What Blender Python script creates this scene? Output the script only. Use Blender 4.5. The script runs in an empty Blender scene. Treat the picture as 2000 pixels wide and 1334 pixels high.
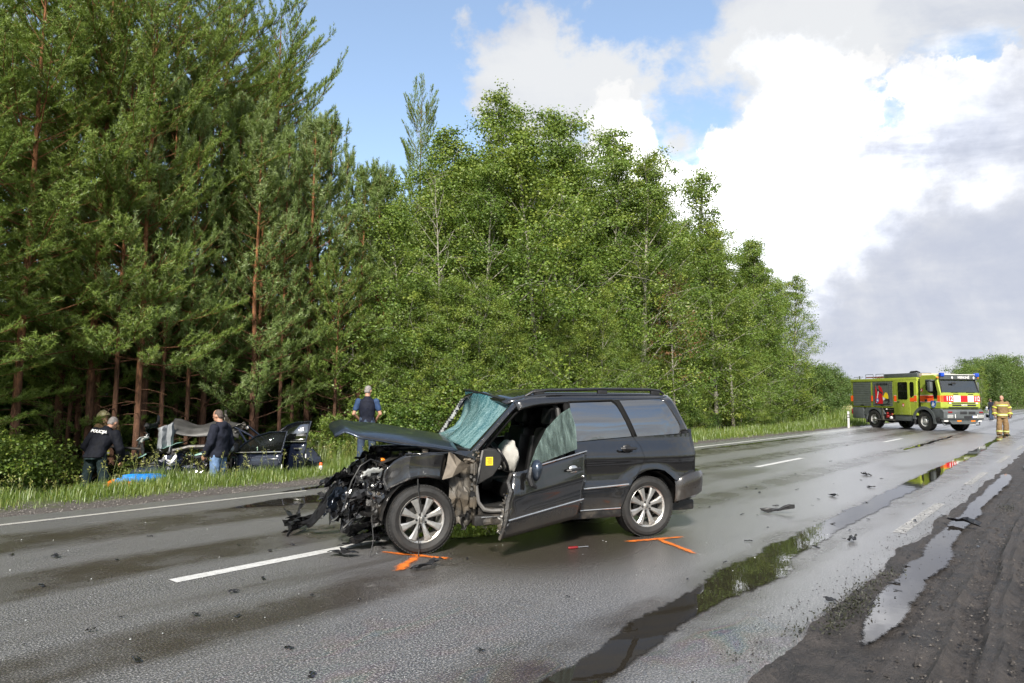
import bpy, bmesh, math, random
import numpy as np
from mathutils import Vector, Matrix, noise as mnoise

# ------------------------------------------------------------------ camera, sky, sun, exposure
sc = bpy.context.scene
col = sc.collection
R_ = math.radians
cam_d = bpy.data.cameras.new("camera")
cam = bpy.data.objects.new("camera", cam_d)
col.objects.link(cam)
cam_d.sensor_width = 36.0
cam_d.lens = 36.0 * 1333.0 / 2000.0
cam_d.clip_start = 0.05
cam_d.clip_end = 6000
CAM_H = 1.5
PITCH = math.atan(111 / 1333)
ROLL = R_(0.46)
fwd = Vector((0, math.cos(PITCH), math.sin(PITCH)))
rgt = Vector((1, 0, 0))
up = rgt.cross(fwd)
r2 = rgt * math.cos(ROLL) + up * math.sin(ROLL)
u2 = up * math.cos(ROLL) - rgt * math.sin(ROLL)
cam.matrix_world = Matrix(((r2.x, u2.x, -fwd.x, 0), (r2.y, u2.y, -fwd.y, 0), (r2.z, u2.z, -fwd.z, CAM_H), (0, 0, 0, 1)))
sc.camera = cam

SUN_AZ = R_(186)      # compass azimuth of the sun, clockwise from +Y: behind the camera
SUN_EL = R_(38)
sun_d = bpy.data.lights.new("sun", 'SUN')
sun_d.energy = 3.8
sun_d.angle = R_(8)
sun_d.color = (1.0, 0.94, 0.84)
sun = bpy.data.objects.new("sun", sun_d)
col.objects.link(sun)
to_sun = Vector((math.sin(SUN_AZ) * math.cos(SUN_EL), math.cos(SUN_AZ) * math.cos(SUN_EL), math.sin(SUN_EL)))
sun.rotation_euler = (-to_sun).to_track_quat('-Z', 'Y').to_euler()

world = bpy.data.worlds.new("World")
sc.world = world
world.use_nodes = True

sc.render.engine = 'CYCLES'
sc.view_settings.view_transform = 'Standard'
sc.view_settings.look = 'None'
sc.view_settings.gamma = 1.0
sc.view_settings.use_curve_mapping = False
sc.view_settings.exposure = 1.0
sc.cycles.use_denoising = True
try:
    sc.cycles.denoiser = 'OPENIMAGEDENOISE'
    sc.cycles.denoising_input_passes = 'RGB_ALBEDO_NORMAL'
    sc.cycles.denoising_prefilter = 'ACCURATE'
except Exception:
    pass
sc.cycles.use_adaptive_sampling = True
sc.cycles.adaptive_threshold = 0.025
sc.cycles.max_bounces = 6
sc.cycles.diffuse_bounces = 2
sc.cycles.glossy_bounces = 3
sc.cycles.transmission_bounces = 4
sc.cycles.transparent_max_bounces = 10
sc.cycles.sample_clamp_indirect = 6.0
sc.cycles.caustics_reflective = False
sc.cycles.caustics_refractive = False


# ------------------------------------------------------------------ node helpers
class NT:
    def __init__(s, nt):
        s.nt = nt

    def new(s, t, **kw):
        n = s.nt.nodes.new(t)
        for k, v in kw.items():
            setattr(n, k, v)
        return n

    def link(s, a, b):
        s.nt.links.new(a, b)

    def put(s, sock, v):
        if isinstance(v, bpy.types.NodeSocket):
            s.nt.links.new(v, sock)
        else:
            sock.default_value = v

    def math(s, op, a, b=0.0, c=0.0, clamp=False):
        n = s.new('ShaderNodeMath', operation=op, use_clamp=clamp)
        s.put(n.inputs[0], a)
        s.put(n.inputs[1], b)
        s.put(n.inputs[2], c)
        return n.outputs[0]

    def vmath(s, op, a, b=(0, 0, 0), scale=None):
        n = s.new('ShaderNodeVectorMath', operation=op)
        s.put(n.inputs[0], a)
        s.put(n.inputs[1], b)
        if scale is not None:
            s.put(n.inputs['Scale'], scale)
        return n.outputs['Value'] if op in ('DOT_PRODUCT', 'LENGTH', 'DISTANCE') else n.outputs['Vector']

    def noise(s, vec, scale, detail=4, rough=0.55, dist=0.0):
        n = s.new('ShaderNodeTexNoise')
        s.put(n.inputs['Vector'], vec)
        n.inputs['Scale'].default_value = scale
        n.inputs['Detail'].default_value = detail
        n.inputs['Roughness'].default_value = rough
        n.inputs['Distortion'].default_value = dist
        return n.outputs['Fac']

    def voro(s, vec, scale, feature='F1'):
        n = s.new('ShaderNodeTexVoronoi', feature=feature)
        s.put(n.inputs['Vector'], vec)
        n.inputs['Scale'].default_value = scale
        return n.outputs['Distance']

    def ramp(s, fac, a, b, lo=0.0, hi=1.0, smooth=True):
        n = s.new('ShaderNodeMapRange', interpolation_type='SMOOTHSTEP' if smooth else 'LINEAR')
        s.put(n.inputs['Value'], fac)
        s.put(n.inputs['From Min'], a)
        s.put(n.inputs['From Max'], b)
        s.put(n.inputs['To Min'], lo)
        s.put(n.inputs['To Max'], hi)
        return n.outputs['Result']

    def mix(s, fac, a, b):
        n = s.new('ShaderNodeMix', data_type='RGBA')
        s.put(n.inputs[0], fac)
        for sock, v in ((n.inputs[6], a), (n.inputs[7], b)):
            s.put(sock, v if isinstance(v, bpy.types.NodeSocket) else (*v[:3], 1))
        return n.outputs[2]

    def mixf(s, fac, a, b):
        n = s.new('ShaderNodeMix', data_type='FLOAT')
        s.put(n.inputs[0], fac)
        s.put(n.inputs[2], a)
        s.put(n.inputs[3], b)
        return n.outputs[0]

    def map(s, vec, loc=(0, 0, 0), rot=(0, 0, 0), scl=(1, 1, 1)):
        n = s.new('ShaderNodeMapping')
        s.put(n.inputs['Vector'], vec)
        n.inputs['Location'].default_value = loc
        n.inputs['Rotation'].default_value = rot
        n.inputs['Scale'].default_value = scl
        return n.outputs[0]

    def bump(s, h, strength=0.5, dist=0.01, normal=None):
        n = s.new('ShaderNodeBump')
        s.put(n.inputs['Height'], h)
        n.inputs['Strength'].default_value = strength
        n.inputs['Distance'].default_value = dist
        if normal is not None:
            s.link(normal, n.inputs['Normal'])
        return n.outputs[0]


def new_mat(name):
    m = bpy.data.materials.new(name)
    m.use_nodes = True
    m.node_tree.nodes.clear()
    t = NT(m.node_tree)
    out = t.new('ShaderNodeOutputMaterial')
    return m, t, out


def principled(t, color, rough=0.5, metal=0.0, spec=0.5, coat=0.0, normal=None, **kw):
    b = t.new('ShaderNodeBsdfPrincipled')
    t.put(b.inputs['Base Color'], color if isinstance(color, bpy.types.NodeSocket) else (*color[:3], 1))
    t.put(b.inputs['Roughness'], rough)
    t.put(b.inputs['Metallic'], metal)
    t.put(b.inputs['Specular IOR Level'], spec)
    t.put(b.inputs['Coat Weight'], coat)
    b.inputs['Coat Roughness'].default_value = 0.06
    if normal is not None:
        t.link(normal, b.inputs['Normal'])
    for k, v in kw.items():
        t.put(b.inputs[k], v)
    return b


MATS = {}


def mat(name, color, rough=0.5, metal=0.0, var=0.15, vscale=8.0, bump=0.0, bscale=60.0, coat=0.0, spec=0.5, dirt=None, dirt_amt=0.5, wet=0.0):
    """plain procedural material: base colour with uneven tone, optional fine relief and dirt patches"""
    if name in MATS:
        return MATS[name]
    m, t, out = new_mat(name)
    tc = t.new('ShaderNodeTexCoord').outputs['Object']
    n1 = t.noise(tc, vscale, 5, 0.6)
    dark = tuple(c * (1 - var) for c in color[:3])
    lite = tuple(min(1, c * (1 + var)) for c in color[:3])
    c = t.mix(t.ramp(n1, 0.3, 0.7), dark, lite)
    r = t.math('ADD', t.math('MULTIPLY', t.math('SUBTRACT', n1, 0.5), 0.25), rough, clamp=True)
    if dirt is not None:
        dn = t.ramp(t.noise(tc, vscale * 0.45, 7, 0.7), 0.62 - dirt_amt * 0.35, 0.78 - dirt_amt * 0.2)
        c = t.mix(t.math('MULTIPLY', dn, 0.85), c, dirt)
        r = t.mixf(dn, r, 0.75)
    nrm = None
    if bump > 0:
        nrm = t.bump(t.noise(tc, bscale, 4, 0.6), bump, 0.01)
    if wet > 0:                                     # rain drops: tiny smooth blisters
        dv = t.voro(tc, 85.0)
        drops = t.ramp(dv, 0.22, 0.42, 1.0, 0.0)
        nrm = t.bump(drops, wet, 0.004, nrm)
    b = principled(t, c, r, metal, spec, coat, nrm)
    t.link(b.outputs[0], out.inputs[0])
    MATS[name] = m
    return m


# ------------------------------------------------------------------ sky: physical sky with a bank of cloud
def build_sky():
    t = NT(world.node_tree)
    world.node_tree.nodes.clear()
    out = t.new('ShaderNodeOutputWorld')
    bg = t.new('ShaderNodeBackground')
    sky = t.new('ShaderNodeTexSky', sky_type='NISHITA')
    sky.sun_disc = False
    sky.sun_elevation = SUN_EL
    sky.sun_rotation = SUN_AZ
    sky.air_density = 1.2
    sky.dust_density = 1.2
    sky.ozone_density = 2.0
    D = t.vmath('NORMALIZE', t.new('ShaderNodeTexCoord').outputs['Generated'])
    sep = t.new('ShaderNodeSeparateXYZ')
    t.link(D, sep.inputs[0])
    z = sep.outputs['Z']
    inv = t.math('DIVIDE', 1.0, t.math('ADD', t.math('MAXIMUM', z, 0.0), 0.16))
    P = t.vmath('SCALE', D, scale=inv)                      # cloud layer seen in perspective
    big = t.noise(P, 1.15, 7, 0.6, 0.35)
    soft = t.noise(t.vmath('ADD', P, (3.1, 1.7, 0.4)), 3.2, 7, 0.62, 0.25)
    cum = t.noise(D, 4.6, 8, 0.56, 0.15)                     # upright heaps low over the horizon
    cumf = t.noise(t.vmath('ADD', D, (5.0, 2.0, 1.0)), 11.0, 6, 0.6, 0.3)

    wn = t.new('ShaderNodeTexNoise')
    t.link(D, wn.inputs['Vector'])
    wn.inputs['Scale'].default_value = 3.4
    wn.inputs['Detail'].default_value = 8
    wn.inputs['Roughness'].default_value = 0.6
    Dw = t.vmath('NORMALIZE', t.vmath('ADD', D, t.vmath('SCALE', t.vmath('SUBTRACT', wn.outputs['Color'], (0.5, 0.5, 0.5)), scale=0.62)))

    def around(px, py, inner, outer):
        d = fwd + r2 * ((px - 1000) / 1333) + u2 * ((667 - py) / 1333)
        d.normalize()
        return t.ramp(t.vmath('DOT_PRODUCT', Dw, tuple(d)), math.cos(R_(outer)), math.cos(R_(inner)))
    # weather: open blue in the north-west, a cloud bank standing over the road to the east
    def dev(n_, k_): return t.math('MULTIPLY', t.math('SUBTRACT', n_, 0.5), k_)
    blue = t.math('MAXIMUM', t.math('MAXIMUM', around(980, 60, 9, 24), around(620, 300, 4, 26)), around(1160, 60, 4, 14))
    bank = t.math('MAXIMUM', around(1750, 330, 6, 40), around(1540, 90, 2, 22))
    gap = t.math('MAXIMUM', around(1735, 150, 0.2, 5.5), around(1880, 70, 0.5, 6.5))
    puff = around(1110, 172, 0.5, 8.0)
    cover = t.math('ADD', t.math('ADD', dev(big, 1.2), dev(soft, 1.3)), 0.12)
    cover = t.math('ADD', cover, t.math('MULTIPLY', bank, 0.55))
    cover = t.math('SUBTRACT', cover, t.math('MULTIPLY', blue, 0.72))
    cover = t.math('ADD', cover, t.math('MULTIPLY', puff, 0.5))
    cover = t.math('SUBTRACT', cover, t.math('MULTIPLY', gap, 0.45))
    low = t.ramp(z, 0.02, 0.30, 1.0, 0.0)
    cover = t.math('ADD', cover, t.math('MULTIPLY', low, 0.08))
    mask = t.ramp(cover, -0.08, 0.30)
    # cumulus bodies with crisp crowns
    heap = t.math('ADD', dev(cum, 1.5), dev(cumf, 1.1))
    hz = t.math('ADD', heap, t.math('MULTIPLY', around(1900, 480, 3, 24), 0.72))
    hz = t.math('ADD', hz, t.math('MULTIPLY', around(1530, 500, 3, 24), 0.62))
    hz = t.math('SUBTRACT', hz, t.math('MULTIPLY', t.ramp(z, 0.38, 0.52), 0.5))
    hz = t.math('SUBTRACT', hz, t.math('MULTIPLY', gap, 0.55))
    heap_mask = t.ramp(hz, 0.36, 0.46)
    # light and shade of the clouds: white where they face the sun, blue-grey undersides
    tex = t.noise(t.vmath('ADD', D, (1, 7, 2)), 6.0, 9, 0.60, 0.5)
    tex2 = t.noise(t.map(t.vmath('ADD', D, (4, 1, 9)), scl=(1, 1, 2.8)), 3.6, 8, 0.6, 0.4)
    lit = t.math('ADD', dev(tex, 1.3), dev(tex2, 1.5))
    lit = t.math('ADD', lit, 0.52)
    glow = t.math('MAXIMUM', around(1490, 400, 1, 24), t.math('MULTIPLY', around(1830, 250, 1, 10), 0.8))
    lit = t.math('ADD', lit, t.math('MULTIPLY', glow, 0.42))
    shade = around(1960, 580, 2, 24)
    lit = t.math('SUBTRACT', lit, t.math('MULTIPLY', shade, 0.22))
    lit = t.math('SUBTRACT', lit, t.math('MULTIPLY', around(1990, 120, 1, 12), 0.2))
    ccol = t.mix(t.ramp(lit, -0.1, 0.85), (2.6, 2.8, 3.3), (4.0, 4.05, 4.1))
    skyc = t.vmath('SCALE', sky.outputs[0], scale=1.15)
    skyc = t.mix(0.16, skyc, (2.9, 3.2, 3.6))
    hzmix = t.mix(t.math('MULTIPLY', low, 0.72), skyc, (2.6, 3.15, 3.9))
    c1 = t.mix(t.math('MULTIPLY', mask, 0.95), hzmix, ccol)
    hlit = t.math('ADD', t.math('MULTIPLY', t.math('SUBTRACT', 0.75, hz), 0.45), lit)
    hcol = t.mix(t.ramp(hlit, -0.15, 1.05), (2.65, 2.85, 3.4), (4.5, 4.5, 4.5))
    c2 = t.mix(heap_mask, c1, hcol)
    # the sunlit heart of the bank is far brighter than the film can hold
    core = t.math('MULTIPLY', t.math('MAXIMUM', around(1500, 440, 0.5, 15), t.math('MULTIPLY', around(1850, 240, 0.5, 7), 0.35)), t.math('MAXIMUM', heap_mask, mask))
    c2 = t.vmath('SCALE', c2, scale=t.math('ADD', 1.0, t.math('MULTIPLY', t.math('MULTIPLY', core, t.ramp(lit, 0.1, 1.0)), 2.0)))
    t.link(c2, bg.inputs['Color'])
    bg.inputs['Strength'].default_value = 0.108
    t.link(bg.outputs[0], out.inputs[0])


build_sky()
world.cycles.sampling_method = 'MANUAL'
world.cycles.sample_map_resolution = 1024


# ------------------------------------------------------------------ mesh helpers
def npmesh(name, verts, faces, mats=None, smooth=False, tint=None, mat_index=None):
    verts = np.asarray(verts, dtype=np.float32).reshape(-1, 3)
    me = bpy.data.meshes.new(name)
    if isinstance(faces, np.ndarray):
        k = faces.shape[1]
        nf = faces.shape[0]
        me.vertices.add(len(verts))
        me.vertices.foreach_set('co', verts.ravel())
        me.loops.add(nf * k)
        me.loops.foreach_set('vertex_index', faces.astype(np.int32).ravel())
        me.polygons.add(nf)
        me.polygons.foreach_set('loop_start', np.arange(0, nf * k, k, dtype=np.int32))
        me.update(calc_edges=True)
    else:
        me.from_pydata([tuple(map(float, v)) for v in verts], [], faces)
        me.update()
    if smooth:
        me.polygons.foreach_set('use_smooth', np.ones(len(me.polygons), dtype=bool))
    for m in (mats or []):
        me.materials.append(m)
    if mat_index is not None:
        me.polygons.foreach_set('material_index', np.asarray(mat_index, dtype=np.int32))
    if tint is not None:
        a = me.attributes.new('tint', 'FLOAT', 'FACE')
        a.data.foreach_set('value', np.asarray(tint, dtype=np.float32))
    return me


def link(name, me, parent=None, loc=None, rot=None):
    o = bpy.data.objects.new(name, me)
    col.objects.link(o)
    if parent is not None:
        o.parent = parent
    if loc is not None:
        o.location = loc
    if rot is not None:
        o.rotation_euler = rot
    return o


def tag(o, label=None, cat=None, group=None, kind=None):
    if label: o['label'] = label
    if cat: o['category'] = cat
    if group: o['group'] = group
    if kind: o['kind'] = kind
    return o


def thing(name, label, cat, loc=(0, 0, 0), rz=0.0, group=None, parent=None):
    o = bpy.data.objects.new(name, None)
    col.objects.link(o)
    o.empty_display_size = 0.2
    o.location = loc
    o.rotation_euler = (0, 0, rz)
    if parent is not None:
        o.parent = parent
    return tag(o, label, cat, group)


def copy_tree(o, parent=None):
    c = o.copy()
    col.objects.link(c)
    c.parent = parent
    for ch in list(o.children):
        copy_tree(ch, c)
    return c


class MB:
    """collects shapes for one mesh"""

    def __init__(s):
        s.v = []
        s.f = []
        s.m = []
        s.cur = 0

    def add(s, verts, faces):
        b = len(s.v)
        s.v += [tuple(map(float, p)) for p in verts]
        for f in faces:
            s.f.append([i + b for i in f])
            s.m.append(s.cur)
        return s

    def box(s, x0, x1, y0, y1, z0, z1, M=None, bev=0.0):
        if bev > 0:
            bm = bmesh.new()
            bmesh.ops.create_cube(bm, size=1)
            for v in bm.verts:
                v.co = Vector((x0 + (v.co.x + .5) * (x1 - x0), y0 + (v.co.y + .5) * (y1 - y0), z0 + (v.co.z + .5) * (z1 - z0)))
            bmesh.ops.bevel(bm, geom=list(bm.edges), offset=bev, segments=2, affect='EDGES', profile=.6)
            bm.verts.ensure_lookup_table()
            vs = [M @ v.co if M else v.co.copy() for v in bm.verts]
            fs = [[v.index for v in f.verts] for f in bm.faces]
            bm.verts.index_update()
            fs = [[v.index for v in f.verts] for f in bm.faces]
            s.add(vs, fs)
            bm.free()
            return s
        vs = [Vector((x, y, z)) for z in (z0, z1) for (x, y) in ((x0, y0), (x1, y0), (x1, y1), (x0, y1))]
        if M: vs = [M @ v for v in vs]
        return s.add(vs, [[3, 2, 1, 0], [4, 5, 6, 7], [0, 1, 5, 4], [1, 2, 6, 5], [2, 3, 7, 6], [3, 0, 4, 7]])

    def tube(s, pts, rad, n=8, cap=True, flat=1.0):
        pts = [Vector(p) for p in pts]
        if not hasattr(rad, '__len__'): rad = [rad] * len(pts)
        b = []
        ref = Vector((0, 0, 1))
        d0 = (pts[-1] - pts[0])
        if d0.length > 0 and abs(d0.normalized().z) > 0.9: ref = Vector((1, 0, 0))
        for i, p in enumerate(pts):
            d = (pts[min(i + 1, len(pts) - 1)] - pts[max(i - 1, 0)])
            d = d.normalized() if d.length > 1e-9 else Vector((0, 0, 1))
            a = d.cross(ref)
            a = a.normalized() if a.length > 1e-6 else d.orthogonal().normalized()
            c = a.cross(d).normalized()
            for k in range(n):
                th = 2 * math.pi * k / n
                b.append(p + a * math.cos(th) * rad[i] + c * math.sin(th) * rad[i] * flat)
        fs = []
        for i in range(len(pts) - 1):
            for k in range(n):
                fs.append([i * n + k, i * n + (k + 1) % n, (i + 1) * n + (k + 1) % n, (i + 1) * n + k])
        if cap:
            fs.append(list(range(n))[::-1])
            fs.append([(len(pts) - 1) * n + k for k in range(n)])
        return s.add(b, fs)

    def lathe(s, prof, n=24, axis='y', center=(0, 0, 0), closed=False):
        """prof: (radius, along) pairs turned about an axis"""
        vs = []
        c = Vector(center)
        for (r, a) in prof:
            for k in range(n):
                th = 2 * math.pi * k / n
                x, y = r * math.cos(th), r * math.sin(th)
                vs.append(c + (Vector((x, a, y)) if axis == 'y' else Vector((a, x, y)) if axis == 'x' else Vector((x, y, a))))
        fs = []
        m = len(prof)
        for i in range(m if closed else m - 1):
            j = (i + 1) % m
            for k in range(n):
                fs.append([i * n + k, i * n + (k + 1) % n, j * n + (k + 1) % n, j * n + k])
        return s.add(vs, fs)

    def prism(s, poly, h0, h1, plane='xy', M=None):
        """closed outline extruded between two heights"""
        n = len(poly)

        def P(a, b, h):
            v = Vector((a, b, h)) if plane == 'xy' else Vector((a, h, b)) if plane == 'xz' else Vector((h, a, b))
            return M @ v if M else v
        vs = [P(a, b, h0) for a, b in poly] + [P(a, b, h1) for a, b in poly]
        fs = [list(range(n))[::-1], list(range(n, 2 * n))]
        for i in range(n):
            j = (i + 1) % n
            fs.append([i, j, n + j, n + i])
        return s.add(vs, fs)

    def ell(s, c, r, n=10, m=7, M=None):
        vs = []
        for i in range(m + 1):
            ph = math.pi * i / m
            for k in range(n):
                th = 2 * math.pi * k / n
                v = Vector((r[0] * math.sin(ph) * math.cos(th), r[1] * math.sin(ph) * math.sin(th), r[2] * math.cos(ph)))
                if M: v = M @ v
                vs.append(v + Vector(c))
        fs = []
        for i in range(m):
            for k in range(n):
                fs.append([i * n + k, (i + 1) * n + k, (i + 1) * n + (k + 1) % n, i * n + (k + 1) % n])
        return s.add(vs, fs)

    def grid(s, P, thick=None):
        """P: array [nu][nv] of points -> quads"""
        nu, nv = len(P), len(P[0])
        vs = [P[i][j] for i in range(nu) for j in range(nv)]
        fs = [[i * nv + j, (i + 1) * nv + j, (i + 1) * nv + j + 1, i * nv + j + 1] for i in range(nu - 1) for j in range(nv - 1)]
        return s.add(vs, fs)

    def build(s, name, mats, parent=None, smooth=True, angle=35, loc=None, rot=None, solid=0.0, bevel=0.0, rim=True):
        if not isinstance(mats, (list, tuple)): mats = [mats]
        me = npmesh(name, s.v, s.f, mats, False, None, s.m if len(mats) > 1 else None)
        bm = bmesh.new()
        bm.from_mesh(me)
        bmesh.ops.remove_doubles(bm, verts=bm.verts, dist=1e-5)
        bmesh.ops.recalc_face_normals(bm, faces=bm.faces)
        if smooth:
            for f in bm.faces: f.smooth = True
            lim = R_(angle)
            for e in bm.edges:
                if len(e.link_faces) == 2 and e.calc_face_angle(0) > lim: e.smooth = False
        bm.to_mesh(me)
        bm.free()
        o = link(name, me, parent, loc, rot)
        if solid:
            md = o.modifiers.new('solid', 'SOLIDIFY')
            md.thickness = solid
            md.offset = -1
            md.use_rim = rim
        if bevel:
            md = o.modifiers.new('bevel', 'BEVEL')
            md.width = bevel
            md.segments = 2
        return o


def lerp(a, b, f): return a + (b - a) * f


def poly_at(pts, f):
    """point at fraction f of a polyline's length"""
    P = [np.array(p, float) for p in pts]
    seg = [np.linalg.norm(P[i + 1] - P[i]) for i in range(len(P) - 1)]
    L = sum(seg) * f
    for i, d in enumerate(seg):
        if L <= d or i == len(seg) - 1:
            return P[i] + (P[i + 1] - P[i]) * (min(L / d, 1.0) if d > 0 else 0)
        L -= d


def coons(bottom, top, left, right, nu, nv):
    """grid [nu+1][nv+1] filled from four boundary polylines (bottom/top run left to right, left/right run bottom to top)"""
    c00, c10 = np.array(bottom[0], float), np.array(bottom[-1], float)
    c01, c11 = np.array(top[0], float), np.array(top[-1], float)
    G = []
    for i in range(nu + 1):
        u = i / nu
        b, tp = poly_at(bottom, u), poly_at(top, u)
        row = []
        for j in range(nv + 1):
            v = j / nv
            l, r = poly_at(left, v), poly_at(right, v)
            p = (1 - v) * b + v * tp + (1 - u) * l + u * r - ((1 - u) * (1 - v) * c00 + u * (1 - v) * c10 + (1 - u) * v * c01 + u * v * c11)
            row.append(p)
        G.append(row)
    return G


# small side scene in which single meshes are evaluated, so that the whole scene is not re-evaluated each time
work = bpy.data.scenes.new('workbench')


def evaluated_mesh(ob):
    work.collection.objects.link(ob)
    with bpy.context.temp_override(scene=work, view_layer=work.view_layers[0]):
        dg = bpy.context.evaluated_depsgraph_get()
        dg.update()
        me = bpy.data.meshes.new_from_object(ob.evaluated_get(dg))
    bpy.data.objects.remove(ob)
    return me


def text_obj(name, txt, size, m, parent, loc, rot, depth=0.004, bold=False, align='CENTER', xscale=1.0):
    cu = bpy.data.curves.new(name, 'FONT')
    cu.body = txt
    cu.size = size
    cu.extrude = depth / 2
    cu.align_x = align
    cu.align_y = 'CENTER'
    if bold: cu.offset = size * 0.022
    cu.resolution_u = 3
    tmp = bpy.data.objects.new(name, cu)
    me = evaluated_mesh(tmp)
    me.name = name
    me.materials.clear()
    me.materials.append(m)
    if xscale != 1.0:
        for v in me.vertices: v.co.x *= xscale
    return link(name, me, parent, loc, rot)


# road frame: s along the road (away from the camera), t to the right; everything on the road uses it
RA = R_(39.9)
ru = Vector((math.sin(RA), math.cos(RA), 0))
rn = Vector((math.cos(RA), -math.sin(RA), 0))
ROAD_RZ = math.atan2(ru.y, ru.x)         # local x = s, local y = -t


def rw(s, t, z=0.0):
    return ru * s + rn * t + Vector((0, 0, z))


def st_of(x, y):
    return x * ru.x + y * ru.y, x * rn.x + y * rn.y


def sm(a, b, x):
    f = min(1, max(0, (x - a) / (b - a)))
    return f * f * (3 - 2 * f)


def ground_z(s, t):
    """terrain beside the road"""
    if t > -10.3:
        return -0.03
    k = 1 - sm(7.4, 9.4, s) * 0.9
    k = k + sm(11, 16, s) * 0.25
    e = -t
    z = -0.02 + 0.04 * sm(10.5, 11.2, e) - 0.62 * k * sm(11.5, 13.4, e)
    z += 0.25 * sm(17, 30, e)
    z += 0.42 * math.exp(-(((s - 5.45) / 0.75) ** 2 + ((e - 12.8) / 0.6) ** 2))     # spoil heap in front of the wreck
    return z + 0.05 * math.sin(s * 0.9 + t * 1.3) * sm(11, 13, e)
# ------------------------------------------------------------------ the setting: ground, road, shoulder, puddles
def nz(x, y, sc_=1.0, seed=0.0):
    return mnoise.noise(Vector((x * sc_ + seed, y * sc_ - seed * 1.7, seed * 0.37)))


def road_material():
    m, t, out = new_mat('wet_asphalt')
    oc = t.new('ShaderNodeTexCoord').outputs['Object']
    sep = t.new('ShaderNodeSeparateXYZ')
    t.link(oc, sep.inputs[0])
    x, y = sep.outputs['X'], sep.outputs['Y']
    stretch = t.map(oc, scl=(0.22, 1.0, 1.0))
    wob = t.math('MULTIPLY', t.math('SUBTRACT', t.noise(stretch, 1.3, 5, 0.65), 0.5), 0.75)
    yw = t.math('ADD', y, wob)

    def band(c, w, soft=0.22):
        d = t.math('ABSOLUTE', t.math('SUBTRACT', yw, c))
        return t.ramp(d, w - soft * 0.5, w + soft, 1.0, 0.0)
    wet = t.math('MAXIMUM', t.math('MAXIMUM', band(8.42, 0.52), band(6.55, 0.34)), t.math('MAXIMUM', band(4.42, 0.26), band(2.3, 0.3)))
    patch = t.ramp(t.noise(stretch, 0.55, 6, 0.62, 0.4), 0.52, 0.66)
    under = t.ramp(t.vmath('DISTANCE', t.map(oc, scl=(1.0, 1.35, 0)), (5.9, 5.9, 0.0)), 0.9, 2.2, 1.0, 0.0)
    wet = t.math('MAXIMUM', t.math('MULTIPLY', wet, t.ramp(t.noise(oc, 1.1, 5, 0.65), 0.3, 0.62, 0.35, 0.95)), t.math('MULTIPLY', patch, 0.7))
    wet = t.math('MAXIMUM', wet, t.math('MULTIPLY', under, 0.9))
    agg = t.voro(oc, 95.0)
    fine = t.noise(oc, 240.0, 3, 0.6)
    h = t.math('ADD', t.math('MULTIPLY', agg, -0.9), t.math('MULTIPLY', fine, 0.5))
    macro = t.noise(oc, 9.0, 5, 0.6)
    h = t.math('ADD', h, t.math('MULTIPLY', macro, 0.25))
    stone = t.ramp(t.noise(oc, 75.0, 3, 0.6), 0.46, 0.66)
    tone = t.ramp(t.noise(stretch, 2.2, 6, 0.65), 0.3, 0.7)
    dry = t.mix(stone, (0.062, 0.061, 0.064), (0.38, 0.37, 0.365))
    dry = t.mix(t.math('MULTIPLY', tone, 0.5), dry, (0.18, 0.174, 0.172))
    wetc = t.mix(stone, (0.026, 0.020, 0.0145), (0.085, 0.068, 0.050))
    c = t.mix(wet, dry, wetc)
    edge = t.ramp(yw, 1.2, 1.95, 1.0, 0.0)                 # mud carried on to the right-hand edge
    mud = t.math('MULTIPLY', edge, t.ramp(t.noise(oc, 3.0, 6, 0.7), 0.35, 0.6))
    c = t.mix(t.math('MULTIPLY', mud, 0.7), c, (0.034, 0.029, 0.026))
    r = t.mixf(wet, t.mixf(stone, 0.42, 0.54), 0.34)
    r = t.math('ADD', r, t.math('MULTIPLY', mud, 0.15))
    bs = t.new('ShaderNodeBump')
    t.put(bs.inputs['Height'], h)
    t.put(bs.inputs['Strength'], t.mixf(wet, 0.85, 0.5))
    bs.inputs['Distance'].default_value = 0.009
    b = principled(t, c, r, 0.0, 0.5, 0.0, bs.outputs[0])
    # thin film of oil in front of the wreck
    d1 = t.ramp(t.vmath('DISTANCE', t.map(oc, scl=(0.75, 1.0, 0)), (2.05, 3.15, 0)), 0.2, 1.2, 1.0, 0.0)
    d2 = t.ramp(t.vmath('DISTANCE', t.map(oc, scl=(0.6, 1.0, 0)), (2.5, 1.85, 0)), 0.1, 0.6, 1.0, 0.0)
    om = t.math('MULTIPLY', t.math('MAXIMUM', d1, d2), t.ramp(t.noise(oc, 1.6, 4, 0.6, 1.0), 0.36, 0.6))
    film = t.math('ADD', t.math('MULTIPLY', t.noise(t.map(oc, scl=(1.0, 2.2, 1)), 1.5, 3, 0.5, 0.6), 900.0), 80.0)
    t.put(b.inputs['Thin Film Thickness'], t.math('MULTIPLY', t.ramp(om, 0.05, 0.3), film))
    b.inputs['Thin Film IOR'].default_value = 1.45
    # wet sheen over the stones
    t.put(b.inputs['Coat Weight'], t.math('MULTIPLY', t.mixf(wet, 1.0, 0.6), t.math('SUBTRACT', 1.0, t.math('MULTIPLY', om, 0.85))))
    t.put(b.inputs['IOR'], t.math('ADD', 1.5, t.math('MULTIPLY', om, 0.5)))
    t.put(b.inputs['Coat Roughness'], t.mixf(wet, 0.33, 0.25))
    b.inputs['Coat IOR'].default_value = 1.8
    bc = t.new('ShaderNodeBump')
    t.put(bc.inputs['Height'], h)
    t.put(bc.inputs['Strength'], t.mixf(wet, 0.28, 0.25))
    bc.inputs['Distance'].default_value = 0.006
    t.link(bc.outputs[0], b.inputs['Coat Normal'])
    t.link(b.outputs[0], out.inputs[0])
    return m


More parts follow.
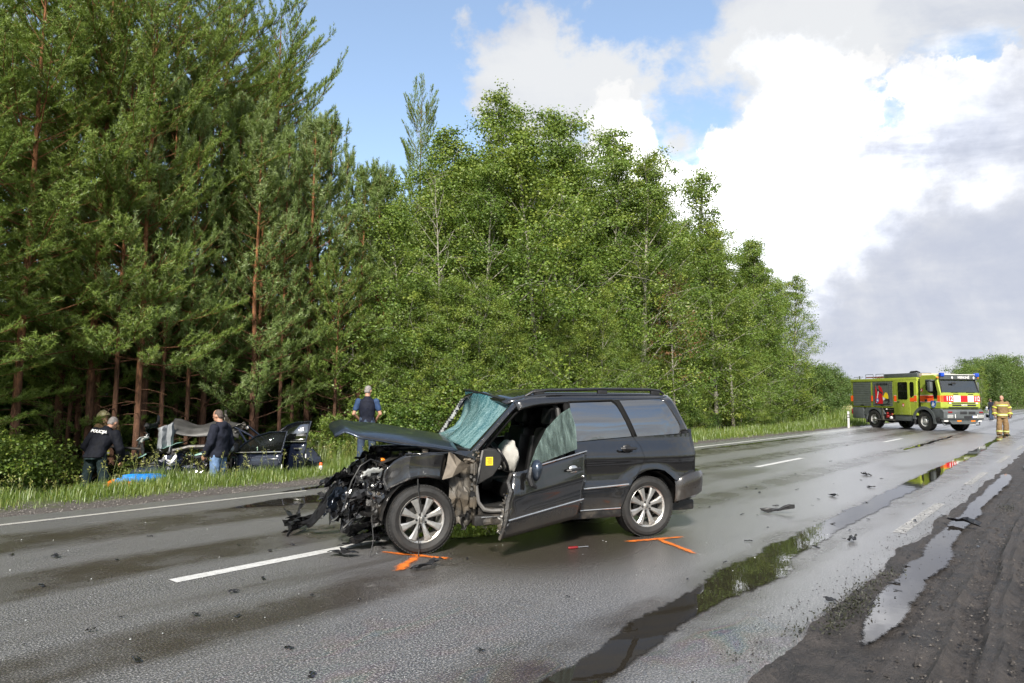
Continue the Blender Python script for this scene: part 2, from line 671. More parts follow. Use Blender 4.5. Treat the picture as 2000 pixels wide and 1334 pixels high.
def build_road():
    ss = [-40, -20, -10, -5] + [i * 0.25 for i in range(-8, 121)] + [35, 40, 50, 60, 80, 110, 150, 220, 320, 420]
    rows = []
    for s in ss:
        er = -1.46 + 0.09 * nz(s, 0, 1.3, 3) + 0.05 * nz(s, 0, 4.5, 5)
        el = -10.25 + 0.12 * nz(s, 0, 0.8, 9) + 0.05 * nz(s, 0, 3.7, 2)
        rows.append([(s, -el, -0.05), (s, -el - 0.05, 0.0), (s, 5.8, 0.0), (s, -er + 0.04, 0.0), (s, -er, -0.045)])
    mb = MB()
    mb.grid(rows)
    o = mb.build('road', road_material(), smooth=False, rot=(0, 0, ROAD_RZ))
    tag(o, kind='structure')
    return o


road = build_road()


def paint_material(name, color, wear=0.5, streak=False):
    m, t, out = new_mat(name)
    oc = t.new('ShaderNodeTexCoord').outputs['Object']
    n1 = t.noise(oc, 14.0, 7, 0.7)
    n2 = t.noise(oc, 130.0, 3, 0.6)
    k = t.math('ADD', t.math('MULTIPLY', n1, 0.6), t.math('MULTIPLY', n2, 0.4))
    keep = t.ramp(k, wear - 0.10, wear + 0.04)
    c = t.mix(t.ramp(n1, 0.3, 0.7), tuple(v * 0.75 for v in color), color)
    b = principled(t, c, 0.42, 0, 0.4, 0.0, t.bump(t.math('ADD', t.math('MULTIPLY', t.voro(oc, 95.0), -0.9), n2), 0.4, 0.005))
    tr = t.new('ShaderNodeBsdfTransparent')
    mx = t.new('ShaderNodeMixShader')
    if streak:                                  # spray paint: fades towards the edge of the stroke
        at = t.new('ShaderNodeAttribute')
        at.attribute_name = 'edge'
        e = t.math('ADD', at.outputs['Fac'], t.math('MULTIPLY', t.math('SUBTRACT', k, 0.5), 2.8))
        keep = t.ramp(e, 0.18, 0.75, 0.0, 0.95)
    t.link(keep, mx.inputs[0])
    t.link(tr.outputs[0], mx.inputs[1])
    t.link(b.outputs[0], mx.inputs[2])
    t.link(mx.outputs[0], out.inputs[0])
    return m


line_mat = paint_material('road_paint_white', (0.62, 0.62, 0.60), 0.40)
line_old = paint_material('road_paint_worn', (0.40, 0.39, 0.37), 0.50)
orange_mat = paint_material('spray_paint_orange', (0.80, 0.20, 0.03), 0.4, True)


line_side = paint_material('road_paint_dirty', (0.44, 0.43, 0.39), 0.41)


def marking(name, s0, s1, t0, w, m, z=0.004):
    mb = MB()
    n = max(2, int((s1 - s0) / 0.4))
    rows = []
    for i in range(n + 1):
        s = lerp(s0, s1, i / n)
        j = 0.006 * nz(s, t0, 6, 4)
        rows.append([(s, -t0 + w / 2 + j, z), (s, -t0 - w / 2 + j, z)])
    mb.grid(rows)
    o = mb.build(name, m, road, smooth=False)
    o['kind'] = 'structure'
    return o


k = 0
for i in range(-1, 12):
    s0 = 2.6 + 12.85 * i
    marking('centre_line_dash', s0, s0 + 3.25, -5.74, 0.14, line_mat)
for i in range(0, 40):
    s0 = 8.95 + 6.0 * i
    marking('edge_line_dash', s0, s0 + 2.95, -1.70, 0.13, line_old)
marking('edge_line', -8, 6.4, -9.62, 0.105, line_side)
marking('edge_line', 9.5, 15.5, -9.60, 0.11, line_old)
marking('edge_line', 16.5, 120, -9.5, 0.13, line_mat)


def stroke(mb_rows, p0, p1, w, n=14, seed=0):
    (s0, t0), (s1, t1) = p0, p1
    dx, dy = s1 - s0, t1 - t0
    L = math.hypot(dx, dy)
    nx, ny = -dy / L, dx / L
    vs, fs, ed = [], [], []
    for i in range(n + 1):
        f = i / n
        ww = w * (0.75 + 0.35 * nz(f * 3, seed, 1.5, seed)) * (0.75 + 0.25 * math.sin(math.pi * min(1, f * 1.1)))
        for j in range(5):
            a = (j / 4 - 0.5) * ww
            vs.append((s0 + dx * f + nx * a, -(t0 + dy * f + ny * a), 0.008))
            endf = min(1, min(f, 1 - f) * 7)
            ed.append((1 - abs(j / 2 - 1)) * 0.9 * (0.35 + 0.65 * endf))
    for i in range(n):
        for j in range(4):
            fs.append([i * 5 + j, i * 5 + j + 1, (i + 1) * 5 + j + 1, (i + 1) * 5 + j])
    return vs, fs, ed


def paint_mark(label, strokes, seed):
    V, F, E = [], [], []
    for i, (a, b, w) in enumerate(strokes):
        v, f, e = stroke(None, a, b, w, seed=seed + i)
        v = [(p[0], p[1], p[2] + 0.002 * i) for p in v]
        F += [[q + len(V) for q in ff] for ff in f]
        V += v
        E += e
    me = npmesh('paint_mark', V, F, [orange_mat])
    at = me.attributes.new('edge', 'FLOAT', 'POINT')
    at.data.foreach_set('value', E)
    o = link('paint_mark', me, None, None, (0, 0, ROAD_RZ))
    tag(o, label, 'paint mark', 'orange measuring marks sprayed on the asphalt')


paint_mark('orange spray paint T on the asphalt under the front wheel of the black SUV',
           [((4.40, -5.30), (4.64, -4.58), 0.17), ((4.49, -4.90), (3.99, -4.62), 0.22)], 1)
paint_mark('orange spray paint T on the asphalt under the rear wheel of the black SUV',
           [((6.40, -3.78), (7.06, -3.43), 0.18), ((6.78, -3.62), (6.37, -2.97), 0.16)], 5)


# puddles: strips of standing water with soft, broken edges
def water_material(name, deep, edge_noise=6.0, muddy=False):
    m, t, out = new_mat(name)
    oc = t.new('ShaderNodeTexCoord').outputs['Object']
    at = t.new('ShaderNodeAttribute')
    at.attribute_name = 'edge'
    n1 = t.noise(oc, edge_noise, 7, 0.68)
    n2 = t.noise(oc, 55.0, 3, 0.6)
    k = t.math('ADD', at.outputs['Fac'], t.math('MULTIPLY', t.math('SUBTRACT', n1, 0.5), 1.1))
    k = t.math('ADD', k, t.math('MULTIPLY', t.math('SUBTRACT', n2, 0.5), 0.35))
    keep = t.ramp(k, 0.22, 0.52)
    ripple = t.bump(t.noise(oc, 7.0, 2, 0.5), 0.035, 0.01)
    b = principled(t, deep, 0.015, 0, 0.5, 0, ripple)
    b.inputs['IOR'].default_value = 1.36
    tr = t.new('ShaderNodeBsdfTransparent')
    mx = t.new('ShaderNodeMixShader')
    t.link(keep, mx.inputs[0])
    t.link(tr.outputs[0], mx.inputs[1])
    t.link(b.outputs[0], mx.inputs[2])
    t.link(mx.outputs[0], out.inputs[0])
    return m


puddle_mat = water_material('puddle_water', (0.020, 0.017, 0.013))
mud_water = water_material('muddy_water', (0.030, 0.026, 0.023), 9.0)


def puddle(name, label, pts, m, z=0.006, step=0.12):
    """pts: (s, centre t, half width)"""
    V, F, E = [], [], []
    S0, S1 = pts[0][0], pts[-1][0]
    n = max(6, int((S1 - S0) / step))
    for i in range(n + 1):
        s = lerp(S0, S1, i / n)
        for a, b in zip(pts, pts[1:]):
            if a[0] <= s <= b[0] + 1e-6:
                f = (s - a[0]) / (b[0] - a[0])
                f = f * f * (3 - 2 * f)
                tc, hw = lerp(a[1], b[1], f), lerp(a[2], b[2], f)
                break
        tc += 0.05 * nz(s, 1, 1.1, 8)
        hw *= 1.0 + 0.35 * nz(s, 3, 1.7, 6)
        endf = min(1, min(s - S0, S1 - s) / 0.5)
        for j in range(9):
            v = j / 8 * 2 - 1
            V.append((s, -(tc + v * hw * 1.25), z))
            E.append((1 - abs(v)) * 1.35 * endf)
    for i in range(n):
        for j in range(8):
            F.append([i * 9 + j, i * 9 + j + 1, (i + 1) * 9 + j + 1, (i + 1) * 9 + j])
    me = npmesh(name, V, F, [m])
    at = me.attributes.new('edge', 'FLOAT', 'POINT')
    at.data.foreach_set('value', E)
    o = link(name, me, None, None, (0, 0, ROAD_RZ))
    tag(o, label, None, None, 'structure')
    return o


puddle('puddle', None, [(2.3, -2.2, .06), (3.2, -2.2, .15), (4.4, -2.27, .15), (5.2, -2.29, .18), (6.2, -2.30, .25), (7.4, -2.4, .17), (9.0, -2.4, .16), (11.5, -2.42, .17), (14.5, -2.42, .18), (18.5, -2.52, .12), (23, -2.55, .16), (30, -2.7, .10), (38.5, -2.8, .16), (40, -2.8, .1)], puddle_mat)
puddle('puddle', None, [(4.6, -1.1, .05), (5.3, -1.13, .10), (6.2, -1.18, .12), (7.6, -1.18, .13), (8.6, -1.22, .11), (9.6, -1.25, .09), (11, -1.24, .10), (13, -1.25, .09), (15.5, -1.24, .11), (17.8, -1.28, .08)], mud_water, 0.010)
puddle('puddle', None, [(18.8, -0.95, .1), (20.5, -0.95, .25), (23, -1.0, .12)], mud_water, 0.010)
puddle('puddle', None, [(4.6, -8.85, .1), (5.6, -8.8, .3), (6.8, -8.7, .42), (8.2, -8.6, .3), (9.2, -8.6, .1)], puddle_mat)
puddle('puddle', None, [(5.9, -9.75, .05), (6.9, -9.85, .16), (7.9, -9.8, .06)], puddle_mat)
puddle('puddle', None, [(19.5, -8.95, .06), (22, -8.95, .13), (26, -8.9, .10), (31, -8.95, .05)], puddle_mat)
puddle('puddle', None, [(24, -4.35, .04), (27, -4.4, .09), (33, -4.45, .09), (36, -4.5, .04)], puddle_mat)
puddle('puddle', None, [(4.9, -5.6, .2), (5.8, -5.5, .45), (6.9, -5.2, .4), (7.8, -5.0, .1)], puddle_mat)


# terrain: one sheet out to the horizon; verge and ditch on the left of the road
def ground_material():
    m, t, out = new_mat('verge_soil')
    oc = t.new('ShaderNodeTexCoord').outputs['Object']
    sep = t.new('ShaderNodeSeparateXYZ')
    t.link(oc, sep.inputs[0])
    x, y = sep.outputs['X'], sep.outputs['Y']
    n1 = t.noise(oc, 2.2, 7, 0.68)
    n2 = t.noise(oc, 45.0, 4, 0.65)
    yw = t.math('ADD', y, t.math('MULTIPLY', t.math('SUBTRACT', n1, 0.5), 1.6))
    gravel = t.mix(t.ramp(n2, 0.35, 0.7), (0.055, 0.048, 0.044), (0.16, 0.145, 0.13))
    gravel = t.mix(t.ramp(n1, 0.4, 0.65), gravel, (0.085, 0.075, 0.068))
    turf = t.mix(t.ramp(n2, 0.3, 0.7), (0.045, 0.07, 0.016), (0.13, 0.15, 0.045))
    forest = t.mix(n2, (0.03, 0.026, 0.014), (0.075, 0.06, 0.03))
    field = t.mix(t.ramp(t.noise(oc, 0.035, 6, 0.6), 0.4, 0.6), (0.36, 0.29, 0.10), (0.13, 0.19, 0.05))
    c = t.mix(t.ramp(yw, 10.75, 11.15), gravel, turf)
    c = t.mix(t.math('MULTIPLY', t.ramp(yw, 13.3, 15.0), t.ramp(x, 46, 56, 1, 0)), c, forest)
    c = t.mix(t.math('MULTIPLY', t.ramp(yw, 17, 24), t.ramp(x, 50, 62)), c, field)
    c = t.mix(t.ramp(yw, -30, -14, 1, 0), c, field)
    nrm = t.bump(t.math('ADD', n2, t.math('MULTIPLY', n1, 0.8)), 0.8, 0.03)
    b = principled(t, c, 0.75, 0, 0.3, 0, nrm)
    t.link(b.outputs[0], out.inputs[0])
    return m


def build_ground():
    ss = [-1500, -600, -250, -100, -50, -30, -20, -12] + [i * 0.5 for i in range(-16, 141)] + [75, 80, 90, 100, 120, 150, 200, 300, 500, 900, 1600, 3000]
    es = [-3000, -1200, -500, -200, -80, -30, -12, -4, 0, 4, 8, 9.6, 10.0, 10.3, 10.5] + [10.6 + 0.2 * i for i in range(30)] + [17, 18.5, 20, 23, 27, 32, 40, 60, 100, 200, 500, 1200, 3000]
    rows = []
    for s in ss:
        row = []
        for e in es:
            z = ground_z(s, -e)
            if -4 < e < 10.4: z = -0.06
            if e <= -4: z = -0.35
            if 10.4 < e < 16: z += 0.025 * nz(s, e, 1.8, 4) + 0.012 * nz(s, e, 6, 2)
            row.append((s, e, z))
        rows.append(row)
    mb = MB()
    mb.grid(rows)
    o = mb.build('ground', ground_material(), smooth=True, angle=60, rot=(0, 0, ROAD_RZ))
    return tag(o, kind='structure')


build_ground()


def dirt_material():
    m, t, out = new_mat('muddy_shoulder')
    oc = t.new('ShaderNodeTexCoord').outputs['Object']
    sep = t.new('ShaderNodeSeparateXYZ')
    t.link(oc, sep.inputs[0])
    x, y = sep.outputs['X'], sep.outputs['Y']
    stretch = t.map(oc, scl=(0.15, 1.0, 1.0))
    n1 = t.noise(oc, 3.0, 7, 0.7)
    n2 = t.noise(oc, 70.0, 5, 0.7)
    n3 = t.noise(stretch, 16.0, 5, 0.65)
    c = t.mix(t.ramp(n1, 0.35, 0.65), (0.019, 0.0165, 0.0155), (0.060, 0.052, 0.048))
    c = t.mix(t.math('MULTIPLY', t.ramp(n2, 0.6, 0.75), 0.5), c, (0.11, 0.10, 0.09))
    h = t.math('ADD', t.math('MULTIPLY', n1, 0.8), t.math('MULTIPLY', n2, 0.6))
    h = t.math('ADD', h, t.math('MULTIPLY', n3, 0.7))
    n4 = t.noise(oc, 28.0, 5, 0.7)
    c = t.mix(t.math('MULTIPLY', t.ramp(n4, 0.5, 0.7), 0.55), c, (0.085, 0.072, 0.062))
    c = t.mix(t.math('MULTIPLY', t.ramp(n4, 0.45, 0.3), 0.6), c, (0.016, 0.014, 0.013))
    r = t.mixf(t.ramp(n1, 0.35, 0.6), 0.48, 0.75)
    b = principled(t, c, r, 0, 0.4, 0, t.bump(h, 1.0, 0.035))
    t.link(b.outputs[0], out.inputs[0])
    return m


def build_dirt():
    ss = [-6, -4, -2, 0, .8] + [1.4 + i * 0.035 for i in range(200)] + [8.45 + i * .1 for i in range(120)] + [20.5 + i for i in range(30)] + [60, 80, 120, 200, 320, 420]
    es = [1.78, 1.7, 1.62] + [1.56 - i * .03 for i in range(72)] + [-.66, -.8, -1.0, -1.3, -1.8, -2.5, -3.3, -3.9]
    rows = []
    for s in ss:
        row = []
        for e in es:
            z = -0.014 + 0.016 * nz(s, e, 1.6, 7) + 0.011 * nz(s, e, 5.0, 3) + 0.009 * nz(s, e, 14.0, 6) + .004 * nz(s, e, 33, 2)
            w = e + 0.10 * math.sin(s * 0.42 + .4) + .03 * nz(s, 0, .9, 2)
            k_ = sm(0.98, 0.80, e)
            for c in (.70, .42, .10, -.22):              # wheel ruts with tread bars
                d = (w - c) / .085
                if abs(d) < 1.6:
                    g = math.exp(-d ** 4)
                    bars = math.sin(s * 78 + (1 if d > 0 else -1) * abs(d) * 1.8)
                    z += k_ * (-.034 * g + .026 * math.exp(-((abs(d) - 1.15) / .25) ** 2) + .013 * g * max(-.3, bars) * (0.7 + nz(s, c, 1.3, 5)))
            if e > 1.5: z -= 0.05 * (e - 1.5) / 0.25
            if 0.98 < e < 1.4: z -= 0.018
            z += 0.05 * sm(0.9, -1.5, e)
            row.append((s, e, z))
        rows.append(row)
    mb = MB()
    mb.grid(rows)
    o = mb.build('dirt_shoulder', dirt_material(), smooth=True, angle=70, rot=(0, 0, ROAD_RZ))
    return tag(o, kind='structure')


build_dirt()
# ------------------------------------------------------------------ vegetation
def leaf_material(name, cols, trans=0.35, gloss=0.05, rough=0.45, objvar=0.25):
    m, t, out = new_mat(name)
    at = t.new('ShaderNodeAttribute')
    at.attribute_name = 'tint'
    oi = t.new('ShaderNodeObjectInfo')
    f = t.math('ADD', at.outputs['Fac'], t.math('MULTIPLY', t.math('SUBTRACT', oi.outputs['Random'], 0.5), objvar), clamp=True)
    cr = t.new('ShaderNodeValToRGB')
    t.link(f, cr.inputs[0])
    el = cr.color_ramp.elements
    el[0].position = 0.0
    el[0].color = (*cols[0], 1)
    el[1].position = 1.0
    el[1].color = (*cols[-1], 1)
    for i, c in enumerate(cols[1:-1]):
        e = el.new((i + 1) / (len(cols) - 1))
        e.color = (*c, 1)
    d = t.new('ShaderNodeBsdfDiffuse')
    t.link(cr.outputs[0], d.inputs[0])
    tl = t.new('ShaderNodeBsdfTranslucent')
    t.link(t.mix(0.45, cr.outputs[0], (0.22, 0.30, 0.03)), tl.inputs[0])
    mx = t.new('ShaderNodeMixShader')
    mx.inputs[0].default_value = trans
    t.link(d.outputs[0], mx.inputs[1])
    t.link(tl.outputs[0], mx.inputs[2])
    g = t.new('ShaderNodeBsdfGlossy')
    g.inputs['Roughness'].default_value = rough
    g.inputs['Color'].default_value = (1, 1, 1, 1)
    mx2 = t.new('ShaderNodeMixShader')
    mx2.inputs[0].default_value = gloss
    t.link(mx.outputs[0], mx2.inputs[1])
    t.link(g.outputs[0], mx2.inputs[2])
    t.link(mx2.outputs[0], out.inputs[0])
    return m


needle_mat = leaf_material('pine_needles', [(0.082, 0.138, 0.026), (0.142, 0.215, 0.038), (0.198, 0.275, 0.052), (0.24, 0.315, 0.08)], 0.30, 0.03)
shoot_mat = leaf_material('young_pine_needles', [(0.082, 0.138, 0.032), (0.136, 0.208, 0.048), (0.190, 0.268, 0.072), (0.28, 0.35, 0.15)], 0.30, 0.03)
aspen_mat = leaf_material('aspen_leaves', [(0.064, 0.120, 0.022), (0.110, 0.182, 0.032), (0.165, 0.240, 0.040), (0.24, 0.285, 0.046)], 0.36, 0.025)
dead_mat = leaf_material('withered_leaves', [(0.09, 0.05, 0.02), (0.19, 0.085, 0.035), (0.24, 0.12, 0.05), (0.12, 0.15, 0.04)], 0.3, 0.04)
bush_mat = leaf_material('undergrowth_leaves', [(0.022, 0.055, 0.013), (0.045, 0.095, 0.018), (0.075, 0.14, 0.022), (0.13, 0.19, 0.03)], 0.35, 0.025)
willow_mat = leaf_material('willow_leaves', [(0.045, 0.085, 0.022), (0.078, 0.130, 0.034), (0.115, 0.175, 0.044), (0.16, 0.215, 0.055)], 0.34, 0.02)
grass_mat = leaf_material('grass_blades', [(0.065, 0.115, 0.015), (0.125, 0.195, 0.025), (0.20, 0.27, 0.038), (0.33, 0.32, 0.09)], 0.42, 0.05, objvar=0.0)


def bark_material(name, lowc, highc, h0, h1, scale=(14, 14, 3.0)):
    m, t, out = new_mat(name)
    oc = t.new('ShaderNodeTexCoord').outputs['Object']
    sep = t.new('ShaderNodeSeparateXYZ')
    t.link(oc, sep.inputs[0])
    n = t.noise(t.map(oc, scl=scale), 1.6, 6, 0.7)
    f = t.ramp(t.math('ADD', sep.outputs['Z'], t.math('MULTIPLY', n, 2.0)), h0, h1)
    c = t.mix(f, lowc, highc)
    c = t.mix(t.ramp(n, 0.35, 0.62, 0.75, 0.0), c, tuple(v * 0.35 for v in lowc))
    b = principled(t, c, 0.85, 0, 0.25, 0, t.bump(n, 0.9, 0.05))
    t.link(b.outputs[0], out.inputs[0])
    return m


pine_bark = bark_material('pine_bark', (0.14, 0.075, 0.048), (0.34, 0.15, 0.065), 2.5, 6.5)
aspen_bark = bark_material('aspen_bark', (0.16, 0.14, 0.105), (0.42, 0.40, 0.33), 0.5, 3.5, (6, 6, 9))
twig_bark = bark_material('twig_bark', (0.10, 0.07, 0.045), (0.20, 0.15, 0.10), 0.5, 4)


def tubes_np(paths, n=5):
    """paths: list of (pts[k,3], radii[k]) -> verts, quads"""
    V, F = [], []
    base = 0
    ang = np.arange(n) * 2 * np.pi / n
    ca, sa = np.cos(ang), np.sin(ang)
    for P, Rr in paths:
        P = np.asarray(P, float)
        k = len(P)
        T = np.gradient(P, axis=0)
        T /= np.linalg.norm(T, axis=1, keepdims=True) + 1e-9
        ref = np.array([0, 0, 1.0]) if abs(T[0, 2]) < 0.85 else np.array([1.0, 0, 0])
        A = np.cross(T, ref)
        A /= np.linalg.norm(A, axis=1, keepdims=True) + 1e-9
        B = np.cross(A, T)
        ring = P[:, None, :] + (A[:, None, :] * ca[None, :, None] + B[:, None, :] * sa[None, :, None]) * np.asarray(Rr)[:, None, None]
        V.append(ring.reshape(-1, 3))
        i = np.arange(k - 1)[:, None] * n
        j = np.arange(n)[None, :]
        jn = (j + 1) % n
        q = np.stack([i + j, i + jn, i + n + jn, i + n + j], -1).reshape(-1, 4) + base
        F.append(q)
        base += k * n
    return np.concatenate(V), np.concatenate(F)


def rand_unit(rng, n):
    v = rng.normal(size=(n, 3))
    return v / np.linalg.norm(v, axis=1, keepdims=True)


def leaves_np(rng, pos, size, droop=0.3, aspect=0.8, up=0.35, outward=None):
    """one folded leaf (two triangles) at each position"""
    n = len(pos)
    d = rand_unit(rng, n)
    d[:, 2] -= droop
    d /= np.linalg.norm(d, axis=1, keepdims=True)
    nrm = rand_unit(rng, n)
    if outward is not None: nrm = nrm * 0.55 + outward
    nrm[:, 2] += up
    if outward is not None: d = d - nrm * (np.sum(d * nrm, 1) / np.sum(nrm * nrm, 1))[:, None] * 0.8
    d /= np.linalg.norm(d, axis=1, keepdims=True) + 1e-9
    side = np.cross(d, nrm)
    side /= np.linalg.norm(side, axis=1, keepdims=True) + 1e-9
    nn = np.cross(side, d)
    L = (size * rng.uniform(0.65, 1.3, n))[:, None]
    W = L * aspect * 0.5
    a = pos
    tip = pos + d * L
    mid = pos + d * L * 0.45
    l = mid + side * W + nn * W * 0.25
    r = mid - side * W + nn * W * 0.25
    V = np.stack([a, l, tip, r], 1).reshape(-1, 3)
    b = np.arange(n)[:, None] * 4
    F = np.concatenate([b + np.array([[0, 1, 2]]), b + np.array([[0, 2, 3]])], 1).reshape(-1, 3)
    return V, F


def needles_np(rng, pos, dirs, per, length, width, spread=0.75):
    n = len(pos)
    p = np.repeat(pos, per, 0)
    d = np.repeat(dirs, per, 0)
    r = rand_unit(rng, n * per)
    nd = d * rng.uniform(0.35, 1.0, (n * per, 1)) + r * spread
    nd /= np.linalg.norm(nd, axis=1, keepdims=True)
    L = length * rng.uniform(0.7, 1.25, (n * per, 1))
    base = p + d * rng.uniform(-0.06, 0.06, (n * per, 1))
    ax = p * np.array([1, 1, 0.0])
    ax = ax / (np.linalg.norm(ax, axis=1, keepdims=True) + 1e-6)
    side = np.cross(nd, rand_unit(rng, n * per) * 0.7 + ax * 0.6 + np.array([0, 0, 0.8]))
    side /= np.linalg.norm(side, axis=1, keepdims=True) + 1e-9
    V = np.stack([base - side * width * 0.5, base + side * width * 0.5, base + nd * L], 1).reshape(-1, 3)
    F = np.arange(n * per * 3).reshape(-1, 3)
    return V, F


def make_pine(seed, H, base_frac, Lmax, rad, per=15, young=False, top_round=False, dead=8, step=0.5, lean=0.25):
    rng = np.random.default_rng(seed)
    paths = []
    k = 14
    zz = np.linspace(0, 1, k)
    wob = np.cumsum(rng.normal(0, lean * 0.05, (k, 2)), 0)
    trunk = np.column_stack([wob[:, 0], wob[:, 1], zz * H])
    trunk[0, :2] = 0
    tr = rad * (1 - zz * 0.88) ** 0.9
    tr[0] *= 1.3
    paths.append((trunk, tr))

    def tpos(h):
        return np.array([np.interp(h, trunk[:, 2], trunk[:, 0]), np.interp(h, trunk[:, 2], trunk[:, 1]), h])
    tp, td, tt = [], [], []
    h = H * base_frac
    while h < H * 0.985:
        f = (h - H * base_frac) / (H * (1 - base_frac))
        if top_round:
            L = Lmax * (0.45 + 0.75 * math.sin(math.pi * min(1, 0.25 + f * 0.72))) * (1.0 if f < 0.85 else 0.75)
        elif young:
            L = Lmax * (1 - f) ** 0.75 + 0.18
        else:
            L = Lmax * (0.55 + 0.6 * math.sin(math.pi * (0.2 + 0.62 * f))) * (1 - 0.45 * f)
        nb = rng.integers(4, 6)
        a0 = rng.uniform(0, 6.28)
        for b in range(nb):
            az = a0 + b * 6.283 / nb + rng.normal(0, 0.25)
            l = L * rng.uniform(0.6, 1.2)
            el = (lerp(0.08, 0.95, f) if not young else lerp(0.15, 1.05, f ** 1.3)) + rng.normal(0, 0.12)
            o = tpos(h + rng.normal(0, 0.06))
            m = 5
            u = np.linspace(0, 1, m)
            hor = l * u * math.cos(el)
            ver = l * (u * math.sin(el) + 0.28 * u ** 2 - (0.14 * u if not young else 0.0))
            bend = rng.normal(0, 0.18) * l * u ** 2
            ca, sa = math.cos(az), math.sin(az)
            P = o + np.column_stack([hor * ca - bend * sa, hor * sa + bend * ca, ver])
            br = max(0.006, 0.018 * l / max(Lmax, 0.5)) * (1 - u * 0.8) * (rad / 0.11) ** 0.5
            paths.append((P, br))
            # twigs
            nt = max(4, int(l * 8.5))
            for q in range(nt):
                w = rng.uniform(0.28, 1.0) ** 0.8
                pw = np.array([np.interp(w, u, P[:, i]) for i in range(3)])
                dirb = P[-1] - P[-2]
                dirb = dirb / (np.linalg.norm(dirb) + 1e-9)
                sd = np.array([-sa, ca, 0.0]) * rng.choice([-1, 1]) * rng.uniform(0.4, 1.1)
                dd = dirb + sd + np.array([0, 0, rng.uniform(-0.1, 0.45) + (0.35 if young else 0)])
                dd /= np.linalg.norm(dd)
                tl = l * 0.24 * (1.15 - w) + rng.uniform(0.12, 0.28)
                if rng.random() < 0.3: paths.append((np.array([pw, pw + dd * tl]), np.array([0.006, 0.003])))
                ns = max(2, int(tl / 0.13))
                cl = rng.normal(0, 0.12)
                for s_ in range(ns):
                    g = (s_ + 0.6) / ns
                    tp.append(pw + dd * tl * g + np.array([0, 0, 0.06 * g * g]))
                    td.append(dd + np.array([0, 0, 0.25 * g]))
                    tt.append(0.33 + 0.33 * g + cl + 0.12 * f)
            # branch tip
            dd = P[-1] - P[-2]
            dd /= np.linalg.norm(dd) + 1e-9
            for s_ in range(3):
                tp.append(P[-1] + dd * 0.07 * s_)
                td.append(dd)
                tt.append(0.65 + rng.normal(0, 0.1))
            if young and f > 0.35:                 # pale upright candles
                for s_ in range(5):
                    tp.append(P[-1] + np.array([0, 0, 0.06 * s_]) + dd * 0.02 * s_)
                    td.append(np.array([0, 0, 1.0]))
                    tt.append(0.85 + rng.normal(0, 0.06))
        h += step * rng.uniform(0.7, 1.25) * (0.8 if young else 1.0)
    for s_ in range(9):                            # leader
        tp.append(tpos(H * 0.985) + np.array([0, 0, 0.06 * s_ - 0.15]))
        td.append(np.array([0, 0, 1.0]))
        tt.append(0.85)
    for q in range(dead):                          # bare dead branches below the crown
        hh = H * base_frac * rng.uniform(0.25, 1.0)
        az = rng.uniform(0, 6.28)
        l = rng.uniform(0.5, 1.5)
        u = np.linspace(0, 1, 4)
        P = tpos(hh) + np.column_stack([l * u * math.cos(az), l * u * math.sin(az), l * (0.1 * u - 0.3 * u * u + rng.normal(0, .05, 4) * u)])
        paths.append((P, 0.014 * (1 - 0.8 * u)))
    tp, td, tt = np.array(tp), np.array(td), np.array(tt)
    td /= np.linalg.norm(td, axis=1, keepdims=True)
    V, F = needles_np(rng, tp, td, per, 0.105 if not young else 0.10, 0.017, 0.95)
    tint = np.clip(np.repeat(tt, per) + rng.normal(0, 0.08, len(tt) * per), 0, 1)
    crown = npmesh('crown', V, F, [shoot_mat if young else needle_mat], tint=tint)
    V, F = tubes_np(paths[:1], 9)
    V2, F2 = tubes_np(paths[1:], 4)
    V, F = np.concatenate([V, V2]), np.concatenate([F, F2 + len(V)])
    return npmesh('trunk', V, F, [pine_bark], smooth=True), crown, H


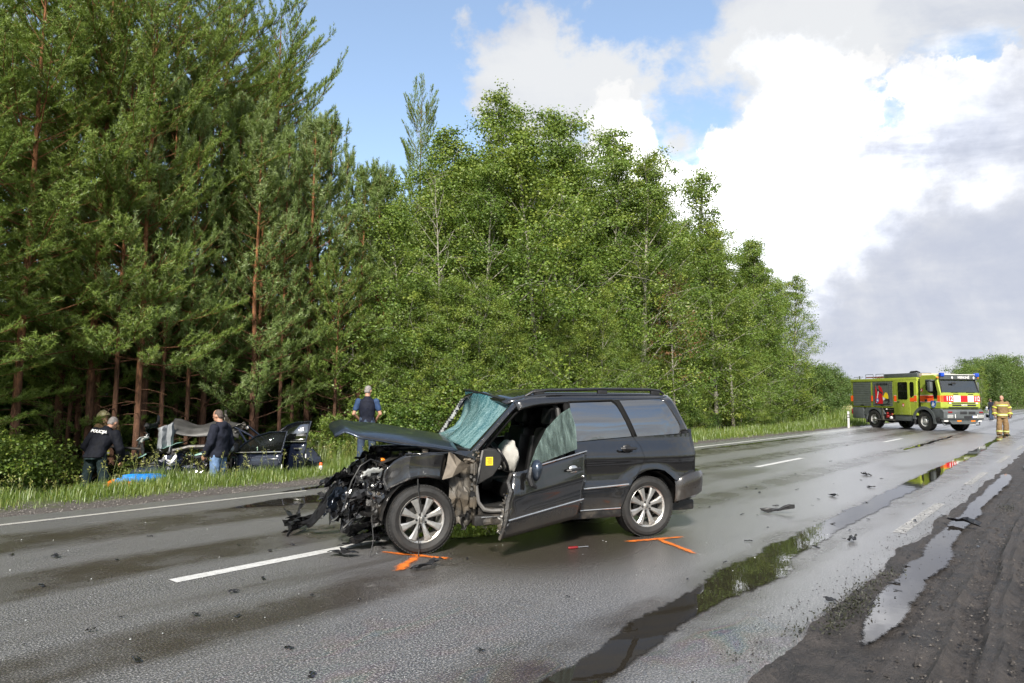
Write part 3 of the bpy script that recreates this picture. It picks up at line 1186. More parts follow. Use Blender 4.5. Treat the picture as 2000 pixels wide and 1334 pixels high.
def make_broadleaf(seed, H, base_frac, Lmax, rad, nbr=30, clus=8, per=48, leaf=0.085, mt=None, bark=None, steep=0.95, stems=1, crad=0.26, tone=0.0, lean=0.3, narrow_top=0.9, droop=0.3, fork=True):
    rng = np.random.default_rng(seed)
    paths = []
    cp, ct, cr = [], [], []
    for sidx in range(stems):
        k = 12
        zz = np.linspace(0, 1, k)
        Hs = H * (1 if sidx == 0 else rng.uniform(0.7, 1.0))
        lx = rng.normal(0, 0.05 if stems == 1 else 0.16, 2) * Hs
        wob = np.cumsum(rng.normal(0, lean * 0.06, (k, 2)), 0) + zz[:, None] ** 1.3 * lx[None, :]
        trunk = np.column_stack([wob[:, 0], wob[:, 1], zz * Hs])
        trunk[0, :2] = rng.normal(0, 0.05 if stems > 1 else 0, 2)
        tr = rad * (1 - zz * 0.93)
        paths.append((trunk, np.maximum(tr, 0.006)))
        nb = nbr // stems if stems > 1 else nbr
        for b in range(nb):
            f = (b + rng.random()) / nb
            hh = Hs * (base_frac + (1 - base_frac) * f * 0.97)
            o = np.array([np.interp(hh, trunk[:, 2], trunk[:, i]) for i in (0, 1)] + [hh])
            L = Lmax * (0.35 + 0.75 * math.sin(math.pi * min(1, 0.18 + 0.74 * f))) * (1 - narrow_top * 0.52 * f) * rng.uniform(0.6, 1.25)
            az = b * 2.399 + rng.normal(0, 0.4)
            el = lerp(steep * 0.45, steep * 1.35, f) + rng.normal(0, 0.15)
            u = np.linspace(0, 1, 5)
            ca, sa = math.cos(az), math.sin(az)
            hor = L * u * math.cos(el)
            ver = L * (u * math.sin(el) + 0.1 * u * u)
            bend = rng.normal(0, 0.2) * L * u ** 2
            P = o + np.column_stack([hor * ca - bend * sa, hor * sa + bend * ca, ver])
            paths.append((P, np.maximum(0.004, rad * 0.32 * (1 - f * 0.6) * (1 - 0.85 * u))))
            nc = max(2, int(clus * (0.5 + 0.6 * L / Lmax)))
            shade = rng.normal(0, 0.1)
            for c in range(nc):
                w = rng.uniform(0.3, 1.05)
                pw = np.array([np.interp(w, u, P[:, i]) for i in range(3)])
                off = rng.normal(0, 1, 3) * np.array([1, 1, 0.8]) * (0.14 + 0.13 * L)
                pc = pw + off
                if rng.random() < 0.6: paths.append((np.array([pw, lerp(pw, pc, .6) + np.array([0, 0, .04]), pc]), np.array([0.008, 0.005, 0.002])))
                cp.append(pc)
                cr.append(crad * rng.uniform(0.65, 1.35) * (1 - 0.3 * f))
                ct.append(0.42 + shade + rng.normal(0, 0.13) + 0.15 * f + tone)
        for s_ in range(5):
            cp.append(trunk[-1] + np.array([rng.normal(0, .1), rng.normal(0, .1), -0.16 * s_ + 0.1]))
            cr.append(crad * 0.55)
            ct.append(0.6)
    cp, cr, ct = np.array(cp), np.array(cr), np.array(ct)
    cnt = np.maximum(6, (per * rng.uniform(0.6, 1.4, len(cp))).astype(int))
    off = np.clip(rng.normal(size=(cnt.sum(), 3)), -1.7, 1.7) * np.repeat(cr, cnt)[:, None] * np.array([1, 1, 0.62])
    pos = np.repeat(cp, cnt, 0) + off
    pos[:, 2] = np.maximum(pos[:, 2], 0.05)
    ow = off / (np.linalg.norm(off, axis=1, keepdims=True) + 1e-6)
    V, F = leaves_np(rng, pos, leaf, droop, outward=ow * 0.8, up=0.5)
    tint = np.clip(np.repeat(ct, cnt) + rng.normal(0, 0.13, len(pos)), 0, 1)
    yel = rng.random(len(pos)) < 0.015
    tint[yel] = 1.0
    crown = npmesh('crown', V, F, [mt or aspen_mat], tint=np.repeat(tint, 2))
    V, F = tubes_np(paths, 5)
    return npmesh('trunk', V, F, [bark or aspen_bark], smooth=True), crown, H


PINES = [make_pine(11, 15.5, 0.15, 3.0, 0.12, 20), make_pine(12, 14.5, 0.26, 2.7, 0.105, 20), make_pine(13, 16.0, 0.46, 3.2, 0.13, 20, top_round=True)]
YOUNG = [make_pine(21, 9.5, 0.30, 1.55, 0.085, 18, True, dead=5), make_pine(22, 8.8, 0.14, 1.45, 0.075, 18, True, dead=4)]
LOWPINE = [make_pine(31, 6.0, 0.06, 1.9, 0.07, 20, False, dead=3, step=0.42)]
ASPEN = [make_broadleaf(41, 11.0, 0.10, 2.3, 0.11, 40, 8, 92, 0.074), make_broadleaf(42, 10.5, 0.16, 2.0, 0.10, 36, 8, 92, 0.074, steep=0.9),
         make_broadleaf(43, 11.5, 0.06, 2.6, 0.12, 44, 8, 92, 0.074, tone=0.05), make_broadleaf(44, 9.0, 0.05, 2.2, 0.085, 34, 8, 92, 0.074, tone=0.1)]
BIRCH_THIN = [make_broadleaf(51, 9.5, 0.25, 1.7, 0.07, 26, 4, 16, 0.075, tone=0.12)]
DEADTREE = [make_broadleaf(52, 8.0, 0.3, 1.5, 0.06, 22, 5, 20, 0.08, mt=dead_mat)]
BUSH = [make_broadleaf(61, 2.6, 0.04, 1.0, 0.03, 30, 7, 34, 0.075, mt=bush_mat, bark=twig_bark, stems=5, crad=0.2), make_broadleaf(62, 1.9, 0.04, 0.9, 0.022, 26, 7, 32, 0.07, mt=aspen_mat, bark=twig_bark, stems=5, crad=0.18, tone=0.1)]
WILLOW = [make_broadleaf(71, 4.6, 0.04, 1.9, 0.07, 48, 8, 60, 0.10, mt=willow_mat, bark=twig_bark, stems=7, crad=0.32, narrow_top=0.4)]
UNDER = [make_broadleaf(81, 4.2, 0.02, 1.5, 0.04, 36, 8, 40, 0.10, mt=bush_mat, bark=twig_bark, stems=4, crad=0.3)]

trng = random.Random(5)
ORD = ('first second third fourth fifth sixth seventh eighth ninth tenth eleventh twelfth thirteenth fourteenth fifteenth sixteenth seventeenth eighteenth nineteenth twentieth twenty-first twenty-second '
       'twenty-third twenty-fourth twenty-fifth twenty-sixth twenty-seventh twenty-eighth twenty-ninth thirtieth thirty-first thirty-second').split()


def plant_tree(kind, pool, x, y, H, label, cat, group, name, wide=1.0, rz=None):
    tk, cr, h0 = pool[trng.randrange(len(pool))] if not isinstance(pool, tuple) else pool
    s, t = st_of(x, y)
    z = ground_z(s, t)
    o = thing(name, label, cat, (x, y, z - 0.03), rz if rz is not None else trng.uniform(0, 6.28), group)
    k = H / h0
    o.scale = (k * wide, k * wide, k)
    link('trunk', tk, o)
    link('crown', cr, o)
    return o


def at_px(px, t):
    """ground spot at lateral offset t seen in photo column px"""
    kx = (px - 1000) / 1333
    Y = t / (kx * rn.x + rn.y)
    return kx * Y, Y


def H_for(px, t, ytop):
    x, Y = at_px(px, t)
    s, tt = st_of(x, Y)
    yh = 778 + (px - 1000) * 0.008
    return CAM_H + (yh - ytop) / 1333 * Y - ground_z(s, tt)


G_PINE = 'pines of the forest on the left'
G_ASP = 'aspens and birches along the left of the road'
# pines one can tell apart: column, offset, top row (or None: above the picture), pool, width, label
PL = [
    (40, -15.6, None, PINES[1], 1.15, 'tall bushy pine at the left edge of the photo, nearest the road'),
    (-130, -14.8, None, PINES[0], 1.1, 'tall pine reaching in from beyond the left edge'),
    (-330, -14.5, None, PINES[1], 1.1, 'tall pine standing far out past the left edge'),
    (178, -15.9, None, PINES[1], 1.05, 'dark pine trunk directly behind the policeman, left of the pair'),
    (196, -16.6, None, PINES[2], 1.0, 'dark pine trunk directly behind the policeman, right of the pair'),
    (120, -17.4, None, PINES[0], 1.0, 'pine standing deeper in the wood, left of the policeman'),
    (272, -15.2, -60, PINES[1], 0.95, 'pine with pale broken branch stubs, between firefighter and wrecked sedan'),
    (285, -15.9, 115, YOUNG[0], 0.95, 'thin young pine right beside the stubbed pine near the policeman'),
    (345, -16.6, 118, YOUNG[0], 1.0, 'young pine with tall pale leader left of the torn sedan roof'),
    (402, -16.0, 165, YOUNG[1], 1.05, 'young pine right behind the torn roof of the wrecked sedan'),
    (415, -18.5, -60, PINES[2], 0.85, 'mature round topped pine rising behind the wrecked sedan'),
    (455, -16.8, 190, YOUNG[0], 1.0, 'young pine above the man in the dark hoodie'),
    (494, -15.1, 235, YOUNG[1], 1.1, 'red barked young pine touching the wrecked sedan roof, broken branch hanging'),
    (507, -15.7, 200, YOUNG[0], 0.95, 'second red barked pine beside the sedan, close behind its neighbour'),
    (530, -19.5, 0, PINES[2], 0.72, 'tall leaning pine with orange upper trunk standing against blue sky'),
    (600, -15.6, 235, YOUNG[0], 1.1, 'pine behind the open doors of the wrecked sedan'),
    (612, -16.8, 250, YOUNG[1], 1.0, 'slim pine just behind the pine at the open sedan doors'),
    (640, -16.2, 228, YOUNG[0], 1.05, 'young pine with pale candles left of the man in the vest'),
    (700, -15.3, 330, YOUNG[1], 1.15, 'low bushy pine directly behind the man in the vest'),
    (735, -17.5, 330, YOUNG[1], 1.1, 'pine where the pine wood meets the aspens'),
    (815, -22.0, 185, PINES[0], 0.65, 'lone dark pine top sticking out above the aspens'),
]
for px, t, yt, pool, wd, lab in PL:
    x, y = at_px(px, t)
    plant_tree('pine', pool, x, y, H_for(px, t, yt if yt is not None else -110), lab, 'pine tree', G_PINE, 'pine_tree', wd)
for px, t, yt, lab in [(232, -15.4, 90, 'slim pine stem between the policeman and the stubbed pine'), (318, -15.5, 150, 'slim pine rising from behind the backpack'), (372, -15.3, 210, 'slim pine left of the torn roof, close to the wreck'),
                       (548, -15.3, 260, 'slim pine just above the open front door of the sedan'), (575, -15.9, 300, 'slim pine right of the open sedan doors'), (668, -15.7, 300, 'slim pine left of the man in the vest')]:
    x, y = at_px(px, t)
    plant_tree('pine', YOUNG[0], x, y, H_for(px, t, yt), lab, 'pine tree', G_PINE, 'pine_tree', 0.72)
# low boughs in front
for px, t, hgt, lab in [(-260, -14.6, 5.5, 'low spreading pine past the far left edge'), (455, -17.6, 6.0, 'low pine filling the gap behind the hoodie man'), (655, -14.6, 4.6, 'low spreading pine left of the man in the vest'),
                        (745, -14.8, 4.8, 'low spreading pine right of the man in the vest'), (905, -15.5, 5.0, 'dark low pine behind the broken windscreen'), (235, -17.5, 6.5, 'low pine between the policeman and the stubbed pine'), (140, -17.0, 5.0, 'low pine in the shade left of the policeman'), (335, -17.3, 5.2, 'low pine behind the backpack'),
                        (395, -17.0, 4.6, 'low pine behind the torn sedan roof'), (585, -17.0, 5.0, 'low pine behind the sedan doors'), (520, -17.4, 5.4, 'low pine right of the red barked pair')]:
    x, y = at_px(px, t)
    plant_tree('pine', LOWPINE[0], x, y, hgt, lab, 'pine tree', G_PINE, 'pine_tree', 1.0)
# deeper rows
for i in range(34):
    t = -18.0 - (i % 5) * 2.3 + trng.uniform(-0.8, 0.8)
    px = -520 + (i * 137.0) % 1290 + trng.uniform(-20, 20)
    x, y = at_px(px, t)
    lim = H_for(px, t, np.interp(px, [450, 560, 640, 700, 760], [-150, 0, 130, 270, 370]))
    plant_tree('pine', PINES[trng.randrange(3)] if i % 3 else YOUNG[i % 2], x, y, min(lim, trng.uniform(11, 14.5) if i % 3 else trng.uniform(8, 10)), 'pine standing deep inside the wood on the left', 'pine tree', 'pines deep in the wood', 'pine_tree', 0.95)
for i in range(30):
    t = -18.6 - (i % 4) * 2.2 + trng.uniform(-0.6, 0.6)
    px = -300 + (i * 91.0) % 1120
    x, y = at_px(px, t)
    plant_tree('bush', UNDER[0], x, y, trng.uniform(2.2, 4.4), 'leafy undergrowth shrub between the pine trunks', 'shrub', 'undergrowth in the pine wood', 'undergrowth_shrub', 1.2)

# aspens: column, top row, offset
AL = [
    (800, 395, -14.3, ASPEN[3], 'low bright birch where the pines end, right of the man in the vest'),
    (778, 330, -17.5, ASPEN[0], 'aspen filling the dip between the pines and the lone pine top'),
    (865, 228, -17.0, ASPEN[1], 'aspen with forked top right of the lone pine top'),
    (868, 330, -14.8, BIRCH_THIN[0], 'pale birch with bare grey stem above the broken windscreen'),
    (940, 300, -15.0, ASPEN[0], 'aspen above the windscreen of the SUV'),
    (1000, 168, -16.2, ASPEN[2], 'tallest aspen, its top against the white cloud puff'),
    (1060, 250, -14.6, ASPEN[3], 'aspen between the tallest aspen and its neighbour'),
    (1135, 200, -16.0, ASPEN[0], 'second tallest aspen with a wide rounded top'),
    (1215, 232, -17.2, ASPEN[1], 'aspen with two thin spires beside the blue gap'),
    (1255, 290, -15.0, ASPEN[2], 'aspen right of the two spires'),
    (1300, 345, -16.0, ASPEN[0], 'aspen above the rear of the SUV roof'),
    (1318, 520, -14.0, DEADTREE[0], 'withered young tree with red brown leaves in the green row'),
    (1355, 345, -16.8, ASPEN[1], 'aspen with dark open top against white cloud'),
    (1400, 430, -15.2, ASPEN[2], 'aspen leaning out of the row above the grass verge'),
    (1432, 520, -14.6, ASPEN[3], 'short aspen near the far end of the row'),
    (1468, 458, -16.2, ASPEN[0], 'aspen third from the far end of the row'),
    (1515, 520, -15.5, ASPEN[1], 'aspen second from the far end of the row'),
    (1548, 540, -15.2, ASPEN[2], 'aspen at the far end of the row nearest the fire engine'),
]
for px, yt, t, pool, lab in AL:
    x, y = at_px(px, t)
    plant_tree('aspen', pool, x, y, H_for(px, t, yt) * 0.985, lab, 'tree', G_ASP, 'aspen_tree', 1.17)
for i in range(44):
    t = -16.9 - (i % 4) * 2.1 + trng.uniform(-0.7, 0.7)
    px = 770 + (i * 173.0) % 760 + trng.uniform(-12, 12)
    x, y = at_px(px, t)
    lim = np.interp(px, [770, 870, 1000, 1100, 1220, 1300, 1400, 1500, 1560], [430, 262, 215, 235, 262, 350, 435, 500, 560])
    plant_tree('aspen', ASPEN[trng.randrange(4)], x, y, min(13.5, H_for(px, t, lim)) * trng.uniform(0.84, 1.0), 'aspen standing behind the front row of trees', 'tree', 'aspens behind the front row', 'aspen_tree', 1.05)
for i in range(30):
    px = 765 + i * 27 + trng.uniform(-8, 8)
    t = -13.7 - trng.uniform(0, 0.8) - 1.4 * sm(1150, 1350, px)
    x, y = at_px(px, t)
    plant_tree('aspen', ASPEN[3] if i % 3 else ASPEN[2], x, y, trng.uniform(3.4, 6.2), ORD[i] + ' leafy aspen sapling along the verge, counted from the man in the vest', 'tree', 'aspen saplings along the verge', 'aspen_sapling', 1.15)
for i in range(26):
    px = 770 + i * 31 + trng.uniform(-10, 10)
    t = -13.1 - trng.uniform(0, 0.7) - 1.9 * sm(1150, 1350, px)
    x, y = at_px(px, t)
    plant_tree('bush', BUSH[i % 2], x, y, trng.uniform(1.0, 2.3), ORD[i] + ' low shrub at the edge of the verge, counted from the man in the vest', 'shrub', 'shrubs under the aspens', 'roadside_shrub', 1.2)
for px, t, h, lab in [(-5, -14.3, 1.3, 'leafy shrub at the left edge of the photo beside the policeman'), (85, -15.2, 1.3, 'shrub just left of the policeman'), (-90, -13.4, 1.3, 'shrub past the left edge'),
                      (668, -14.2, 0.9, 'yellow green shrub left of the man in the vest'), (775, -13.6, 1.7, 'shrub right of the man in the vest'), (280, -14.3, 0.8, 'small leafy plant at the foot of the stubbed pine')]:
    x, y = at_px(px, t)
    plant_tree('bush', BUSH[1], x, y, h, lab, 'shrub', 'shrubs at the forest edge', 'roadside_shrub', 1.1)
# willow thicket and far woods
for i, (px, t, h, lab) in enumerate([(1585, -17.0, 4.3, 'round willow bush left of the fire engine, nearest the aspens'), (1618, -19.5, 4.6, 'round willow bush right behind the marker post'), (1640, -23.0, 4.2, 'round willow bush half behind the fire engine'), (1600, -22, 4.5, 'willow bush at the back of the thicket')]):
    x, y = at_px(px, t)
    plant_tree('willow', WILLOW[0], x, y, h, lab, 'bush', 'willow thicket left of the fire engine', 'willow_bush', 1.05)
for i in range(30):
    px = 1878 + i * 5.9
    t = -15.0 - (i % 3) * 2.5
    x, y = at_px(px, t)
    plant_tree('far', (WILLOW + [ASPEN[2], WILLOW[0], ASPEN[0], WILLOW[0]])[i % 5], x, y, min(12, H_for(px, t, np.interp(px, [1870, 1910, 1950, 2050], [738, 712, 700, 706]) + trng.uniform(-4, 14))), ORD[i] + ' distant tree of the far row, counted rightwards from the fire engine', 'tree', 'far tree row at the right edge', 'distant_tree', 1.15)
for i in range(22):
    az = R_(lerp(18, 33, i / 21))
    d = trng.uniform(290, 340)
    plant_tree('far', (WILLOW + [ASPEN[2], WILLOW[0]])[i % 3], d * math.sin(az), d * math.cos(az), trng.uniform(5.5, 9.5), 'tree of the far wood across the field', 'tree', 'far wood across the field', 'distant_tree', 1.5)
# wood across the road, behind the photographer
for i in range(40):
    p = rw(-60 + i * 5.5, 75 + (i % 3) * 6)
    plant_tree('far', (ASPEN + [PINES[1]])[i % 5], p.x, p.y, trng.uniform(9, 13), 'tree across the field behind the photographer', 'tree', 'trees across the field behind the photographer', 'distant_tree', 1.6)


# grass on the verge
def build_grass():
    rng = np.random.default_rng(3)

    def blades(n, s0, s1, e0, e1, hmin, hmax, w, name, tall=None):
        s = rng.uniform(s0, s1, n)
        e = rng.uniform(e0, e1, n)
        clump = np.array([nz(a, b, 1.7, 5) for a, b in zip(s, e)])
        clump2 = np.array([nz(a, b, 0.5, 9) for a, b in zip(s, e)])
        keep = rng.random(n) < np.clip(0.75 + clump * 0.8, 0.1, 1) * np.clip((e - (e0 - 0.1) + 0.35 * clump) * 1.6, 0.04, 1)
        s, e, clump, clump2 = s[keep], e[keep], clump[keep], clump2[keep]
        n = len(s)
        z = np.array([ground_z(a, -b) for a, b in zip(s, e)]) - 0.02
        hgt = rng.uniform(hmin, hmax, n) * np.clip(0.5 + (e - e0) * 0.9, 0.45, 1.35) * (1 + 0.5 * clump)
        az = rng.uniform(0, 6.283, n)
        lean = rng.uniform(0.1, 0.65, n) * hgt
        dx, dy = np.cos(az), np.sin(az)
        sx, sy = -dy * w * 0.5, dx * w * 0.5
        B = np.column_stack([s, e, z])
        M = B + np.column_stack([dx * lean * 0.35, dy * lean * 0.35, hgt * 0.6])
        T = B + np.column_stack([dx * lean, dy * lean, hgt * 0.97])
        S = np.column_stack([sx, sy, np.zeros(n)])
        V = np.stack([B - S, B + S, M - S * 0.7, M + S * 0.7, T], 1).reshape(-1, 3)
        b = np.arange(n)[:, None] * 5
        F = np.concatenate([b + [[0, 1, 3]], b + [[0, 3, 2]], b + [[2, 3, 4]]], 1).reshape(-1, 3)
        tint = np.clip(0.42 + clump * 0.2 + clump2 * 0.25 + rng.normal(0, 0.13, n), 0, 1)
        straw = rng.random(n) < 0.05
        tint[straw] = rng.uniform(0.85, 1, straw.sum())
        me = npmesh(name, V, F, [grass_mat], tint=np.repeat(tint, 3))
        o = link(name, me, None, None, (0, 0, ROAD_RZ))
        tag(o, None, None, None, 'stuff')
        return o
    o = blades(52000, 0.5, 13, 10.75, 13.6, 0.08, 0.20, 0.009, 'verge_grass')
    o['label'] = 'green verge grass along the left side of the road'
    o = blades(9000, 0.5, 12, 12.2, 15.6, 0.2, 0.42, 0.010, 'tall_grass')
    o['label'] = 'tall loose grass at the forest edge around the wreck'
    o = blades(60000, 13, 62, 10.6, 14.4, 0.10, 0.32, 0.016, 'verge_grass')
    o['label'] = 'green verge grass running towards the fire engine'
    o = blades(14000, 44, 100, 10.6, 24, 0.3, 0.7, 0.03, 'meadow_grass')
    o['label'] = 'pale meadow grass beside the marker posts'
    # flowering stalks
    n = 420
    s = rng.uniform(1, 12, n)
    e = rng.uniform(11.9, 14.2, n)
    paths = []
    pos = []
    for a, b in zip(s, e):
        h = rng.uniform(0.3, 0.62)
        z = ground_z(a, -b)
        l = rng.normal(0, 0.12, 2)
        P = np.array([[a, b, z], [a + l[0] * .4, b + l[1] * .4, z + h * .6], [a + l[0], b + l[1], z + h]])
        paths.append((P, np.array([.003, .0025, .0015])))
        for q in range(9): pos.append(P[-1] - (P[-1] - P[1]) * rng.uniform(0, .5) + rng.normal(0, .012, 3))
    V, F = tubes_np(paths, 3)
    F = np.concatenate([F[:, [0, 1, 2]], F[:, [0, 2, 3]]])
    V2, F2 = leaves_np(rng, np.array(pos), 0.04, -0.6, 0.4)
    tint = np.concatenate([np.full(len(F), 0.8), np.full(len(F2), 0.97)])
    me = npmesh('seed_stalks', np.concatenate([V, V2]), np.concatenate([F, F2 + len(V)]), [grass_mat], tint=tint)
    o = link('seed_stalks', me, None, None, (0, 0, ROAD_RZ))
    tag(o, 'straw coloured seed stalks standing in the tall grass', None, None, 'stuff')


build_grass()
# ------------------------------------------------------------------ the crashed black SUV (local x forward, y to its left, z up; origin under the rear axle)
def car_paint(name, color, dirt=(0.080, 0.067, 0.050), mud_top=0.55, wet=0.35, flake=0.25, drop=90.0):
    m, t, out = new_mat(name)
    oc = t.new('ShaderNodeTexCoord').outputs['Object']
    sep = t.new('ShaderNodeSeparateXYZ')
    t.link(oc, sep.inputs[0])
    n = t.noise(t.map(oc, scl=(1, 1, 0.6)), 5.0, 7, 0.7)
    n2 = t.noise(t.map(oc, scl=(2.0, 2.0, 0.35)), 22.0, 5, 0.7)
    low = t.ramp(t.math('ADD', sep.outputs['Z'], t.math('MULTIPLY', t.math('SUBTRACT', n, 0.5), 0.35)), 0.2, mud_top, 1.0, 0.0)
    grime = t.math('ADD', t.math('MULTIPLY', low, 0.42), t.math('MULTIPLY', t.ramp(n2, 0.45, 0.75), 0.07), clamp=True)
    c = t.mix(grime, color, dirt)
    r = t.mixf(grime, 0.16, 0.6)
    dv = t.voro(oc, drop)
    drops = t.ramp(dv, 0.18, 0.36, 1.0, 0.0)
    drops = t.math('MULTIPLY', drops, t.ramp(t.noise(oc, 30.0, 2), 0.45, 0.6))
    b = principled(t, c, r, flake, 0.5, t.mixf(grime, 0.95, 0.15), t.bump(drops, wet, 0.004))
    b.inputs['Coat Roughness'].default_value = 0.025
    b.inputs['Coat IOR'].default_value = 1.6
    t.link(b.outputs[0], out.inputs[0])
    return m


suv_paint = car_paint('black_car_paint', (0.0065, 0.0066, 0.0072), wet=0.22, flake=0.0)
sky_tinted_paint = car_paint('wet_paint_sky_tinted', (0.030, 0.042, 0.066), dirt=(0.03, 0.042, 0.06), wet=1.0, mud_top=0.1, flake=0.7, drop=60.0)  # wet black paint, the blue of the reflected sky put into its base colour
plastic = mat('black_plastic', (0.012, 0.012, 0.013), 0.42, 0, 0.3, 12, 0.25, 90)
plastic_dirty = mat('dirty_black_plastic', (0.014, 0.0135, 0.013), 0.45, 0, 0.3, 14, 0.4, 40, dirt=(0.075, 0.062, 0.048), dirt_amt=0.45)
gloss_black = mat('torn_glossy_plastic', (0.010, 0.010, 0.011), 0.16, 0, 0.3, 12, 0.3, 14, coat=0.6)
rubber = mat('tyre_rubber', (0.017, 0.0165, 0.016), 0.62, 0, 0.25, 20, 0.3, 60, dirt=(0.034, 0.029, 0.024), dirt_amt=0.35)
alloy = mat('alloy_rim', (0.46, 0.45, 0.43), 0.32, 0.75, 0.18, 14, 0.0, dirt=(0.16, 0.14, 0.11), dirt_amt=0.30)
steel = mat('bare_steel', (0.30, 0.29, 0.27), 0.42, 0.9, 0.3, 12, 0.3, 40, dirt=(0.10, 0.08, 0.06), dirt_amt=0.5)
dirty_steel = mat('dirty_primer_steel', (0.085, 0.078, 0.068), 0.5, 0.35, 0.35, 9, 0.4, 30, dirt=(0.13, 0.105, 0.075), dirt_amt=0.6)
dark_steel = mat('dark_engine_metal', (0.045, 0.044, 0.043), 0.42, 0.6, 0.4, 18, 0.4, 35, dirt=(0.07, 0.055, 0.04), dirt_amt=0.4)
brown_plate = mat('torn_primer_sheet', (0.17, 0.145, 0.115), 0.42, 0.3, 0.3, 7, 0.4, 18)
leather = mat('black_seat_leather', (0.012, 0.012, 0.0125), 0.45, 0, 0.3, 10, 0.3, 60)
trim_grey = mat('grey_interior_trim', (0.16, 0.155, 0.148), 0.6, 0, 0.12, 10, 0.15, 80)
trim_dark = mat('dark_interior_trim', (0.022, 0.0215, 0.021), 0.6, 0, 0.2, 10, 0.2, 80)
fabric_white = mat('airbag_fabric', (0.40, 0.39, 0.36), 0.8, 0, 0.12, 9, 0.5, 14)
chrome = mat('polished_trim', (0.62, 0.61, 0.58), 0.22, 0.9, 0.1, 10)
lamp_clear = mat('clear_lamp_plastic', (0.36, 0.37, 0.36), 0.2, 0.1, 0.2, 12, 0.3, 20, coat=0.7)
lamp_red = mat('red_lamp_lens', (0.20, 0.008, 0.008), 0.2, 0, 0.2, 12, coat=0.8)
lamp_amber = mat('amber_lamp_lens', (0.75, 0.22, 0.02), 0.25, 0, 0.2, 12, coat=0.6)
yellow_label = mat('yellow_sticker', (0.80, 0.60, 0.03), 0.5, 0, 0.05, 10)
wire_mat = mat('cable_rubber', (0.012, 0.012, 0.012), 0.45)


def tinted_glass(name, tint, trans=0.25, rough=0.015, spec=0.6, ior=1.6):
    m, t, out = new_mat(name)
    oc = t.new('ShaderNodeTexCoord').outputs['Object']
    tr = t.new('ShaderNodeBsdfTransparent')
    tr.inputs[0].default_value = (*tint, 1)
    dv = t.ramp(t.voro(oc, 95.0), 0.15, 0.3, 1.0, 0.0)
    nrm = t.bump(dv, 0.12, 0.003)
    b = principled(t, tuple(v * 0.05 for v in tint), rough, 0, spec, 0, nrm)
    b.inputs['IOR'].default_value = ior
    mx = t.new('ShaderNodeMixShader')
    fr = t.new('ShaderNodeFresnel')
    fr.inputs['IOR'].default_value = 1.6
    f = t.math('ADD', t.math('MULTIPLY', fr.outputs[0], 1.6), 1 - trans, clamp=True)
    t.link(f, mx.inputs[0])
    t.link(tr.outputs[0], mx.inputs[1])
    t.link(b.outputs[0], mx.inputs[2])
    t.link(mx.outputs[0], out.inputs[0])
    return m


seal_rubber = mat('matt_seal_rubber', (0.010, 0.010, 0.010), 0.85, 0, 0.2, 12, spec=0.15)
privacy_glass = tinted_glass('privacy_glass', (0.10, 0.11, 0.12), 0.10, ior=2.8)
clear_glass = tinted_glass('clear_tempered_glass', (0.58, 0.78, 0.70), 0.92)


def dusty(m):
    """rain film and dust on the loose door glass"""
    t = NT(m.node_tree)
    out = [n for n in m.node_tree.nodes if n.type == 'OUTPUT_MATERIAL'][0]
    src = out.inputs[0].links[0].from_socket
    oc = t.new('ShaderNodeTexCoord').outputs['Object']
    d = t.new('ShaderNodeBsdfDiffuse')
    d.inputs[0].default_value = (0.34, 0.46, 0.42, 1)
    mx = t.new('ShaderNodeMixShader')
    f = t.ramp(t.noise(t.map(oc, scl=(6, 6, 1.2)), 3.0, 6, 0.7), 0.35, 0.75, 0.10, 0.42)
    t.link(f, mx.inputs[0])
    t.link(src, mx.inputs[1])
    t.link(d.outputs[0], mx.inputs[2])
    t.link(mx.outputs[0], out.inputs[0])


dusty(clear_glass)
dark_glass = tinted_glass('dark_window_glass', (0.50, 0.56, 0.52), 0.85)


def shattered_glass(name):
    m, t, out = new_mat(name)
    oc = t.new('ShaderNodeTexCoord').outputs['Object']
    d1 = t.voro(oc, 26.0, 'DISTANCE_TO_EDGE')
    d2 = t.voro(t.map(oc, scl=(1, 1, 1)), 75.0, 'DISTANCE_TO_EDGE')
    n = t.noise(oc, 4.0, 5, 0.65)
    crack = t.math('MAXIMUM', t.ramp(d1, 0.01, 0.05, 1, 0), t.math('MULTIPLY', t.ramp(d2, 0.02, 0.10, 1, 0), t.ramp(n, 0.5, 0.7)))
    fold = t.noise(t.map(oc, scl=(1.2, 9.0, 1.2)), 2.2, 6, 0.65, 0.4)
    sepz = t.new('ShaderNodeSeparateXYZ')
    t.link(oc, sepz.inputs[0])
    band = t.ramp(sepz.outputs['Z'], 1.38, 1.58)                 # top edge painted deep teal for the sky reflection's gradient
    glassc = t.mix(t.ramp(fold, 0.32, 0.68), (0.05, 0.17, 0.19), (0.30, 0.47, 0.47))  # teal glass with pale reflection streaks put into its colour
    glassc = t.mix(t.math('MULTIPLY', band, 0.8), glassc, (0.01, 0.16, 0.20))
    c = t.mix(t.math('MULTIPLY', crack, 0.45), glassc, (0.42, 0.60, 0.60))
    b = principled(t, c, t.mixf(crack, 0.08, 0.4), 0, 0.7, 0.6, t.bump(crack, 0.5, 0.004))
    tl = t.new('ShaderNodeBsdfTranslucent')
    t.link(c, tl.inputs[0])
    tr = t.new('ShaderNodeBsdfTransparent')
    tr.inputs[0].default_value = (0.45, 0.72, 0.70, 1)
    m1 = t.new('ShaderNodeMixShader')
    m1.inputs[0].default_value = 0.35
    t.link(b.outputs[0], m1.inputs[1])
    t.link(tl.outputs[0], m1.inputs[2])
    m2 = t.new('ShaderNodeMixShader')
    t.link(t.mixf(crack, 0.22, 0.06), m2.inputs[0])
    t.link(m1.outputs[0], m2.inputs[1])
    t.link(tr.outputs[0], m2.inputs[2])
    t.link(m2.outputs[0], out.inputs[0])
    return m


broken_glass = shattered_glass('shattered_laminated_glass')

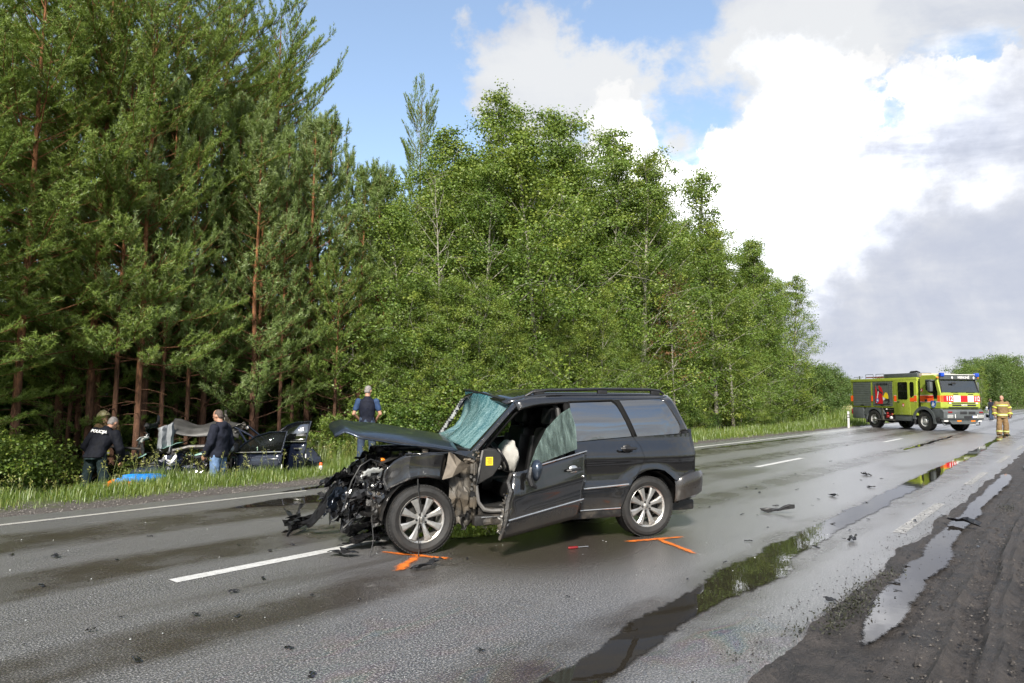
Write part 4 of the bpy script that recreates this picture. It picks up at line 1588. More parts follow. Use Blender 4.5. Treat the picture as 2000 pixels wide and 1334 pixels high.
SUV_O = (1.2017, 8.4106, 0.0)
SUV_RZ = math.atan2(-0.37139068, -0.92847669)
suv = thing('crashed_suv', 'black estate SUV with smashed front, buckled bonnet and broken open driver door', 'car', SUV_O, SUV_RZ)

PZ = [(0.20, .80), (.24, .815), (.32, .842), (.45, .862), (.55, .869), (.585, .868), (.62, .852), (.70, .845), (.80, .848), (.845, .862), (.875, .862), (.95, .838), (1.02, .806), (1.06, .792), (1.12, .787), (1.25, .765), (1.40, .718), (1.47, .688), (1.52, .650), (1.56, .59)]


def half(x, z):
    y = float(np.interp(z, [p[0] for p in PZ], [p[1] for p in PZ]))
    if x < -0.25: y -= 0.16 * ((-0.25 - x) / 0.6) ** 2
    if x > 1.9: y -= 0.04 * ((x - 1.9) / 1.4) ** 2
    return y


def side_patch(bottom, top, left, right, nu, nv, sgn=1, inset=0.0, bulge=None):
    G = coons(bottom, top, left, right, nu, nv)
    out = []
    for row in G:
        r = []
        for p in row:
            y = half(p[0], p[1]) - inset
            if bulge: y += bulge(p[0], p[1])
            r.append((p[0], sgn * y, p[1]))
        out.append(r)
    return out


def crease(x, z):       # swage line and lower door bulge
    return 0.004 * math.exp(-((z - 0.56) / 0.03) ** 2)


def arch_flare(x, z, cx=-0.03, cz=0.33):
    d = math.hypot(x - cx, z - cz)
    return 0.022 * math.exp(-((d - 0.40) / 0.06) ** 2)


GAP = [(0.351, .345), (0.243, .582), (.15, .69), (.07, .80), (.051, .86), (.086, .993), (.158, 1.087)]
for sgn in (1, -1):
    side = 'left' if sgn > 0 else 'right'
    # rear door skin
    G = side_patch([(.905, .335), (.6, .335), (.357, .345)], [(.905, 1.036), (.5, 1.062), (.164, 1.087)], [(.905, .335), (.9, .7), (.905, 1.036)],
                   [(p[0] + .004, p[1]) for p in GAP], 16, 34, sgn, 0, lambda x, z: crease(x, z) + arch_flare(x, z))
    door = MB().grid(G).build('rear_door', suv_paint, suv, solid=0.006, rim=False, angle=60)
    # its window
    G = side_patch([(.895, 1.042), (.16, 1.092)], [(.895, 1.462), (.365, 1.482)], [(.895, 1.042), (.895, 1.462)], [(.16, 1.092), (.30, 1.42), (.33, 1.462), (.365, 1.482)], 6, 8, sgn, 0.010)
    MB().grid(G).build('window_glass', privacy_glass, door)
    fr = MB()
    outl = [(.90, 1.04), (.90, 1.468), (.36, 1.488), (.31, 1.455), (.148, 1.085)]
    fr.tube([(x, sgn * (half(x, z) + .002), z) for x, z in outl], 0.011, 6)
    fr.build('window_seal', seal_rubber, door)
    hd = MB()
    hd.tube([(.36, sgn * .878, .967), (.33, sgn * .903, .968), (.2, sgn * .903, .966), (.17, sgn * .875, .965)], [.014, .016, .016, .012], 8)
    hd.build('door_handle', plastic, door)
    cup = MB().ell((.27, sgn * .846, .965), (.055, .012, .045))
    cup.build('handle_cup', plastic, door)
    st = MB()
    st.tube([(.90, sgn * .885, .552), (.6, sgn * .886, .566), (.275, sgn * .888, .585)], .010, 6)
    st.build('trim_strip', chrome, door)
    # rear quarter panel
    bot = [(.243, .582), (.161, .671), (.016, .728), (-.10, .738), (-.20, .715), (-.29, .65), (-.34, .60), (-.45, .615), (-.655, .635)]
    G = side_patch(bot, [(.158, 1.087), (-.2, 1.10), (-.47, 1.105), (-.645, 1.12)], GAP[1:], [(-.655, .635), (-.665, .9), (-.645, 1.12)], 26, 24, sgn, 0,
                   lambda x, z: crease(x, z) * sm(-.1, .1, x) + arch_flare(x, z))
    q = MB().grid(G).build('rear_quarter_panel', suv_paint, suv, solid=0.006, rim=False, angle=60)
    # rear door lower corner behind the sill sits in the arch; inner arch liner
    li = MB()
    rows = []
    for i in range(13):
        a = math.pi * i / 12
        rows.append([(-.03 + .37 * math.cos(a), sgn * .84, .34 + .375 * math.sin(a)), (-.03 + .37 * math.cos(a), sgn * .5, .34 + .375 * math.sin(a))])
    li.grid(rows)
    rows2 = []
    for i in range(13):
        a = math.pi * i / 12
        rows2.append([(-.03, sgn * .5, .34), (-.03 + .37 * math.cos(a), sgn * .5, .34 + .375 * math.sin(a))])
    li.grid(rows2)
    li.build('wheel_arch_liner', plastic_dirty, suv)
    # quarter window
    G = side_patch([(.10, 1.088), (-.476, 1.115)], [(.262, 1.492), (-.285, 1.506)], [(.10, 1.088), (.262, 1.492)], [(-.476, 1.115), (-.507, 1.183), (-.345, 1.469), (-.285, 1.506)], 8, 8, sgn, 0.006)
    MB().grid(G).build('quarter_window', privacy_glass, suv)
    # pillars and cant rail
    G = side_patch([(.16, 1.087), (.10, 1.088)], [(.37, 1.485), (.262, 1.494)], [(.16, 1.087), (.30, 1.42), (.37, 1.485)], [(.10, 1.088), (.262, 1.494)], 2, 6, sgn, 0.002)
    MB().grid(G).build('rear_pillar', seal_rubber, suv, solid=0.006)
    G = side_patch([(-.476, 1.11), (-.645, 1.12)], [(-.285, 1.512), (-.44, 1.553)], [(-.476, 1.11), (-.51, 1.183), (-.35, 1.469), (-.285, 1.512)], [(-.645, 1.12), (-.56, 1.25), (-.44, 1.553)], 4, 8, sgn, 0.0)
    MB().grid(G).build('tail_pillar', suv_paint, suv, solid=0.02)
    G = side_patch([(1.50, 1.375), (1.40, 1.405), (1.28, 1.434), (.955, 1.46), (.37, 1.485), (-.285, 1.510), (-.30, 1.512)], [(1.54, 1.465), (1.36, 1.512), (1.0, 1.535), (.4, 1.548), (-.2, 1.556), (-.44, 1.553)],
                   [(1.50, 1.375), (1.54, 1.465)], [(-.30, 1.512), (-.44, 1.553)], 20, 4, sgn, 0.0)
    MB().grid(G).build('roof_side_rail', suv_paint, suv, solid=0.03)
    # centre pillar
    pl = MB()
    G = side_patch([(.975, .36), (.905, .36)], [(.955, 1.462), (.895, 1.462)], [(.975, .36), (.955, 1.03), (.955, 1.462)], [(.905, .36), (.905, 1.03), (.895, 1.462)], 2, 10, sgn, 0.012)
    pl.grid(G)
    bp = pl.build('centre_pillar', seal_rubber, suv, solid=0.05)
    tr_ = MB()
    tr_.tube([(1.01, sgn * .76, .42), (1.0, sgn * .74, 1.0), (1.0, sgn * .62, 1.38), (1.03, sgn * .58, 1.44)], [.03, .035, .03, .02], 8)
    tr_.build('pillar_trim', trim_dark, bp)
    # sill
    sl = MB()
    sl.box(.345, 2.02, sgn * .80 - .055, sgn * .80 + .05, .235, .335, bev=.02)
    so = sl.build('sill', plastic_dirty, suv)
    s2 = MB()
    s2.tube([(.36, sgn * .856, .332), (1.3, sgn * .858, .322), (1.95, sgn * .856, .318)], .008, 6)
    s2.build('trim_strip', chrome, so)
    # roof rails
    rl = MB()
    ys = .565
    rl.tube([(1.36, sgn * (ys - .005), 1.525), (1.28, sgn * ys, 1.568), (1.1, sgn * ys, 1.592), (.4, sgn * ys, 1.612), (-.2, sgn * ys, 1.613), (-.34, sgn * ys, 1.598), (-.40, sgn * ys, 1.565)], [.016, .022, .022, .022, .022, .022, .014], 8, flat=0.8)
    for x in (1.2, .42, -.28): rl.box(x - .06, x + .06, sgn * ys - .018, sgn * ys + .018, 1.535, 1.60, bev=.008)
    rl.build('roof_rail', plastic, suv)
    # tail lamp and body side of the right front
    tl = MB()
    tl.grid([[(x, sgn * (half(-.6, z) - .012 - (0 if x > -.67 else .05)), z) for z in np.linspace(.70, 1.16, 6)] for x in (-.648, -.672, -.70, -.71)])
    tl.build('tail_lamp', [gloss_black], suv, solid=0.02)

# right side front door, wing (far side, closed)
G = side_patch([(1.95, .335), (.975, .335)], [(1.93, .965), (1.5, 1.0), (.975, 1.032)], [(1.95, .335), (1.93, .965)], [(.975, .335), (.975, 1.032)], 8, 8, -1, 0, crease)
rd = MB().grid(G).build('front_door', suv_paint, suv, solid=0.02)
G = side_patch([(1.82, .985), (.965, 1.036)], [(1.44, 1.39), (1.28, 1.434), (.965, 1.458)], [(1.82, .985), (1.44, 1.39)], [(.965, 1.036), (.965, 1.458)], 8, 6, -1, .01)
MB().grid(G).build('window_glass', dark_glass, rd, solid=0.004)
dt = MB()
dt.box(.98, 1.9, -.76, -.72, .4, .98, bev=.03)
dt.box(1.15, 1.65, -.73, -.64, .68, .74, bev=.02)
dt.build('door_card', trim_dark, rd)
G = side_patch([(2.8, .72), (1.96, .30)], [(2.75, .93), (1.96, .965)], [(2.8, .72), (2.75, .93)], [(1.96, .30), (1.96, .965)], 6, 6, -1)
MB().grid(G).build('far_front_wing', suv_paint, suv, solid=0.02)

# front pillar left (with far one bent)
ap = MB()
pts = [(2.03, .735, .93), (1.94, .725, 1.02), (1.76, .70, 1.20), (1.58, .665, 1.375), (1.50, .645, 1.44), (1.40, .63, 1.48)]
ap.tube(pts, [.062, .058, .052, .048, .048, .04], 8, flat=.75)
ap.build('front_pillar', suv_paint, suv)
ap = MB()
ap.tube([(1.90, .70, .95), (1.72, .68, 1.14), (1.52, .645, 1.335), (1.42, .62, 1.39), (1.25, .61, 1.425), (.98, .61, 1.45)], [.018] * 6, 6)
ap.build('door_seal', seal_rubber, suv)
ap = MB()
ap.tube([(1.98, -.70, 1.02), (1.86, -.70, 1.18), (1.74, -.69, 1.36), (1.64, -.66, 1.50), (1.50, -.62, 1.535)], [.05, .05, .045, .05, .04], 8, flat=.7)
ap.build('front_pillar', suv_paint, suv)
rg = random.Random(4)
for i in range(16):
    f = i / 15
    p = (lerp(1.93, 1.66, f), -.66 + rg.uniform(-.02, .02), lerp(1.1, 1.5, f))
    MB().box(p[0] - .02, p[0] + .02, p[1], p[1] + .02, p[2] - .012, p[2] + .015, Matrix.Rotation(0, 4, 'Z')).build('glass_shard', lamp_clear, suv)

# roof skin
rows = []
for i in range(17):
    x = lerp(-.47, 1.60, i / 16)
    row = []
    for j in range(13):
        v = j / 12 * 2 - 1
        yy = .605 * v
        z = 1.553 + .055 * (1 - abs(v) ** 2.6)
        if x > 1.0: z -= .085 * ((x - 1.0) / .55) ** 2 * (1.0 if v > -.2 else .45)
        if x < -.2: z -= .03 * ((-.2 - x) / .27) ** 2
        z += .012 * nz(x, yy, 3, 2) * sm(.9, 1.5, x)
        xx = x + (0.06 * (1 - v * v) if x > 1.55 else 0) + (.10 * sm(.2, -1, v) if x > 1.5 else 0)
        row.append((xx, yy, z))
    rows.append(row)
MB().grid(rows).build('roof', suv_paint, suv, solid=0.03)
# tailgate with window
rows = []
for i in range(9):
    f = i / 8
    z = lerp(.62, 1.555, f)
    x = float(np.interp(z, [.62, .95, 1.12, 1.3, 1.555], [-.70, -.70, -.675, -.60, -.455]))
    rows.append([(x - .05 * (1 - (v / 1) ** 2), v * (half(-.62, z) - .05), z) for v in np.linspace(-1, 1, 9)])
tg = MB().grid(rows).build('tailgate', suv_paint, suv, solid=0.03)
rows = []
for i in range(4):
    z = lerp(1.13, 1.48, i / 3)
    x = float(np.interp(z, [.62, .95, 1.12, 1.3, 1.555], [-.70, -.70, -.675, -.60, -.455])) - .006
    rows.append([(x - .05 * (1 - v * v), v * (half(-.62, z) - .13), z) for v in np.linspace(-1, 1, 7)])
MB().grid(rows).build('rear_window', privacy_glass, tg)
# rear bumper: wraps round the tail
rows = []
path = [(-.345, .865), (-.5, .872), (-.66, .855), (-.76, .80), (-.83, .62), (-.86, .3), (-.865, 0), (-.86, -.3), (-.83, -.62), (-.76, -.80), (-.66, -.855), (-.5, -.872), (-.345, -.865)]
for i, (x, y) in enumerate(path):
    zb = float(np.interp(x, [-.80, -.35], [.43, .335]))
    row = []
    for zf, ins in ((0, .06), (.12, .012), (.55, 0.0), (.85, .0), (.97, .02), (1.0, .10)):
        zt = .70 if x < -.6 else lerp(.61, .70, (-.345 - x) / .255)
        L = math.hypot(x + .2, y)
        row.append((x + ins * .5 * (1 if x < -.7 else .1), y - math.copysign(ins, y) * (1 if abs(y) > .3 else 0), lerp(zb, zt, zf)))
    rows.append(row)
bumper_paint = car_paint('rear_bumper_plastic', (0.016, 0.0155, 0.0155), dirt=(0.060, 0.048, 0.036), mud_top=0.95, wet=0.1, flake=0)
MB().grid(rows).build('rear_bumper', bumper_paint, suv, solid=0.02)
# underbody, firewall, cabin tub
ub = MB()
ub.box(-.7, 2.35, -.72, .72, .24, .36, bev=.03)
ub.box(.36, 1.95, .70, .76, .26, .40)
ub.box(-.62, -.38, -.6, .6, .25, .5, bev=.05)
ub.build('underbody', plastic_dirty, suv)
ex = MB()
ex.tube([(1.8, .2, .22), (.6, .25, .2), (-.3, .3, .24), (-.8, .45, .26)], [.03, .035, .05, .035], 8)
ex.build('exhaust_pipe', dark_steel, suv)
fwl = MB()
fwl.box(1.98, 2.06, -.74, .74, .3, .98)
fwl.build('firewall', dark_steel, suv)
# boot floor and load cover close the cabin behind the rear seats
bt = MB()
bt.box(-.66, .05, -.70, .70, .5, .62)
bt.box(-.62, -.02, -.66, .66, 1.02, 1.05)
bt.build('load_floor', trim_dark, suv)
# carpet
MB().box(.2, 1.98, -.74, .74, .36, .375).build('floor_carpet', trim_dark, suv)


def seat(cx, cy, name, back=.18, sc_=1.0):
    so = thing(name, None, None, (0, 0, 0), 0, None, suv)
    for kk in ('label', 'category', 'group'):
        if kk in so: del so[kk]
    s = MB()
    s.box(cx - .27, cx + .26, cy - .255, cy + .255, .44, .62, bev=.07)
    s.build('seat_cushion', leather, so)
    M = Matrix.Translation((cx - .24, cy, .58)) @ Matrix.Rotation(-back, 4, 'Y')
    b = MB()
    b.box(-.09, .08, -.25, .25, 0, .60, M, bev=.07)
    b.box(-.07, .11, -.26, -.18, .05, .5, M, bev=.035)
    b.box(-.07, .11, .18, .26, .05, .5, M, bev=.035)
    b.build('seat_back', leather, so)
    h = MB()
    h.box(-.05, .07, -.135, .135, .63, .83, M, bev=.05)
    h.tube([M @ Vector((0, -.05, .55)), M @ Vector((0, -.05, .66))], .008, 6)
    h.tube([M @ Vector((0, .05, .55)), M @ Vector((0, .05, .66))], .008, 6)
    h.build('headrest', leather, so)
    return so


seat(1.33, .36, 'driver_seat')
seat(1.36, -.36, 'passenger_seat')
rs = MB()
rs.box(.1, .6, -.66, .66, .44, .66, bev=.08)
M = Matrix.Translation((.12, 0, .6)) @ Matrix.Rotation(-.25, 4, 'Y')
rs.box(-.09, .08, -.66, .66, 0, .52, M, bev=.06)
for y in (-.4, .4): rs.box(-.05, .06, y - .13, y + .13, .54, .70, M, bev=.04)
rs.build('rear_bench_seat', leather, suv)
# dashboard, steering wheel, airbags
db = MB()
rows = []
for i in range(9):
    y = lerp(-.70, .70, i / 8)
    rows.append([(1.99, y, .98), (1.86, y, 1.0), (1.74, y, .975), (1.68, y, .90), (1.70, y, .80), (1.78, y, .70), (1.9, y, .64)])
db.grid(rows)
db.build('dashboard', trim_dark, suv, solid=.02)
de = MB()
de.prism([(1.985, .60), (1.985, .965), (1.88, .985), (1.77, .975), (1.695, .93), (1.68, .87), (1.70, .80), (1.78, .70)], .69, .725, 'xz')
de.build('dashboard_end_panel', trim_dark, suv, bevel=.015)
yl = MB()
yl.box(1.785, 1.862, .7255, .728, .815, .90)
yl.build('warning_sticker', yellow_label, suv)
lt = MB()
for i in range(7):
    lt.box(1.795, 1.852 - (i % 3) * .008, .7282, .7290, .885 - i * .0095, .8885 - i * .0095)
lt.build('sticker_text', mat('print_black', (.05, .045, .02), .6), suv)
tg2 = MB()
tg2.tube([(1.90, .735, .97), (1.95, .745, .72), (1.985, .75, .60)], .012, 6)
tg2.tube([(1.97, .76, .62), (1.955, .77, .46), (1.90, .775, .385), (1.82, .775, .365), (1.0, .775, .36)], [.03, .035, .04, .035, .03], 8, flat=.6)
tg2.build('door_opening_trim', trim_grey, suv)
C0 = Vector((1.60, .38, .885))
ax = Vector((-.80, 0.05, .50)).normalized()
a1 = Vector((0, 1, 0))
a1 = (a1 - ax * a1.dot(ax)).normalized()
a2 = ax.cross(a1)
sw = MB()
ring = [C0 + (a1 * math.cos(2 * math.pi * i / 28) + a2 * math.sin(2 * math.pi * i / 28)) * .185 for i in range(29)]
sw.tube(ring, .016, 8, cap=False)
for a in (0.2, math.pi - .2, math.pi * 1.5): sw.tube([C0, C0 + (a1 * math.cos(a) + a2 * math.sin(a)) * .18 - ax * .02], [.03, .014], 6)
sw.tube([C0 - ax * .03, C0 - ax * .3], [.05, .04], 8)
sw.build('steering_wheel', plastic, suv)


def crumple(name, center, size, seed, m, parent, amp=.25, n=11, rot=(0, 0, 0), solid=.003, smooth=False, ragged=.25):
    """a buckled sheet with torn edges"""
    r = random.Random(seed)
    M = Matrix.Translation(center) @ Matrix.Rotation(rot[2], 4, 'Z') @ Matrix.Rotation(rot[1], 4, 'Y') @ Matrix.Rotation(rot[0], 4, 'X')
    P = []
    for i in range(n):
        row = []
        for j in range(n):
            u, v = i / (n - 1) - .5, j / (n - 1) - .5
            eu = 1 + ragged * nz(v * 5, seed, 1, seed)
            ev = 1 + ragged * nz(u * 5, seed + 3, 1, seed)
            x, y = u * size[0] * eu, v * size[1] * ev
            s0 = max(size[0], size[1])
            z = amp * s0 * (nz(u * 2.2, v * 2.2, 1, seed + .3) * .9 + abs(nz(u * 5, v * 5, 1, seed + 1.3)) * .5 + r.uniform(-.05, .05))
            x += r.uniform(-.25, .25) * size[0] / n
            y += r.uniform(-.25, .25) * size[1] / n
            row.append(M @ Vector((x, y, z)))
        P.append(row)
    mb = MB()
    vs = [P[i][j] for i in range(n) for j in range(n)]
    fs = []
    for i in range(n - 1):
        for j in range(n - 1):
            a, b, c, d = i * n + j, (i + 1) * n + j, (i + 1) * n + j + 1, i * n + j + 1
            edge = i in (0, n - 2) or j in (0, n - 2)
            if edge and r.random() < .18: continue
            if r.random() < .5: fs += [[a, b, c], [a, c, d]]
            else: fs += [[a, b, d], [b, c, d]]
    mb.add(vs, fs)
    return mb.build(name, m, parent, smooth=smooth, angle=30, solid=solid)


def puffy(name, center, size, seed, m, parent, n=16):
    mb = MB()
    mb.ell((0, 0, 0), (1, 1, 1), n, n)
    mb.v = [tuple(Vector(center) + Vector((p[0] * size[0], p[1] * size[1], p[2] * size[2])) * (1 + .28 * nz(p[0] * 2 + p[2], p[1] * 2 - p[2], 1, seed) + .22 * abs(nz(p[0] * 4 + p[1], p[2] * 4, 1, seed + 2)))) for p in mb.v]
    return mb.build(name, m, parent, angle=60)


puffy('driver_airbag', (1.47, .36, .87), (.10, .17, .16), 3, fabric_white, suv)
puffy('passenger_airbag', (1.55, -.36, .86), (.12, .2, .12), 8, fabric_white, suv)
MB().ell((1.60, .42, .76), (.035, .03, .03)).build('ignition_switch', chrome, suv)

# windscreen: shattered, sagging, its far top corner curled up
near = [(1.985, .63, .955), (1.80, .63, 1.15), (1.62, .615, 1.33), (1.50, .60, 1.445)]
rows = []
NU, NV = 22, 18
for i in range(NU + 1):
    u = i / NU            # 0 near (left of car) -> 1 far
    y = lerp(.63, -.64, u)
    row = []
    for j in range(NV + 1):
        v = j / NV        # bottom -> top
        b = np.array([lerp(1.985, 2.02, u) + .06 * math.sin(math.pi * u), y, lerp(.955, 1.075, u) + .03 * math.sin(math.pi * u)])
        tp_ = np.array([lerp(1.50, 1.66, u) + .10 * math.sin(math.pi * u), y * .97, lerp(1.45, 1.60, u) + .035 * math.sin(math.pi * u)])
        p = b + (tp_ - b) * v
        sag = math.sin(math.pi * v) * (.035 + .14 * sm(.35, .85, u))
        p += np.array([-sag * .72, 0, -sag * .72])
        fold = .028 * math.sin((u - .25 * v) * 17) * sm(.3, .7, u) * math.sin(math.pi * min(1, v * 1.1))
        p += np.array([fold, 0, fold]) + np.array([1, 0, 1]) * .012 * nz(u * 9, v * 7, 1, 4)
        row.append(tuple(p))
    rows.append(row)
MB().grid(rows).build('windscreen', broken_glass, suv, angle=80, solid=.005)
ws = MB()
ws.tube([rows[0][j] for j in range(0, NV + 1, 3)], .014, 6)
ws.tube([rows[i][NV] for i in range(0, NU + 1, 2)], .012, 6)
ws.build('windscreen_seal', plastic, suv)
cw = MB()
cw.grid([[(2.03 + .06 * math.sin(math.pi * i / 10), lerp(.70, -.70, i / 10), .93 + .02 * nz(i, 1, .7, 3)), (1.97, lerp(.70, -.70, i / 10), .95)] for i in range(11)])
cw.build('cowl_panel', plastic, suv, solid=.02)
wp = MB()
wp.tube([(2.06, .45, .965), (2.0, .2, 1.02), (1.93, -.1, 1.10)], [.012, .009, .006], 6)
wp.build('wiper_arm', plastic, suv)

# bonnet: thrown up and forward, near edge turned down
near_e = [(2.125, .62, .962), (2.47, .61, 1.027), (2.80, .60, 1.083), (3.123, .60, 1.137), (3.27, .52, 1.196), (3.345, .47, 1.19)]
far_e = [(2.02, -.60, 1.058), (2.19, -.60, 1.094), (2.5, -.60, 1.155), (2.735, -.60, 1.197), (3.0, -.60, 1.223), (3.21, -.60, 1.238)]
rows = []
for i in range(25):
    u = i / 24
    a, b = poly_at(near_e, u), poly_at(far_e, u)
    row = []
    for j in range(15):
        v = j / 14
        p = a + (b - a) * v
        crown = .055 * math.sin(math.pi * v) ** .8 * (1 - .4 * u)
        ridge = .012 * math.exp(-((v - .22) / .06) ** 2) + .010 * math.exp(-((v - .8) / .06) ** 2)
        buckle = .02 * nz(u * 5, v * 4, 1, 7) * sm(.3, .9, u)
        droop = -.045 * sm(.90, 1.0, u) - .03 * sm(.12, 0, v) * sm(.15, .5, u)
        p = p + np.array([.06 * math.sin(math.pi * v) * u, 0, crown + ridge + buckle + droop])
        row.append(tuple(p))
    rows.append(row)
bn = MB().grid(rows).build('bonnet', sky_tinted_paint, suv, angle=50, solid=.018)
be = MB()
be.tube([(p[0], p[1] - .015, p[2] - .022) for p in near_e[:4]], .014, 6)
be.tube([(2.2, .45, .955), (2.7, .42, 1.05), (3.1, .35, 1.13)], .025, 5, flat=.5)
be.tube([(2.2, -.45, 1.04), (2.7, -.42, 1.14), (3.1, -.35, 1.19)], .025, 5, flat=.5)
be.build('bonnet_frame', plastic, bn)

# crumpled near front wing
G = coons([(2.36, .712), (2.5, .735), (2.62, .728), (2.70, .71), (2.79, .66), (2.885, .60)], [(2.30, .965), (2.5, .972), (2.713, .95), (2.80, .90), (2.90, .80)], [(2.36, .712), (2.33, .84), (2.30, .965)], [(2.885, .60), (2.92, .70), (2.90, .80)], 16, 9)
rows = []
for i, r in enumerate(G):
    row = []
    for j, p in enumerate(r):
        y = .855 + arch_flare(p[0], p[1], 2.53, .33) + .022 * nz(p[0] * 4, p[1] * 4, 1, 6) - .10 * sm(2.66, 2.9, p[0]) + .018 * math.sin((p[0] - 2.3) * 22) * sm(2.5, 2.75, p[0]) - .02 * abs(math.sin(p[0] * 9))
        row.append((p[0], y, p[1]))
    rows.append(row)
wg = MB().grid(rows).build('front_wing', suv_paint, suv, angle=18, solid=.006)
G2 = [[(p[0], .855 - .14 * v, .965 - .015 * v) for v in (0, .5, 1)] for p in [(2.0, 0), (2.15, 0), (2.3, 0), (2.5, 0), (2.72, 0)]]
MB().grid(G2).build('wing_top_flange', suv_paint, suv, solid=.01)
fl = MB()     # torn, folded back flap showing primer
P = [(2.30, .87, .972), (2.275, .955, .955), (2.20, .965, .89), (2.09, .91, .842), (2.17, .92, .79), (2.28, .93, .735), (2.365, .875, .706), (2.325, .88, .84)]
ctr = (2.24, .955, .835)
ctr2 = (2.26, .885, .84)
fl.add(P + [ctr], [[i, (i + 1) % 8, 8] for i in range(8)])
fl.build('torn_wing_flap', brown_plate, suv, smooth=False, solid=.004)
f2 = MB()
P = [(1.985, .86, .98), (2.06, .875, .975), (2.20, .885, .985), (2.26, .89, .965), (2.14, .90, .93), (2.03, .875, .90)]
f2.add(P, [[0, 1, 5], [1, 4, 5], [1, 2, 4], [2, 3, 4]])
f2.build('torn_wing_flap', suv_paint, suv, smooth=False, solid=.004)
crumple('torn_wing_flap', (2.05, .86, .90), (.16, .12), 44, brown_plate, suv, .35, 7, (1.3, .2, .2))
# hinge pillar (bare, dirty) and its fittings
hp = MB()
G = coons([(1.985, .27), (2.06, .25), (2.13, .235)], [(1.965, .97), (2.05, .965), (2.11, .95)], [(1.985, .27), (1.985, .6), (1.965, .97)], [(2.13, .235), (2.12, .55), (2.16, .75), (2.11, .95)], 6, 14)
hp.grid([[(p[0], .795 + .018 * nz(p[0] * 9, p[1] * 7, 1, 3) + .02 * math.sin(p[0] * 40), p[1]) for p in r] for r in G])
hpo = hp.build('hinge_pillar', dirty_steel, suv, angle=25, solid=.04)
for z in (.47, .80):
    hb = MB()
    hb.box(2.0, 2.07, .81, .86, z - .05, z + .05, bev=.012)
    hb.tube([(2.03, .865, z - .06), (2.03, .865, z + .06)], .012, 8)
    hb.build('door_hinge', dirty_steel, hpo)
for x, z in ((2.05, .60), (2.045, .645), (2.055, .72), (2.02, .69)):
    MB().lathe([(0, .012), (.014, .012), (.016, 0)], 10, 'y', (x, .825, z)).build('bolt', steel, hpo)
MB().lathe([(.035, .0), (.03, .012), (.0, .010)], 14, 'y', (2.035, .82, .545)).build('grommet', plastic, hpo)
il = MB()     # inner wheel arch, dirty
rows = []
for i in range(15):
    a = math.pi * (i / 14) * 1.02
    rr = .40 + .02 * nz(i, 2, .6, 3)
    rows.append([(2.53 + rr * math.cos(a), .83 - .02 * (i % 2), .33 + rr * math.sin(a)), (2.53 + rr * math.cos(a), .45, .33 + rr * math.sin(a))])
il.grid(rows)
il.box(2.15, 2.85, .40, .45, .3, .75)
il.build('wheel_arch_liner', plastic_dirty, suv, angle=25)
crumple('torn_arch_liner', (2.17, .80, .48), (.20, .46), 71, dirty_steel, suv, .2, 8, (1.45, 0, .1))
crumple('torn_arch_liner', (2.10, .83, .30), (.14, .16), 72, plastic_dirty, suv, .35, 7, (1.3, .3, .4))


